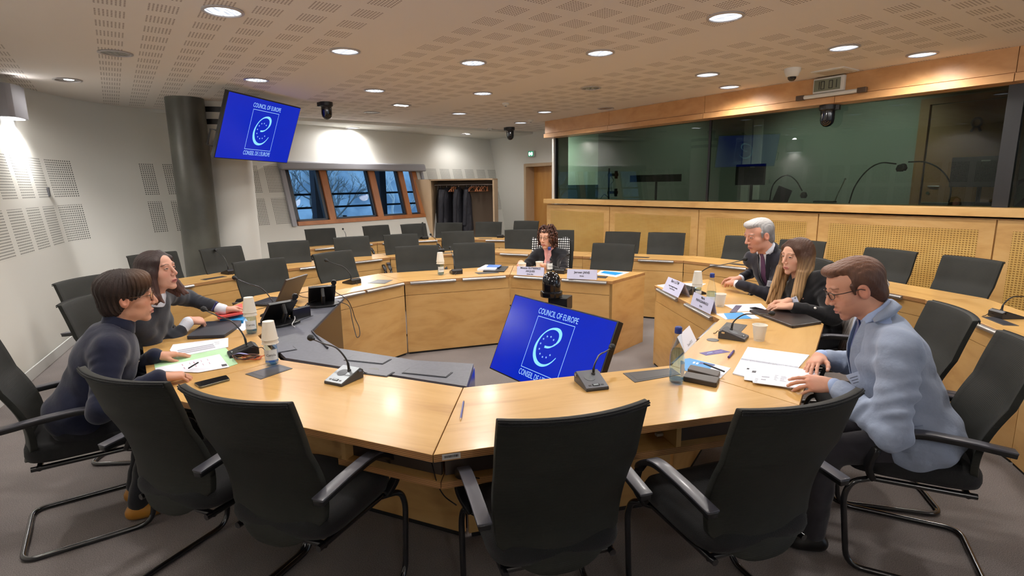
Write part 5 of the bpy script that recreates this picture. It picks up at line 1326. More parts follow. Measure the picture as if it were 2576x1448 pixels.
def seg7(mb, x, z, w, h, segs, th=.008):
    P = {'a': ((0, 1), (1, 1)), 'b': ((1, 1), (1, .5)), 'c': ((1, .5), (1, 0)), 'd': ((0, 0), (1, 0)), 'e': ((0, 0), (0, .5)), 'f': ((0, .5), (0, 1)), 'g': ((0, .5), (1, .5))}
    for s_ in segs: (x0, z0), (x1, z1) = P[s_]; mb.box((x+w*(x0+x1)/2, -.0295, z+h*(z0+z1)/2), (abs(x1-x0)*w+th*.8, .002, abs(z1-z0)*h+th*.8))
b = MB(); seg7(b, -.125, -.04, .03, .08, 'bc'); seg7(b, -.075, -.04, .035, .08, 'abcdef'); seg7(b, .012, -.04, .035, .08, 'abcdef'); seg7(b, .055, -.04, .035, .08, 'bc'); b.build('digits', M_ink, ck)
tb = thing('microphone_bar', 'white tube bar with dark ends below the clock', 'bar', bpt(2088, 237, -.08), rB)
b = MB(); b.tube([(-.30, 0, 0), (.30, 0, 0)], .022, 14); b.build('tube', M_white, tb, smooth=True)
for sx in (-1, 1): b = MB(); b.box((sx*.33, 0, 0), (.09, .05, .055)); b.build('end_block', mat('dark_bronze', s2l(78, 60, 44), .4), tb, bevel=.005)
wd = thing('white_dome_camera', 'white ceiling dome camera left of the clock', 'camera', at(1994, 172, CZ)); b = MB(); b.lathe([(.08, 0), (.08, -.03), (.06, -.075), (.045, -.085)], 24); b.build('housing', M_white, wd, smooth=50)
b = MB(); b.lathe([(.044, -.08), (.040, -.105), (.022, -.122), (.0001, -.126)], 20); b.build('dark_bubble', M_gloss, wd, smooth=50)
hp = thing('ceiling_hatch', 'square ceiling hatch panel above the clock', 'hatch', at(2100, 178, CZ), rB); b = MB(); b.box((0, 0, -.006), (.34, .34, .012)); b.build('frame', M_white, hp); b = MB(); b.box((0, 0, -.014), (.27, .27, .006)); b.build('lid', mat('hatch_beige', s2l(188, 176, 160), .6), hp)
for px, py, lb in ((1272, 259, 'small white smoke detector in the middle of the ceiling'), (1232, 322, 'small white detector at the ceiling joint left of the far camera'), (1335, 301, 'low round detector beside the farthest downlight')):
    t = thing('smoke_detector', lb, 'smoke detector', at(px, py, CZ), 0, 'small ceiling detectors'); b = MB(); b.lathe([(.05, 0), (.05, -.02), (.035, -.035), (.02, -.04)], 20); b.build('housing', M_white, t, smooth=40)
    b = MB(); b.lathe([(.019, -.04), (.015, -.048), (.0001, -.05)], 14); b.build('sensor', M_greyplast, t, smooth=40)
# small bracket on the left wall
p = L0+dL*2.57+nL*.11*1.65-nL*.01+Vector((0, 0, 1.64)); t = thing('wall_bracket', 'small dark bracket on the left perforated wall', 'bracket', p, math.atan2(dL.y, dL.x)); b = MB(); b.box((0, .0, 0), (.03, .02, .10)); b.build('plate', M_greyplast2, t)
# equipment in the booth, standing on the inner console behind the glass
cn = MB(); dbox(cn, .1, 9.5, 1.20, 1.30, .45, 1.05, P=boothP); ob = cn.build('booth_console', mat('booth_console', s2l(70, 66, 58), .5)); tag(ob, 'long dark console counter behind the booth glass', 'counter')
def on_console(s, off): return boothP(s, off, 1.30)
def booth_monitor(px0, py0, px1, py1, off, label, tilt=0.0):
    a = bpt(px0, py0, off); b_ = bpt(px1, py1, off); s0, s1 = (a-B0).dot(dB), (b_-B0).dot(dB); z0, z1 = b_.z, a.z
    t = thing('booth_monitor', label, 'monitor', boothP((s0+s1)/2, off, 1.30), rB, 'monitors in the booth'); w, h = s1-s0, z0-z1; h = abs(h)
    b = MB(); b.box((0, 0, (z0+z1)/2-1.30), (w, .03, h)); p = b.build('panel_back', M_black, t, bevel=.004)
    b = MB(); b.tube([(0, .05, 0), (0, .05, max(.1, (z0+z1)/2-1.3))], .02, 8); b.box((0, .06, .01), (.26, .18, .02)); b.build('stand', M_black, t)
    b = MB(); b.box((w*.08, -.017, (z0+z1)/2-1.30+h*.36), (w*.15, .003, h*.035)); b.build('maker_mark', M_alu, p)
    return t
booth_monitor(1853, 414, 1923, 465, .75, 'dark monitor seen from behind in the middle of the booth')
booth_monitor(2397, 396, 2538, 470, .60, 'large black monitor seen from behind at the right end of the booth')
bx = thing('black_cabinet', 'black box under the large monitor in the booth', 'box', on_console(6.37, .70), rB); b = MB(); b.box((0, 0, .05), (.44, .25, .10)); b.build('body', M_black, bx)
bb = booth_monitor(1586, 441, 1713, 456, 1.0, 'long low dark screen on the console left in the booth')
def booth_lamp(pts, off, label, headpx):
    P = [bpt(a, b_, off) for a, b_ in pts]; base = Vector((P[0].x, P[0].y, 1.30)); t = thing('desk_lamp', label, 'lamp', base, 0, 'gooseneck lamps in the booth')
    P = [base+Vector((0, 0, .02))]+P[1:]; b = MB(); b.tube(smooth_path([p-base for p in P], 6), .008, 8); b.build('bent_arm', M_frame, t, smooth=True)
    b = MB(); b.lathe([(.05, 0), (.045, .02), (.0001, .022)], 16); b.build('foot', M_black, t)
    h = bpt(headpx[0], headpx[1], off)-base; b = MB(); b.lathe([(.012, .03), (.03, .02), (.045, -.02), (.03, -.05)], 16, c=h); b.build('lamp_head', M_black, t, smooth=True); return t
booth_lamp([(2134, 508), (2150, 470), (2180, 430), (2215, 410), (2255, 412)], .55, 'bent gooseneck lamp left of the middle of the booth, its head touching its twin', (2265, 420))
booth_lamp([(2385, 505), (2392, 470), (2370, 430), (2330, 408), (2285, 407)], .55, 'bent gooseneck lamp beside the large booth monitor', (2272, 418))
booth_lamp([(1936, 495), (1945, 465), (1975, 441), (2000, 452), (2018, 480)], .55, 'low bent gooseneck lamp in the booth left of the slim microphone', (2022, 488))
for (a, b_), lb in (((1917, 497), 'slim interpreter console left in the booth'), ((2075, 503), 'slim interpreter console in the middle of the booth'), ((2355, 507), 'slim interpreter console beside the large booth monitor')):
    p = bpt(a, b_, .40); t = thing('interpreter_console', lb, 'console', Vector((p.x, p.y, 1.375)), rB, 'interpreter consoles on the booth ledge'); b = MB(); b.box((0, .0, .014), (.24, .10, .022)); b.build('body', M_greyplast2, t, bevel=.004); b = MB(); b.box((0, -.045, .027), (.24, .012, .006)); b.build('bright_edge', M_alu, t)
mt = bpt(2100, 500, .42); t = thing('booth_microphone', 'slim bright microphone standing in the booth', 'microphone', Vector((mt.x, mt.y, 1.372))); e = bpt(2126, 450, .42)-t.location
b = MB(); b.tube([(0, 0, .0), tuple(e*.3+Vector((-.01, 0, 0))), tuple(e)], .006, 8); b.build('stem', M_alu, t, smooth=True); b = MB(); b.ball(e, .012); b.build('capsule', M_alu, t, smooth=True)
lp2 = bpt(1965, 500, .70); t = thing('booth_laptop', 'black laptop standing open in the booth', 'laptop', Vector((lp2.x, lp2.y, 1.30)), rB); b = MB(); b.box((0, 0, .01), (.30, .20, .02)); b.build('keyboard_base', M_black, t); b = MB(); b.box((.02, -.02, .14), (.20, .012, .24), M=Matrix.Rotation(.35, 3, 'Y')); b.build('lid', M_black, t)
pl = thing('monitor_pole', 'dark pole with brackets and cables at the left end of the booth', 'pole', boothP(.85, .8, 1.30), rB)
b = MB(); b.tube([(0, 0, 0), (0, 0, .62)], .016, 10); b.build('pole', M_black, pl)
for z in (.18, .50): b = MB(); b.box((.10, 0, z), (.22, .05, .05)); b.box((.16, .02, z), (.03, .05, .14)); b.build('bracket', M_black, pl)
b = MB(); b.tube(smooth_path([(-.25, 0, .02), (-.2, .05, .12), (-.1, 0, .14), (.0, .03, .05), (.02, 0, .0)], 6), .006, 6); b.tube(smooth_path([(0, .02, .5), (.08, .04, .40), (.02, .03, .32), (.05, .03, .2)], 6), .004, 6); b.build('cable', M_wireb, pl)
p = bpt(2565, 492, 2.2); t = thing('booth_number_sign', 'black numeral two on the green panel in the booth', 'sign', p, rB)
text_mesh('numeral', '2', .50, M_ink, t, frame_m((.07, 0, .02), (1, 0, 0), (0, 0, 1)), .003)
hk = thing('door_sign', 'small black ribbon sign on the booth door', 'sign', bpt(2457, 312, 2.26), rB); b = MB(); b.tube([(.05*math.cos(a), 0, .02+.055*math.sin(a)) for a in [2*PI*i/20 for i in range(20)]], .014, 8, closed=True); b.tube([(-.02, 0, -.03), (-.05, 0, -.09)], .015, 8); b.tube([(.02, 0, -.03), (.05, 0, -.09)], .015, 8); b.build('ribbon', M_black, hk)

# ---------------------------------------------------------------- jackets over chair backs
def check_mat():
    m, nt, b = new_mat('houndstooth_cloth'); tc = nt.nodes.new('ShaderNodeTexCoord'); sep = nt.nodes.new('ShaderNodeSeparateXYZ'); nt.links.new(tc.outputs['Object'], sep.inputs[0])
    x = (S(nt, sep.outputs[0])*40).frac()-.5; z = (S(nt, sep.outputs[2])*40).frac()-.5; k = (x.abs()+z.abs()).lt(.40)
    r = nt.nodes.new('ShaderNodeValToRGB'); r.color_ramp.interpolation = 'CONSTANT'; r.color_ramp.elements[0].color = rgb(s2l(24, 24, 26)); r.color_ramp.elements[1].color = rgb(s2l(226, 226, 224)); r.color_ramp.elements[1].position = .5
    nt.links.new(k.k, r.inputs['Fac']); nt.links.new(r.outputs[0], b.inputs['Base Color']); b.inputs['Roughness'].default_value = .9; return m
def stripe_mat():
    m, nt, b = new_mat('striped_cloth'); tc = nt.nodes.new('ShaderNodeTexCoord'); sep = nt.nodes.new('ShaderNodeSeparateXYZ'); nt.links.new(tc.outputs['Object'], sep.inputs[0])
    k = (S(nt, sep.outputs[0])*32).frac()
    r = nt.nodes.new('ShaderNodeValToRGB'); r.color_ramp.elements[0].color = rgb(s2l(120, 112, 108)); r.color_ramp.elements[1].color = rgb(s2l(190, 182, 176)); r.color_ramp.elements[1].position = .6
    nt.links.new(k.k, r.inputs['Fac']); nt.links.new(r.outputs[0], b.inputs['Base Color']); b.inputs['Roughness'].default_value = .9; return m
def draped(chair, label, m, x0, x1, zf, zb, name='jacket'):
    t = thing(name, label, 'jacket', chair.location, chair.rotation_euler.z); vs = []; nu = 16
    prof = [(.040, zf), (.034, .75), (.030, .90), (.022, .985), (.0, 1.018), (-.024, .985), (-.032, .88), (-.036, .72), (-.040, zb)]
    for i in range(nu+1):
        u = x0+(x1-x0)*i/nu
        for dy, z in prof:
            h = (z-.40)/.60; y = -.215-.135*min(1, h)**1.7+.035*math.sin(PI*min(1, h*1.5))+.052*u*u*(.6+.4*h)
            vs.append((u*.245+.006*math.sin(z*20), y+dy+.008*math.sin(i*1.7+z*8), z+.01*math.sin(i*.9)))
    n = len(prof); b = MB(); b.add(vs, [(i*n+j, (i+1)*n+j, (i+1)*n+j+1, i*n+j+1) for i in range(nu) for j in range(n-1)])
    o = b.build('cloth', m, t, smooth=80); so = o.modifiers.new('thickness', 'SOLIDIFY'); so.thickness = .008; so.offset = 1
    c = MB(); c.tube(smooth_path([(x0*.1, -.30, 1.0), (0, -.335, 1.03), (x1*.1, -.30, 1.0)], 6), .012, 8); c.build('collar', m, t, smooth=True)
    return t
kc = [c for c in bpy.data.objects if str(c.get('label', '')).startswith('black chair with a houndstooth')][0]
sc_ = [c for c in bpy.data.objects if str(c.get('label', '')).startswith('black chair with a striped')][0]
draped(kc, 'black and white houndstooth jacket over the chair of the curly-haired woman', check_mat(), -.78, 1.02, .52, .55)
draped(sc_, 'beige striped jacket hanging over the chair of the long-haired woman', stripe_mat(), -1.0, 1.0, .50, .50)
# ---------------------------------------------------------------- implicit surfaces for bodies, hair and clothes
V3 = lambda p: np.array(p, float)
def smin(a, b, k):
    h = np.maximum(k-np.abs(a-b), 0)/k
    return np.minimum(a, b)-h*h*k*.25
def prim_d(pr, X, Y, Z):
    t = pr[0]
    if t == 'cap':
        _, a, b, ra, rb = pr[:5]; a = V3(a); b = V3(b); ab = b-a; L2 = max(ab@ab, 1e-9)
        px, py, pz = X-a[0], Y-a[1], Z-a[2]
        h = np.clip((px*ab[0]+py*ab[1]+pz*ab[2])/L2, 0, 1)
        d = np.sqrt((px-h*ab[0])**2+(py-h*ab[1])**2+(pz-h*ab[2])**2)-(ra+(rb-ra)*h)
        o = pr[6] if len(pr) > 6 else None
        if o: d = d - o[0]*np.sin(h*o[1]*2*PI+o[2]+28*(px-py))*(.55+.45*np.sin(h*11+2*o[2]+17*(px+pz)))*np.clip(np.sin(h*PI)*1.6, 0, 1)
        return d
    _, c, r, R = pr[:4]; c = V3(c); px, py, pz = X-c[0], Y-c[1], Z-c[2]
    if R is not None:
        qx = px*R[0][0]+py*R[1][0]+pz*R[2][0]; qy = px*R[0][1]+py*R[1][1]+pz*R[2][1]; qz = px*R[0][2]+py*R[1][2]+pz*R[2][2]
    else: qx, qy, qz = px, py, pz
    k0 = np.sqrt((qx/r[0])**2+(qy/r[1])**2+(qz/r[2])**2)+1e-9
    k1 = np.sqrt((qx/r[0]**2)**2+(qy/r[1]**2)**2+(qz/r[2]**2)**2)+1e-9
    return k0*(k0-1)/k1
def prim_bb(pr):
    if pr[0] == 'cap':
        r = max(pr[3], pr[4]); a, b = V3(pr[1]), V3(pr[2]); return np.minimum(a, b)-r, np.maximum(a, b)+r
    r = max(pr[2]) if pr[3] is not None else V3(pr[2]); return V3(pr[1])-r, V3(pr[1])+r
def pk(pr, default): return pr[5] if pr[0] == 'cap' and len(pr) > 5 and pr[5] is not None else (pr[4] if pr[0] != 'cap' and len(pr) > 4 and pr[4] is not None else default)
def sdf_grid(prims, res, k=.02, noise=None, lo=None, hi=None):
    """prims: list; an entry ('sub', prim) carves"""
    if lo is None:
        bbs = [prim_bb(p) for p in prims if p[0] != 'sub']; lo = np.min([b[0] for b in bbs], 0)-res*3-.012; hi = np.max([b[1] for b in bbs], 0)+res*3+.012
    ax = [np.arange(lo[i], hi[i]+res, res) for i in range(3)]
    D = np.full([len(a) for a in ax], 1.0, np.float32)
    for p in prims:
        sub = p[0] == 'sub'; q = p[1] if sub else p; kk = pk(q, k); b0, b1 = prim_bb(q); m = kk+.03
        sl = []
        for i in range(3):
            i0 = max(0, int((b0[i]-m-lo[i])/res)); i1 = min(len(ax[i]), int((b1[i]+m-lo[i])/res)+2); sl.append(slice(i0, i1))
        if any(s.stop <= s.start for s in sl): continue
        X, Y, Z = np.meshgrid(ax[0][sl[0]], ax[1][sl[1]], ax[2][sl[2]], indexing='ij', sparse=True)
        d = prim_d(q, X, Y, Z); cur = D[tuple(sl)]
        D[tuple(sl)] = (-smin(-cur, d, kk)) if sub else smin(cur, d, kk)
    if noise is not None:
        X, Y, Z = np.meshgrid(*ax, indexing='ij', sparse=True); D = D+noise(X, Y, Z)
    return D, ax
def surface_nets(D, ax):
    res = ax[0][1]-ax[0][0]; s = D < 0; nx, ny, nz = D.shape
    corners = [(i, j, k) for i in (0, 1) for j in (0, 1) for k in (0, 1)]
    cnt = sum(s[i:nx-1+i, j:ny-1+j, k:nz-1+k].astype(np.int8) for i, j, k in corners)
    act = (cnt > 0) & (cnt < 8); ids = -np.ones(act.shape, np.int64); I = np.argwhere(act); ids[act] = np.arange(len(I))
    acc = np.zeros((len(I), 3)); n = np.zeros(len(I))
    edges = [(a, b) for a in corners for b in corners if a < b and sum(abs(a[q]-b[q]) for q in range(3)) == 1]
    for a, b in edges:
        da = D[I[:, 0]+a[0], I[:, 1]+a[1], I[:, 2]+a[2]]; db = D[I[:, 0]+b[0], I[:, 1]+b[1], I[:, 2]+b[2]]
        c = (da < 0) != (db < 0); t = np.where(c, da/np.where(c, da-db, 1), 0)
        A = np.array(a, float); B = np.array(b, float); acc += np.where(c[:, None], A+(B-A)*t[:, None], 0); n += c
    P = (I+acc/n[:, None])*res+np.array([ax[0][0], ax[1][0], ax[2][0]])
    F = []
    for axis in range(3):
        sh = [slice(0, nx), slice(0, ny), slice(0, nz)]; a = [slice(1, D.shape[q]-1) for q in range(3)]
        a0 = list(a); a1 = list(a); a0[axis] = slice(0, D.shape[axis]-1); a1[axis] = slice(1, D.shape[axis])
        s0 = s[tuple(a0)]; s1 = s[tuple(a1)]; E = np.argwhere(s0 != s1)
        off = np.array([1 if q != axis else 0 for q in range(3)]); E2 = E+off
        u, v = [(1, 2), (2, 0), (0, 1)][axis]; eu = np.eye(3, dtype=int)[u]; ev = np.eye(3, dtype=int)[v]
        q0 = ids[tuple((E2-eu-ev).T)]; q1 = ids[tuple((E2-ev).T)]; q2 = ids[tuple(E2.T)]; q3 = ids[tuple((E2-eu).T)]
        fl = s0[tuple(E.T)]; quad = np.stack([q0, q1, q2, q3], 1); quad[~fl] = quad[~fl][:, ::-1]; F.append(quad)
    F = np.concatenate(F); F = F[(F >= 0).all(1)]
    return P, F
def relax(P, F, it=1, w=.5):
    for _ in range(it):
        acc = np.zeros_like(P); n = np.zeros(len(P))
        for a, b in ((0, 1), (1, 2), (2, 3), (3, 0)):
            np.add.at(acc, F[:, a], P[F[:, b]]); np.add.at(acc, F[:, b], P[F[:, a]]); np.add.at(n, F[:, a], 1); np.add.at(n, F[:, b], 1)
        P = P*(1-w)+acc/np.maximum(n, 1)[:, None]*w
    return P
def sdf_parts(prims, res, k=.02, noise=None, M=None, it=1):
    D, ax = sdf_grid(prims, res, k, noise); P, F = surface_nets(D, ax); L = relax(P, F, it, .4) if it else P
    W = L if M is None else L@np.array(M[:3, :3]).T + np.array(M[:3, 3])
    return L, W, F
def np_mesh(name, P, F, m, parent, colors=None, origin=None, two=False):
    o3 = np.array(origin if origin is not None else (0, 0, 0)); me = bpy.data.meshes.new(name)
    me.vertices.add(len(P)); me.vertices.foreach_set('co', (P-o3).astype(np.float32).ravel())
    me.loops.add(F.size); me.loops.foreach_set('vertex_index', F.astype(np.int32).ravel())
    me.polygons.add(len(F)); me.polygons.foreach_set('loop_start', np.arange(0, F.size, 4, dtype=np.int32))
    me.update(calc_edges=True); me.validate()
    if colors is not None:
        c = me.color_attributes.new('Col', 'FLOAT_COLOR', 'POINT'); buf = np.ones((len(P), 4), np.float32); buf[:, :3] = colors; c.data.foreach_set('color', buf.ravel())
    me.materials.append(m); me.shade_smooth()
    ob = bpy.data.objects.new(name, me); COL.objects.link(ob); ob.parent = parent
    return ob
def attr_mat(name, rough=.5, sss=0.0, bump=None, spec=.4, sheen=0):
    m, nt, b = new_mat(name); a = nt.nodes.new('ShaderNodeAttribute'); a.attribute_name = 'Col'
    nt.links.new(a.outputs['Color'], b.inputs['Base Color']); b.inputs['Roughness'].default_value = rough; b.inputs['Specular IOR Level'].default_value = spec
    if sss: b.inputs['Subsurface Weight'].default_value = sss; b.inputs['Subsurface Radius'].default_value = (.012, .005, .003); b.inputs['Subsurface Scale'].default_value = .5
    if bump:
        tc = nt.nodes.new('ShaderNodeTexCoord'); mp = nt.nodes.new('ShaderNodeMapping'); nt.links.new(tc.outputs['Object'], mp.inputs[0]); mp.inputs['Scale'].default_value = bump[2]
        n = nt.nodes.new('ShaderNodeTexNoise'); n.inputs['Scale'].default_value = bump[0]; n.inputs['Detail'].default_value = 5; nt.links.new(mp.outputs[0], n.inputs['Vector'])
        bp = nt.nodes.new('ShaderNodeBump'); bp.inputs['Strength'].default_value = bump[1]; bp.inputs['Distance'].default_value = .004; nt.links.new(n.outputs['Fac'], bp.inputs['Height']); nt.links.new(bp.outputs[0], b.inputs['Normal'])
    return m
M_skin = attr_mat('skin', .52, .05, (220, .12, (1, 1, 1)))
M_hair = attr_mat('hair', .45, 0, (210, .8, (1, 1, .10)), .3)
def cloth(name, c, rough=.85, sheen=.2, scale=9, stren=.35): return mat(name, c, rough, sheen=sheen, spec=.25, bump=(scale, stren, (1, 1, 1), .02))

HEAD = [('ell', (0, -.014, .038), (.074, .094, .086), None, .02), ('ell', (0, .028, .040), (.060, .060, .062), None, .02), ('ell', (0, .026, -.026), (.058, .062, .074), None, .02),
 ('ell', (.040, .046, -.014), (.024, .024, .024), None, .018), ('ell', (-.040, .046, -.014), (.024, .024, .024), None, .018),
 ('ell', (0, .016, -.068), (.052, .056, .036), None, .02), ('ell', (0, .064, -.098), (.022, .020, .017), None, .018), ('ell', (0, .068, -.060), (.028, .020, .024), None, .014),
 ('cap', (-.038, .080, .033), (.038, .080, .033), .009, .009, .014), ('cap', (0, .086, .024), (0, .108, -.022), .0075, .0105, .009),
 ('ell', (.012, .096, -.028), (.009, .010, .008), None, .006), ('ell', (-.012, .096, -.028), (.009, .010, .008), None, .006),
 ('sub', ('ell', (.031, .100, .014), (.019, .016, .0125), None, .010)), ('sub', ('ell', (-.031, .100, .014), (.019, .016, .0125), None, .010)),
 ('ell', (.031, .0775, .013), (.0125, .0125, .0125), None, .002), ('ell', (-.031, .0775, .013), (.0125, .0125, .0125), None, .002),
 ('cap', (.043, .0805, .0155), (.031, .0895, .0205), .003, .003, .003), ('cap', (.031, .0895, .0205), (.019, .085, .0155), .003, .003, .003),
 ('cap', (-.043, .0805, .0155), (-.031, .0895, .0205), .003, .003, .003), ('cap', (-.031, .0895, .0205), (-.019, .085, .0155), .003, .003, .003),
 ('cap', (-.021, .084, -.0625), (0, .0915, -.0585), .0045, .0055, .004), ('cap', (0, .0915, -.0585), (.021, .084, -.0625), .0055, .0045, .004),
 ('cap', (-.017, .084, -.0685), (.0, .0895, -.0705), .005, .006, .004), ('cap', (0, .0895, -.0705), (.017, .084, -.0685), .006, .005, .004),
 ('sub', ('cap', (-.021, .0955, -.0645), (.021, .0955, -.0645), .0018, .0018, .003)),
 ('ell', (.075, -.010, -.002), (.010, .020, .031), None, .006), ('ell', (-.075, -.010, -.002), (.010, .020, .031), None, .006),
 ('sub', ('ell', (.084, -.006, .002), (.007, .011, .018), None, .004)), ('sub', ('ell', (-.084, -.006, .002), (.007, .011, .018), None, .004)),
 ('sub', ('ell', (.007, .104, -.034), (.004, .006, .003), None, .003)), ('sub', ('ell', (-.007, .104, -.034), (.004, .006, .003), None, .003))]
def skin_colors(L, skin, lip, brow, stubble=None, look=(0, 0), brow_w=1.0):
    C = np.tile(V3(skin), (len(L), 1)); x, y, z = L.T; ax_ = np.abs(x)
    ch = np.exp(-(((ax_-.042)/.018)**2+((z+.024)/.018)**2))*(y > .03); C = C*(1-ch[:, None]*np.array([.0, .09, .09]))
    ns = np.exp(-((x/.014)**2+((z+.024)/.014)**2))*(y > .085); C = C*(1-ns[:, None]*np.array([.0, .07, .07]))
    ear = np.clip((ax_-.068)/.01, 0, 1)*(np.abs(z) < .035); C = C*(1-ear[:, None]*np.array([0, .15, .15]))
    if stubble is not None:
        col, amt, goatee = stubble
        j = np.clip((-.035-z)/.03, 0, 1)*np.clip((y+.02)/.05, 0, 1)*(z > -.13)*amt; must = np.exp(-((x/.026)**2+((z+.049)/.006)**2))*(y > .07)*goatee
        gt = np.exp(-((x/.026)**2+((z+.094)/.018)**2))*(y > .03)*goatee; j = np.clip(np.maximum(np.maximum(j, must), gt), 0, 1); C = C*(1-j[:, None])+V3(col)*j[:, None]
    zb = .034+.006*np.sin(np.clip((ax_-.012)/.038, 0, 1)*PI)
    bm = np.clip(1-np.abs(z-zb)/(.0045*brow_w), 0, 1)*(ax_ > .013)*(ax_ < .051)*(y > .055); C = C*(1-bm[:, None])+V3(brow)*bm[:, None]
    lp_ = np.clip(1.4-np.abs(z+.0645)/.0095*1.1, 0, 1)*np.clip((.0245-ax_)/.004, 0, 1)*(y > .078); C = C*(1-lp_[:, None])+V3(lip)*lp_[:, None]
    gv = (np.abs(z+.0645) < .0014)*(ax_ < .020)*(y > .08); C[gv] = V3(lip)*.35
    ex = ax_-.031; ez = z-.013; ey = (ex/.0115)**2+(ez/.0040)**2; e = (ey < 1)*(y > .080); C[e] = (.40, .37, .35)
    ir = (((x-np.sign(x)*.031-look[0])**2+(ez-look[1])**2) < .0050**2)*e; C[ir] = (.035, .022, .015)
    ls = (ey >= 1)*(ey < 1.75)*(ez > -.002)*(y > .080); C[ls] = V3(skin)*.22
    return C
def head_mat(o, yaw, pitch, tilt, s):
    """head frame: x right, y forward"""
    f = Vector((math.cos(yaw)*math.cos(pitch), math.sin(yaw)*math.cos(pitch), math.sin(pitch))); r = f.cross(Vector((0, 0, 1))).normalized(); u = r.cross(f)
    r2 = r*math.cos(tilt)+u*math.sin(tilt); u2 = -r*math.sin(tilt)+u*math.cos(tilt)
    m = Matrix((r2*s, f*s, u2*s)).transposed().to_4x4(); m.translation = o; return m
def npM(m): return np.array([list(r) for r in m])
def ik(S_, W_, l1, l2, pole):
    v = W_-S_; d = min(v.length, (l1+l2)*.995); n = v.normalized(); a = (l1*l1-l2*l2+d*d)/(2*d); h = math.sqrt(max(1e-6, l1*l1-a*a))
    p = (pole-n*pole.dot(n)).normalized(); return S_+n*a+p*h
FL = {'i': (.040, .025, .020), 'm': (.045, .028, .021), 'r': (.041, .026, .020), 'p': (.032, .020, .017)}
def hand_parts(wr, fd, up, side, curl, skin, s=1.0, fore=None, thumb=0.0, spread=1.0):
    """wrist, finger direction, back-of-hand normal; side -1 right, +1 left; curl per finger (3 angles)"""
    y = fd.normalized(); z = (up-y*up.dot(y)).normalized(); x = y.cross(z)
    M = Matrix((x*s, y*s, z*s)).transposed().to_4x4(); M.translation = wr
    t = side; mc = {'i': (t*.027, .086, .0), 'm': (t*.009, .091, .003), 'r': (-t*.010, .087, .001), 'p': (-t*.027, .077, -.004)}
    pr = []; tips = []
    for k, (a, b, c) in mc.items():
        pr.append(('cap', (a*.55, .004, 0), (a, b, c), .0150, .0112, .014))
    pr.append(('ell', (0, .050, -.004), (.036, .044, .0125), None, .014)); pr.append(('ell', (t*.024, .034, -.010), (.015, .028, .013), None, .012))
    for k in 'imrp':
        a = V3(mc[k]); sp = {'i': .10, 'm': .02, 'r': -.05, 'p': -.14}[k]*t*spread; th = 0; r0 = {'i': .0086, 'm': .0088, 'r': .0084, 'p': .0072}[k]; cs = curl[k] if isinstance(curl, dict) else curl
        for q in range(3):
            th += cs[q]; d = V3((math.sin(sp), math.cos(th)*math.cos(sp), -math.sin(th))); b = a+d*FL[k][q]; pr.append(('cap', tuple(a), tuple(b), r0-.0005*q, r0-.0007*(q+1), .0035)); a = b
        tips.append((a-d*.006, V3((0, math.sin(th), math.cos(th))), r0))
    a = V3((t*.026, .026, -.008)); dd = V3((t*(.72-.4*thumb), .66+.2*thumb, -.22-.3*thumb))
    for q, (l, r0, r1) in enumerate(((.036, .0125, .0105), (.030, .0105, .0095), (.024, .0095, .0080))):
        dn = dd/np.linalg.norm(dd); b = a+dn*l; pr.append(('cap', tuple(a), tuple(b), r0, r1, .006 if q else .012)); a = b; dd = dd+V3((-t*.28, .18, -.05))
    tips.append((a-dn*.006, V3((t*.3, 0, .95)), .0085))
    fv = (Vector(fore)-wr) if fore is not None else -y*.1
    fl = M.to_3x3().inverted() @ (fv.normalized()*.10); pr.append(('cap', (0, .004, 0), tuple(fl), .0235, .030, .02))
    L, W, F = sdf_parts(pr, .0026, .004, None, npM(M), 1)
    C = np.tile(V3(skin), (len(L), 1))
    for tp, nn, r0 in tips:
        q = L-tp; nl = (np.linalg.norm(q, axis=1) < r0*1.15)*((q@nn) > r0*.35); C[nl] = V3(skin)*.6+V3((.75, .55, .52))*.4
    kn = np.zeros(len(L))
    for k in 'imrp': kn += np.exp(-(np.linalg.norm(L-V3(mc[k])-V3((0, 0, .008)), axis=1)/.010)**2)
    C = C*(1-np.clip(kn, 0, 1)[:, None]*np.array([0, .12, .13])); C[:, 0] *= 1.0
    return W, F, C
def surf(prims, o, d, k=.02, far=.5):
    """first surface point along a ray from inside"""
    o = V3(o); d = V3(d); d = d/np.linalg.norm(d); t = np.linspace(0, far, 240); P = o+t[:, None]*d; D = np.full(len(t), 1.0)
    for p in prims:
        sub = p[0] == 'sub'; q = p[1] if sub else p; v = prim_d(q, P[:, 0], P[:, 1], P[:, 2]); kk = pk(q, k); D = -smin(-D, v, kk) if sub else smin(D, v, kk)
    ins = np.where(D < 0)[0]; i = ins[-1] if len(ins) else 0
    return Vector(P[i])
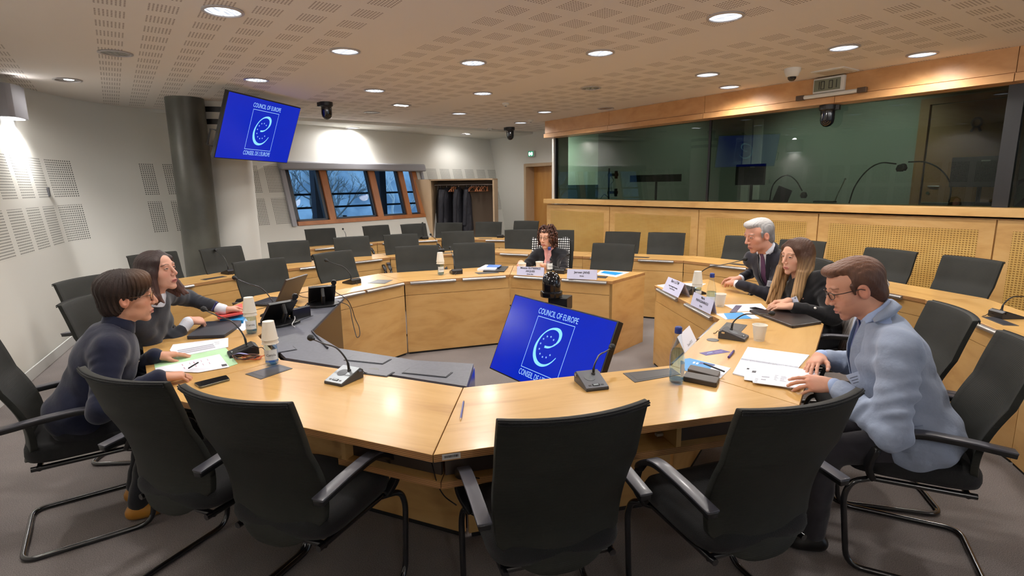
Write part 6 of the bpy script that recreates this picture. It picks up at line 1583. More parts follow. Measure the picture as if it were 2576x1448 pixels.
def person(label, head, hyaw, hpitch, htilt, hs, hips, fyaw, R_, L_, skin, lip, brow, hair, hair_col, top, opts):
    """builds a seated figure; R_, L_ = (wrist, finger dir, back normal, curl[, thumb])"""
    t = thing('person', label, 'person', (hips.x, hips.y, 0)); org = (hips.x, hips.y, 0)
    f = Vector((math.cos(fyaw), math.sin(fyaw), 0)); r = Vector((f.y, -f.x, 0)); u = Vector((0, 0, 1))
    HM = head_mat(head, hyaw, hpitch, htilt, hs); hf = HM.to_3x3() @ Vector((0, 1, 0))/hs
    N = head + (HM.to_3x3() @ Vector((0, -.034, opts.get('nk', -.142)))) - f*.015
    if 'neck' in opts: N = opts['neck']
    sp = (N-hips); sl = sp.length; s = sp.normalized(); fy = (f-s*f.dot(s)).normalized(); rx = fy.cross(s)
    Rm = [[rx[i], fy[i], s[i]] for i in range(3)]; b = opts.get('build', 1.0); sw = opts.get('shoulder', .172)
    def T(a, y=0, x=0): return hips + sp*a + fy*y + rx*x
    Cc = T(.86, -.01)
    SR = Cc + rx*sw*.98 + s*(-.018); SL = Cc - rx*sw*.98 + s*(-.018)
    if opts.get('shift'): SR += f*opts['shift'][0]; SL += f*opts['shift'][1]
    na = ((HM @ Vector((0, -.030, -.060)))-N).normalized()
    arms = []
    l1, l2 = opts.get('arm', (.285, .255))
    for S0, hd, sd in ((SR, R_, 1), (SL, L_, -1)):
        pw = opts.get('pole', (-.8, .55, -.25)); pole = (u*pw[0] + rx*sd*pw[1] + f*pw[2]); E0 = ik(S0, hd[0], l1, l2, pole); arms.append((S0, E0, hd[0]))
    g = .012  # clothing thickness over the body
    def torso(e):   # e = extra thickness
        return [('ell', T(.05, .0), ((.165+e)*b, (.125+e)*b, .13), Rm, .05), ('ell', T(.34, .012), ((.142+e)*b, (.108+e+opts.get('belly', 0))*b, .16), Rm, .06),
                ('ell', T(.66, .0), ((.158+e)*b, (.108+e)*b, .15), Rm, .06), ('cap', SR*.72+SL*.28, SL*.72+SR*.28, .066+e, .066+e, .05),
                ('cap', SR*.86+SL*.14-s*.01, SR+s*(-.012), .056+e, .054+e, .04), ('cap', SL*.86+SR*.14-s*.01, SL+s*(-.012), .056+e, .054+e, .04),
                ('cap', T(.90, -.01), N+s*.0, .070, .056, .05)] + ([('ell', T(.60, .085, .065), (.055, .045, .055), Rm, .04), ('ell', T(.60, .085, -.065), (.055, .045, .055), Rm, .04)] if opts.get('female') else [])
    # body: head and neck, chest, both hands, in one mesh
    Ni = HM.inverted() @ N
    L, W, F = sdf_parts(HEAD + [('cap', (0, -.022, -.070), tuple(Ni), .050*(.92 if opts.get('female') else 1.06), .047 if opts.get('female') else .051, .022), ('cap', tuple(Ni), tuple(HM.inverted() @ T(.84, .0)), .054, .055, .03)], .0026, .012, None, npM(HM), 1)
    C = skin_colors(L, skin, lip, brow, opts.get('stubble'), opts.get('look', (0, 0)), opts.get('brow_w', 1.0))
    meshes = [(W, F, C)]
    Lb, Wb, Fb = sdf_parts(torso(-.012), .012, .04, None, None, 1); meshes.append((Wb, Fb, np.tile(V3(skin), (len(Wb), 1))))
    for (S0, E0, W0_), hd, sd in zip(arms, (R_, L_), (-1, 1)):
        meshes.append(hand_parts(hd[0], hd[1], hd[2], sd, hd[3], skin, opts.get('hand', 1.0), E0, hd[4] if len(hd) > 4 else 0.0, opts.get('spread', 1.0)))
        pr = [('cap', tuple(S0), tuple(E0), .045, .038), ('cap', tuple(E0), tuple(W0_.lerp(E0, .25)), .038, .028)]
        Lq, Wq, Fq = sdf_parts(pr, .010, .02); meshes.append((Wq, Fq, np.tile(V3(skin), (len(Wq), 1))))
    o_ = 0; Ps, Fs, Cs = [], [], []
    for P_, F_, C_ in meshes: Ps.append(P_); Fs.append(F_+o_); Cs.append(C_); o_ += len(P_)
    body = np_mesh('body', np.concatenate(Ps), np.concatenate(Fs), M_skin, t, np.concatenate(Cs), org)
    # hair
    hp, hn, hcol = hair(HM, N)
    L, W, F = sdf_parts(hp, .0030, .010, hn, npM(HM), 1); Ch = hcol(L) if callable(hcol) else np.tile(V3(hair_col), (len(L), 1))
    np_mesh('hair', W, F, M_hair, t, Ch, org)
    # trousers and shoes
    kn = opts.get('knee', .40)
    pr = [('ell', T(.02), (.170*b, .14*b, .11), Rm, .05)]
    for sd in (-1, 1):
        h0 = hips+rx*sd*.085+u*(-.03); k0 = Vector((hips.x, hips.y, .50))+f*kn+r*sd*.11; a0 = Vector((hips.x, hips.y, .09))+f*(kn+opts.get('shin', .02))+r*sd*.10
        pr += [('cap', h0, k0, .088, .062, .05, (.003, 4, 1)), ('cap', k0, a0, .060, .050, .04, (.003, 4, 0))]
    L, W, F = sdf_parts(pr, .012, .04); np_mesh('trousers', W, F, cloth('trousers_'+opts['tr'][0], opts['tr'][1]), t, None, org)
    for sd in (-1, 1):
        a0 = Vector((hips.x, hips.y, .05))+f*(kn+opts.get('shin', .02))+r*sd*.10
        L, W, F = sdf_parts([('ell', a0+f*.05+u*(-.012), (.045, .045, .035), None, .03), ('cap', a0-f*.03+u*(-.01), a0+f*.15+u*(-.022), .036, .028, .03), ('cap', a0+u*.05, a0, .04, .04, .03)], .008, .03); np_mesh('shoe', W, F, mat('shoe_'+opts['sh'][0], opts['sh'][1], .4), t, None, org)
    # garments
    e = opts.get('thick', .012); tors = torso(e)
    hem = opts.get('hem', None)
    J = list(tors)
    if hem: J += [('ell', T(-.02, .01), (.185*b, .155*b, .15), Rm, .06)]
    rng = random.Random(int(abs(hips.x*100)))
    cuff = opts.get('cuff', .035)
    for S0, E0, W0_ in arms:
        We = W0_.lerp(E0, cuff/l2); rs = opts.get('sleeve', (.066, .052, .040)); wr_ = opts.get('wr', .0032)
        J += [('cap', S0, E0, rs[0], rs[1], .035, (wr_, 5.5, rng.random()*6)), ('cap', E0, We, rs[1]*1.0, rs[2], .03, (wr_, 6.0, rng.random()*6))]
    ch_ = 0
    if ch_: J.append(('cap', N-na*.03, N+na*ch_-fy*.004, .080, .074, .015))
    J.append(('sub', ('cap', N+na*opts.get('ncut', .012), N+na*.25+fy*.02, .064, .080, .008)))
    if 'vee' in opts:
        vd, vw = opts['vee']; top_ = N+fy*.10+na*.02; bot = T(vd, .155)
        J.append(('sub', ('cap', top_, bot, vw, .012, .008)))
    amp = opts.get('fold', .0022)
    def nz(X, Y, Z): return amp*(np.sin(X*47+Z*31+Y*13)+np.sin(Y*53-Z*37+1.3)*.8+np.sin(Z*71+X*29+Y*17)*.6)
    L, W, F = sdf_parts(J, .0062, .02, nz); jk = np_mesh(top[0], W, F, top[1], t, None, org)
    if opts.get('shirt'):
        Sp = torso(e-.010) + [('cap', N-na*.03, N+na*opts.get('shcol', .004), .070, .066, .01)]
        Sp.append(('sub', ('cap', N+na*.0, N+na*.25, .050, .062, .004)))
        for S0, E0, W0_ in arms: Sp += [('cap', W0_.lerp(E0, .25), W0_.lerp(E0, (cuff-opts.get('cufflen', .022))/l2), .034, opts.get('cuffr', .033), .01)]
        L, W, F = sdf_parts(Sp, .0062, .02); sh = np_mesh('shirt', W, F, opts['shirt'], t, None, org)
    info = dict(na=na, t=t, f=f, r=rx, s=s, fy=fy, N=N, T=T, J=J, Sp=torso(e-.010), HM=HM, arms=arms, org=Vector(org), SR=SR, SL=SL)
    return info
def ribbon(I, name, pts, w, m, th=.003, up=None):
    b = MB(); N_ = len(pts); P = [Vector(p)-I['org'] for p in pts]; ws = w if isinstance(w, (list, tuple)) else [w]*N_
    vs = []
    for i in range(N_):
        tt = (P[min(i+1, N_-1)]-P[max(i-1, 0)]).normalized(); side = (I['fy'] if up is None else up).cross(tt).normalized(); nn = tt.cross(side)
        for a, q in ((-1, 0), (1, 0), (1, 1), (-1, 1)): vs.append(tuple(P[i]+side*a*ws[i]/2+nn*(th*q)))
    fs = [(i*4+k, i*4+(k+1) % 4, (i+1)*4+(k+1) % 4, (i+1)*4+k) for i in range(N_-1) for k in range(4)]+[(0, 1, 2, 3), tuple((N_-1)*4+k for k in (3, 2, 1, 0))]
    b.add(vs, fs); return b.build(name, m, I['t'], smooth=40)
def glasses(I, m, rim=.0014, w=.024, h=.018, full=True):
    HM = I['HM']; b = MB(); O = I['org']
    tf = lambda p: HM @ Vector(p)-O
    for sx in (-1, 1):
        b.tube([tf((sx*.033+w*math.cos(a)*(1-.0*abs(math.sin(a))), .100-.010*abs(math.cos(a))*(1 if math.cos(a)*sx > 0 else .2), .011+h*math.sin(a)*.95)) for a in [2*PI*k/24 for k in range(24)]], rim, 6, closed=True)
        b.tube([tf((sx*.056, .091, .017)), tf((sx*.072, .06, .016)), tf((sx*.080, .0, .014)), tf((sx*.078, -.022, .0))], rim*1.1, 6)
    b.tube([tf((-.010, .1005, .013)), tf((0, .104, .017)), tf((.010, .1005, .013))], rim, 6); o = b.build('glasses', m, I['t'], smooth=True)
    g = MB()
    for sx in (-1, 1):
        vs = [tf((sx*.033+w*.95*math.cos(a), .0985-.008*abs(math.cos(a))*(1 if math.cos(a)*sx > 0 else .2), .011+h*.9*math.sin(a))) for a in [2*PI*k/16 for k in range(16)]]; g.add(vs, [tuple(range(16))])
    g.build('lens', glass_mat('spectacle_lens', (.93, .93, .93), .02), o); return o
def badge(I, p, nrm, m, w=.085, h=.055, rot=.2):
    O = I['org']; z = Vector(nrm).normalized(); y = (Vector((0, 0, 1))-z*z.z).normalized(); x = y.cross(z); x2 = x*math.cos(rot)+y*math.sin(rot); y2 = -x*math.sin(rot)+y*math.cos(rot)
    b = MB(); c = Vector(p)-O+z*.006; b.add([c+x2*(a*w/2)+y2*(q*h/2)+z*d for d in (0, .002) for a, q in ((-1, -1), (1, -1), (1, 1), (-1, 1))], [(0, 3, 2, 1), (4, 5, 6, 7), (0, 1, 5, 4), (1, 2, 6, 5), (2, 3, 7, 6), (3, 0, 4, 7)]); o = b.build('name_badge', m, I['t'])
    g = MB()
    for k in range(3): cc = c+z*.0026+y2*(.008-.012*k)-x2*.01; g.add([cc-x2*.022, cc+x2*(.02-.006*k), cc+x2*(.02-.006*k)+y2*.004, cc-x2*.022+y2*.004], [(0, 1, 2, 3)])
    cc = c+z*.0026+y2*.016+x2*.03; g.add([cc-x2*.007-y2*.005, cc+x2*.007-y2*.005, cc+x2*.007+y2*.005, cc-x2*.007+y2*.005], [(0, 1, 2, 3)]); g.build('print', mat('badge_print', s2l(120, 130, 150), .6), o)
def strands(fr, amp, up=1.0):
    def nz(X, Y, Z):
        ph = np.arctan2(X, -(Y-.0)+0*Z); return amp*(np.sin(ph*fr+9*np.sin(Z*22+ph*2)*.35)+.6*np.sin(ph*fr*2.3+Z*60))
    return nz

def neck_collar(I, m, r0=.062, h=.036, gap=2.55, fold=.012, name='shirt_collar'):
    """band of cloth round the neck, open in front, its outer leaf folded down"""
    na = I['na']; f_ = (I['fy']-na*I['fy'].dot(na)).normalized(); x_ = f_.cross(na); C = I['N']-I['org']; n = 40; vs = []
    prof = [(r0, -.012), (r0-.002, h*.5), (r0-.004, h), (r0+.004, h+.001), (r0+.005+fold*.4, h*.55), (r0+.006+fold, h*.0)] if fold else [(r0+.006, -.02), (r0+.001, h*.5), (r0-.004, h), (r0-.008, h-.002), (r0-.006, h*.4)]
    for i in range(n+1):
        a = -gap+2*gap*i/n; up_ = .012*math.cos(a)        # measured from the back of the neck, higher there
        for rr, z in prof:
            zz = z+(up_ if z > 0 else 0)-(.012 if fold and abs(a) > gap*.80 and z > 0 else 0)*(abs(a)-gap*.8)/(gap*.2)
            vs.append(C - f_*(rr*math.cos(a)*1.04) + x_*(rr*math.sin(a)) + na*zz)
    k = len(prof); b = MB(); b.add(vs, [(i*k+j, (i+1)*k+j, (i+1)*k+j+1, i*k+j+1) for i in range(n) for j in range(k-1)])
    o = b.build(name, m, I['t'], smooth=70); so = o.modifiers.new('thickness', 'SOLIDIFY'); so.thickness = .0022; so.offset = 0; return o

FLAT = (.12, .10, .08); REST = (.35, .45, .30); GRIP = (.75, .85, .5); FIST = (1.1, 1.2, .7)
SK1 = s2l(214, 158, 132); SK2 = s2l(206, 152, 128)
# ---- hair styles: return prims, noise, colour
def hair_w1(HM, N):
    p = [('ell', (0, -.022, .048), (.090, .112, .092), None, .02), ('ell', (0, -.060, -.030), (.070, .058, .062), None, .03), ('ell', (.02, .045, .098), (.066, .050, .036), None, .03), ('ell', (.055, .045, .070), (.036, .050, .040), None, .03), ('ell', (-.055, .045, .070), (.036, .050, .040), None, .03),
         ('sub', ('ell', (0, .114, -.018), (.074, .084, .092), None, .012)), ('sub', ('ell', (.085, .010, -.038), (.036, .040, .040), None, .012)), ('sub', ('ell', (-.085, .010, -.038), (.036, .040, .040), None, .012)), ('sub', ('ell', (0, .03, -.12), (.09, .09, .06), None, .01))]
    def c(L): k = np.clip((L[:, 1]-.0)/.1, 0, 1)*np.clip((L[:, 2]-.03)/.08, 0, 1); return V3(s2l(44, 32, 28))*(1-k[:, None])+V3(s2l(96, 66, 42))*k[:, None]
    return p, strands(34, .0018), c
def hair_long(length, col0, col1, part=0.0, wid=.030, vol=1.0, seed=1, fwd=.05):
    def fn(HM, N):
        rr = random.Random(seed)
        p = [('ell', (0, -.022, .046), (.084*vol, .104*vol, .089), None, .02), ('ell', (0, -.060, -.05), (.078*vol, .052, .10), None, .03)]
        inv = HM.inverted(); dn = (inv.to_3x3() @ Vector((0, 0, -1))).normalized(); top = Vector((part, .050, .112))
        for sx in (-1, 1):
            # sheet of hair falling from the parting past the temple
            p += [('cap', tuple(top+Vector((sx*.012, -.01, 0))), (sx*.060, .046, .066), .014, .017, .02), ('cap', (sx*.060, .046, .066), (sx*.076, .030, .0), .017, .020, .02)]
            a = Vector((sx*.074, .022, .010)); b = a+dn*.10+Vector((sx*.012, .004, 0))
            p += [('cap', tuple(a), tuple(b), wid*.85, wid, .02), ('cap', (sx*.066, -.03, .02), tuple(b+Vector((-sx*.004, -.045, -.01))), wid, wid*1.15, .025)]
            for k in range(13):
                o = Vector((sx*rr.uniform(-.012, .022), rr.uniform(-.06, .022), 0)); c = b+o; L_ = (length-.11)*rr.uniform(.72, 1.02)
                m_ = c+dn*L_*.5+Vector((sx*rr.uniform(.0, .018), fwd*.45+rr.uniform(-.01, .012), 0)); e = c+dn*L_+Vector((sx*rr.uniform(-.012, .016), fwd+rr.uniform(-.015, .02), 0))
                p += [('cap', tuple(c), tuple(m_), wid*.52, wid*.42, .016), ('cap', tuple(m_), tuple(e), wid*.42, wid*.12, .012)]
        p.append(('cap', (0, -.085, .0), tuple(Vector((0, -.075, 0))+dn*length*.8), .055, .05, .04))
        p += [('sub', ('ell', (0, .118, -.006), (.0605, .082, .094), None, .008)), ('sub', ('cap', (0, .07, -.10), tuple(inv @ N+Vector((0, .03, 0))), .048, .052, .01))]
        def c(L):
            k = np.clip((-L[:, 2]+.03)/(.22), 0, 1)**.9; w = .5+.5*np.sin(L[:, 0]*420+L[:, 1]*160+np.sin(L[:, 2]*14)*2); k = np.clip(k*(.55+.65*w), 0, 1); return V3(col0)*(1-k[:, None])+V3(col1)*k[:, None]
        def nz(X, Y, Z): return .0008*np.clip((.062-Y)/.03, 0, 1)*(np.sin(X*420+Y*210+3*np.sin(Z*13))+.7*np.sin(X*260-Y*520+Z*15+2*np.sin(Z*21)))
        return p, nz, c
    return fn
def hair_curly(HM, N):
    rr = random.Random(5); p = [('ell', (0, -.020, .044), (.084, .102, .088), None, .02), ('ell', (0, -.05, -.045), (.088, .060, .075), None, .03)]
    for i in range(380):
        a = rr.uniform(-PI, PI); z = rr.uniform(-.10, .135); rad = .098*math.sqrt(max(.12, 1-((z-.03)/.125)**2)) if z > .03 else .100
        x, y = rad*math.sin(a)*1.02, -.015-rad*math.cos(a)*1.08
        if y > .045 and z < .070 and abs(x) < .062: continue
        p.append(('ell', (x, y, z), (rr.uniform(.007, .0125),)*3, None, .005))
    p.append(('sub', ('ell', (0, .115, -.022), (.062, .075, .082), None, .010)))
    def c(L): k = .5+.5*np.sin(L[:, 0]*190+L[:, 2]*150+L[:, 1]*120); return V3(s2l(40, 24, 20))*(1-k[:, None]*.6)+V3(s2l(104, 62, 44))*k[:, None]*.6
    return p, strands(30, .002), c
def hair_short(col, col2, top=.032, quiff=.045, side=-.015, recede=.0, back=.0):
    def fn(HM, N):
        p = [('ell', (0, -.024, .040), (.0785, .098, .088), None, .02), ('ell', (0, -.070, -.030), (.060, .040, .055), None, .025), ('ell', (0, .022, .100), (.060, .066, top), None, .022), ('ell', (0, .066, .100), (.048, .026, quiff*.55), None, .02),
             ('sub', ('ell', (0, .120, -.014+recede), (.072, .076, .096), None, .006)), ('sub', ('ell', (0, .074, -.060), (.12, .072, .070), None, .012)),
             ('sub', ('ell', (.080, -.004, -.016), (.022, .024, .036), None, .006)), ('sub', ('ell', (-.080, -.004, -.016), (.022, .024, .036), None, .006)),
             ('sub', ('ell', (0, .0, -.135), (.10, .16, .066), None, .010)),
             ('cap', (.0745, .024, .034), (.0722, .022, -.002), .0075, .0045, .008), ('cap', (-.0745, .024, .034), (-.0722, .022, -.002), .0075, .0045, .008)]
        def c(L):
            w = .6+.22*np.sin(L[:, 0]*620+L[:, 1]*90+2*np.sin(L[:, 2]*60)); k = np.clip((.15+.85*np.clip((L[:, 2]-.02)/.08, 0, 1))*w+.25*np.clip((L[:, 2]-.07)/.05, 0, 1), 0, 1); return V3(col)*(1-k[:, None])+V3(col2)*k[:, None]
        def nz(X, Y, Z): return .0006*np.clip((.085-Y)/.03, 0, 1)*(np.sin(X*430+Y*60+Z*90)+.8*np.sin(X*250-Y*160+Z*120))
        return p, nz, c
    return fn
M_navy = cloth('navy_wool', s2l(20, 25, 48)); M_dgrey = cloth('dark_grey_knit', s2l(42, 44, 52)); M_blk = cloth('black_knit', s2l(20, 20, 26)); M_dsuit = cloth('dark_suit', s2l(34, 34, 44)); M_blk2 = cloth('black_blazer', s2l(18, 17, 20))
M_lsuit = cloth('light_blue_grey_suit', s2l(150, 162, 184), .8, .1, 12, .6); M_shw = cloth('white_shirt', s2l(220, 224, 236)); M_shb = cloth('pale_blue_shirt', s2l(170, 190, 228)); M_pink = cloth('pink_blouse', s2l(222, 160, 158))
M_badge = mat('badge_card', s2l(206, 218, 240), .3, coat=.4)

# ---- woman in navy, near left
hd = at_depth(322, 750, 2.72); rW = at(404, 948, .785); lW = at(392, 893, .785)
hips = Vector((-2.12, 2.52, .56))
def tow(a, b_): v = (b_-a); v.z = -.02; return v.normalized()
I1 = person('woman with short brown hair, glasses and navy jacket reading papers at the left', hd, math.radians(31), math.radians(-2), 0, 1.06, hips, math.radians(36),
    (rW, tow(rW, at(492, 928, .785)), Vector((0, 0, 1)), {'i': (.35, .5, .2), 'm': (.55, .6, .3), 'r': (.6, .7, .3), 'p': (.6, .7, .3)}, .4), (lW, tow(lW, at(452, 880, .785)), Vector((0, 0, 1)), (.18, .2, .15), .3),
    s2l(204, 150, 122), s2l(168, 98, 88), s2l(96, 66, 50), hair_w1, None, ('jacket', M_navy), dict(female=True, collar=.045, nk=-.128, tr=('black', s2l(20, 20, 26)), sh=('mustard', s2l(176, 120, 40)), thick=.020, cuff=.012, sleeve=(.068, .056, .044), look=(.002, -.001), knee=.30, shin=-.12, build=1.08))
neck_collar(I1, M_navy, .066, .052, 2.9, 0, 'stand_collar'); glasses(I1, mat('bronze_rim', s2l(92, 66, 48), .3, metal=.4), .0012, .025, .021)
b = MB(); p = surf(I1['J'], I1['T'](.72), I1['fy']*1.0+I1['r']*.45) - I1['org']; b.ball(p, .006, 6, sc=(1, 1, 1)); b.box(p+Vector((.006, -.006, .008)), (.006, .004, .014), .4); b.build('bird_brooch', M_chrome, I1['t'])
b = MB(); q = I1['arms'][0][2]; d_ = tow(rW, at(492, 928, .785)); x_ = d_.cross(Vector((0, 0, 1))); c0 = rW+d_*.100-x_*-.010+Vector((0, 0, -.003))
b.tube([c0-I1['org']+x_*(.0098*math.cos(a))+Vector((0, 0, .0098*math.sin(a))) for a in [2*PI*k/16 for k in range(16)]], .0014, 6, closed=True); b.build('ring', mat('silver_ring', s2l(225, 222, 215), .15, metal=1.0), I1['t'])
# ---- woman in dark grey, second on the left
hd = at_depth(398, 684, 3.28); rW = at(476, 806, .82); lW = at(566, 779, .83); hips = Vector((-2.42, 3.36, .56))
I2 = person('woman with long dark hair and dark grey top with white cuffs holding a red folder', hd, math.radians(-6), math.radians(9), -.06, 1.0, hips, math.radians(8),
    (rW, tow(rW, at(545, 785, .83))+Vector((0, 0, -.1)), Vector((.2, -.5, 1)), {'i': (.5, .6, .4), 'm': (.7, .7, .4), 'r': (.8, .8, .4), 'p': (.9, .8, .4)}, .6), (lW, tow(lW, at(612, 765, .83)), Vector((-.3, .2, 1)), (.45, .5, .3), .5),
    s2l(208, 156, 134), s2l(160, 84, 80), s2l(70, 48, 40), hair_long(.20, s2l(52, 38, 36), s2l(92, 60, 50), wid=.028), None, ('top', M_dgrey), dict(female=True, tr=('black', s2l(20, 20, 26)), sh=('black', s2l(18, 18, 18)), shirt=M_shw, cuff=.075, cufflen=.062, cuffr=.036, nk=-.13, pole=(-.25, .8, -.5), look=(.003, .002), knee=.34, arm=(.29, .27), neck=hd+Vector((-.050, .0, -.148))))
b = MB(); q = rW.lerp(I2['arms'][0][1], .06)-I2['org']; dd = (I2['arms'][0][1]-rW).normalized(); a_ = dd.orthogonal().normalized(); c_ = dd.cross(a_)
for k in range(16): an = 2*PI*k/16; b.ball(q+a_*(.031*math.cos(an))+c_*(.031*math.sin(an)), .0055, 5)
b.build('pearl_bracelet', mat('pearls', s2l(232, 226, 214), .2), I2['t'])
# ---- woman with curly hair at the far desk
hd = at_depth(1376, 598, 6.10); hips = Vector((.47, 6.24, .55)); rW = at(1310, 660, .82); lW = at(1372, 668, .80)
I3 = person('woman with curly brown hair, glasses and black cardigan over pink at the far desk', hd, math.radians(-122), math.radians(-3), 0, 1.02, hips, math.radians(-112),
    (rW, (at(1298, 676, .79)-rW).normalized(), Vector((-.6, -.2, 1)), (.5, .6, .4), .4), (lW, (at(1352, 664, .80)-lW).normalized(), Vector((.2, .6, .8)), (.7, .8, .5), .6),
    s2l(214, 164, 138), s2l(170, 88, 84), s2l(84, 56, 44), hair_curly, None, ('cardigan', M_blk), dict(female=True, tr=('black', s2l(20, 20, 26)), sh=('black', s2l(18, 18, 18)), shirt=M_pink, vee=(.36, .058), cuff=.05, nk=-.13, arm=(.29, .27), shoulder=.150, build=.90, look=(-.002, 0), knee=.36))
glasses(I3, mat('bronze_rim', s2l(92, 66, 48), .3), .0012, .024, .018)
pts = [I3['N']+I3['r']*x+I3['fy']*(.066+y)+I3['s']*z for x, y, z in ((-.055, -.03, .0), (-.035, .012, -.05), (0, .030, -.095), (.035, .012, -.05), (.055, -.03, .0))]
b = MB(); b.tube(smooth_path([p-I3['org'] for p in pts], 6), .0018, 6); b.build('necklace', mat('gold_chain', s2l(190, 140, 80), .3, metal=.8), I3['t'])
# ---- grey-haired man
hd = at_depth(1909, 593, 4.40); hips = Vector((2.34, 4.50, .57)); rW = at(1862, 700, .82); lW = at(1848, 712, .82)
I4 = person('grey-haired man in a dark suit with purple tie looking down at his papers', hd, math.radians(192), math.radians(-14), 0, 1.10, hips, math.radians(206),
    (rW, (at(1815, 700, .80)-rW).normalized(), Vector((0, .2, 1)), (.35, .5, .3), .3), (lW, (at(1812, 703, .80)-lW).normalized(), Vector((-.1, -.2, 1)), (.30, .45, .3), .3),
    s2l(206, 150, 126), s2l(170, 106, 94), s2l(150, 130, 120), hair_short(s2l(120, 118, 120), s2l(196, 194, 192), .030, .04, -.012), None, ('suit_jacket', M_dsuit),
    dict(tr=('dark', s2l(30, 30, 38)), sh=('black', s2l(18, 18, 18)), shirt=M_shw, vee=(.26, .074), cuff=.040, nk=-.118, ncut=.028, look=(0, -.003), stubble=(s2l(170, 120, 104), .25, .35), shoulder=.195, build=1.08, arm=(.31, .28), knee=.38))
tie_m = cloth('purple_tie', s2l(84, 50, 84), .6); 
def tie(I, m, w0=.030, w1=.075, dn=.40, n=9):
    pts = []; 
    for k in range(n): a = .965-(.965-dn)*k/(n-1); pts.append(surf(I['Sp'], I['T'](a), I['fy'])+I['fy']*.006)
    pts = [I['N']+I['fy']*.066+I['s']*.004]+pts; ribbon(I, 'tie', pts, [w0*1.1]+[w0+(w1-w0)*k/(n-1) for k in range(n)], m, .005)
def lapels(I, m, dn=.40, wid=.034, off=.052):
    for sd in (-1, 1):
        pts = []
        for k in range(8):
            a = .97-(.97-dn)*k/7; x = off*(1-k/7)*1.0+.012
            pts.append(surf(I['Sp'], I['T'](a, 0, x*sd*.6), I['fy']+I['r']*sd*x*3.2)+I['fy']*.012)
        pts = [I['N']+I['r']*sd*.064-I['fy']*.01+I['s']*.012]+pts; ribbon(I, 'lapel', pts, [wid*.8]+[wid]*3+[wid*1.1, wid, wid*.8, wid*.5, wid*.25], m, .004, up=I['fy']+I['r']*sd*.8)
I4['shm'] = M_shw; tie(I4, tie_m); neck_collar(I4, M_shw, fold=.008); neck_collar(I4, M_dsuit, .076, .016, 1.75, .012, 'jacket_collar'); lapels(I4, M_dsuit)
p = surf(I4['J'], I4['T'](.66), I4['fy']-I4['r']*.62); badge(I4, p, I4['fy']-I4['r']*.5, M_badge, rot=-.15)
b = MB(); q = lW.lerp(I4['arms'][1][1], .10)-I4['org']; dd = (I4['arms'][1][1]-lW).normalized(); a_ = dd.orthogonal().normalized(); c_ = dd.cross(a_); b.tube([q+a_*(.030*math.cos(x))+c_*(.030*math.sin(x)) for x in [2*PI*k/20 for k in range(20)]], .006, 6, closed=True); b.build('wrist_watch', M_alu, I4['t'], smooth=True)
# ---- woman with long light hair
hd = at_depth(2003, 646, 3.98); hips = Vector((2.24, 3.80, .55)); rW = at(1985, 757, .815); lW = at(1992, 770, .80)
I5 = person('woman with long light brown hair and black blazer, hands clasped on the right desk', hd, math.radians(198), math.radians(-4), .05, 1.05, hips, math.radians(190),
    (rW, (at(1945, 760, .80)-rW).normalized(), Vector((0, .3, 1)), (.55, .6, .3), .4), (lW, (at(1938, 768, .79)-lW).normalized(), Vector((0, -.2, 1)), (.30, .4, .3), .3),
    s2l(214, 164, 138), s2l(176, 100, 92), s2l(120, 84, 60), hair_long(.42, s2l(70, 44, 30), s2l(190, 152, 106), part=.01, wid=.034, vol=1.03, seed=4, fwd=.085), None, ('blazer', M_blk2),
    dict(female=True, nk=-.13, tr=('black', s2l(20, 20, 26)), sh=('black', s2l(18, 18, 18)), cuff=.030, look=(-.003, 0), arm=(.29, .27), knee=.36, sleeve=(.066, .054, .042)))
p = surf(I5['J'], I5['T'](.62), I5['fy']-I5['r']*.45); badge(I5, p, I5['fy']-I5['r']*.3, M_badge, rot=.5)
b = MB(); p = surf(I5['J'], I5['arms'][1][1].lerp(lW, .45), Vector((-.3, -.6, .7)), far=.12)-I5['org']; b.ball(p, .009, 6); b.build('sleeve_button', mat('button_white', s2l(230, 224, 216), .3), I5['t'])
b = MB(); q = lW+(at(1938, 768, .79)-lW).normalized()*.095-I5['org']; b.tube([q+Vector((0, .0095*math.cos(x), .0095*math.sin(x))) for x in [2*PI*k/14 for k in range(14)]], .0014, 6, closed=True); b.build('ring', MATS['gold_chain'], I5['t'])
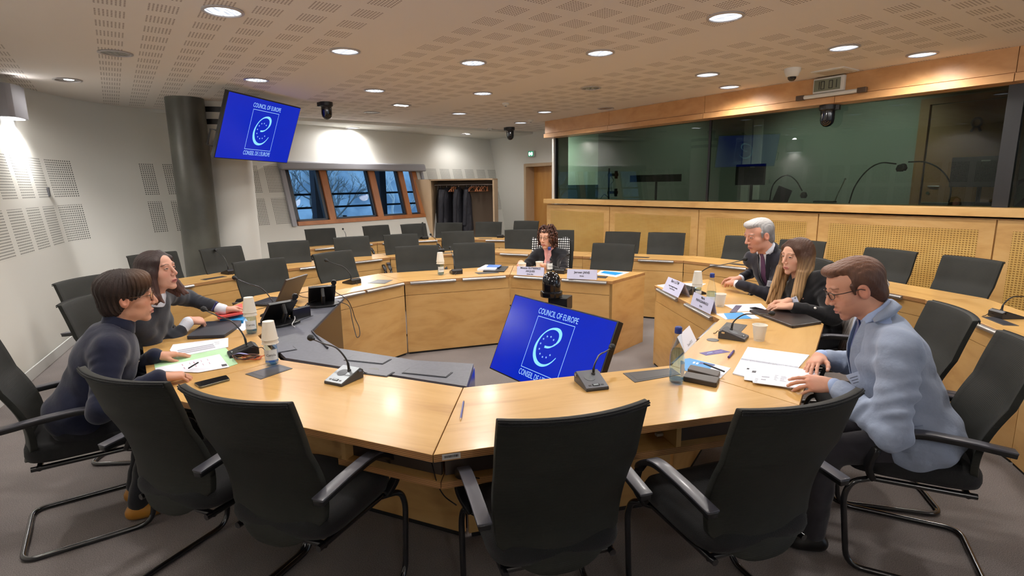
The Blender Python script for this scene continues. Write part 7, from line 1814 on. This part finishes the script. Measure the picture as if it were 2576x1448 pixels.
# ---- man in the light suit, near right
hd = at_depth(2150, 726, 2.34); hips = Vector((1.72, 2.20, .58)); rW = at(2062, 896, .80); lW = at(2094, 968, .79)
I6 = person('man with glasses, short brown hair and light blue grey suit reading at the right', hd, math.radians(166), math.radians(-22), .0, 1.06, hips, math.radians(160),
    (rW, (at(2024, 935, .765)-rW).normalized(), Vector((-.3, .2, 1)), (.25, .3, .2), .2), (lW, (at(2012, 962, .79)-lW).normalized(), Vector((-.1, -.7, .8)), {'i': (.30, .35, .2), 'm': (.40, .4, .2), 'r': (.5, .4, .25), 'p': (.6, .45, .3)}, .5),
    s2l(210, 154, 128), s2l(176, 106, 94), s2l(120, 76, 56), hair_short(s2l(78, 52, 42), s2l(116, 82, 64), .024, .034, -.012, .010), None, ('suit_jacket', M_lsuit),
    dict(tr=('grey', s2l(44, 42, 48)), sh=('black', s2l(18, 18, 18)), shirt=M_shb, vee=(.28, .078), ncut=.034, cuff=.050, cufflen=.040, cuffr=.036, look=(0, -.003), stubble=(s2l(130, 76, 58), .35, .85), shoulder=.205, build=1.16, belly=.02, hem=True, arm=(.33, .285), sleeve=(.078, .064, .048), wr=.006, fold=.0035, knee=.34, neck=hd+Vector((.085, -.030, -.112)), collar=.02))
glasses(I6, mat('dark_rim', s2l(40, 30, 30), .3), .0017, .025, .016)
I6['shm'] = M_shb; neck_collar(I6, M_shb, .062, .038, fold=.005); neck_collar(I6, M_lsuit, .074, .026, 1.9, .014, 'jacket_collar'); tie(I6, cloth('blue_tie', s2l(36, 52, 112), .5), .032, .080, .30); lapels(I6, M_lsuit, .36, .045, .06)
p = surf(I6['J'], I6['T'](.56), I6['fy']-I6['r']*.30); badge(I6, p, I6['fy']*.8-I6['r']*.8, M_badge, rot=.6)
O = I6['org']; P0 = surf(I6['J'], I6['T'](.16, .03), -I6['r']+I6['fy']*.25); 
pk_ = [P0+I6['fy']*x+I6['s']*z-I6['r']*.004 for x, z in ((-.075, 0), (.075, 0))]
ribbon(I6, 'pocket_flap', [P0-I6['fy']*.08-I6['r']*.006, P0-I6['r']*.012, P0+I6['fy']*.08-I6['r']*.006], .055, M_lsuit, .010, up=-I6['r'])
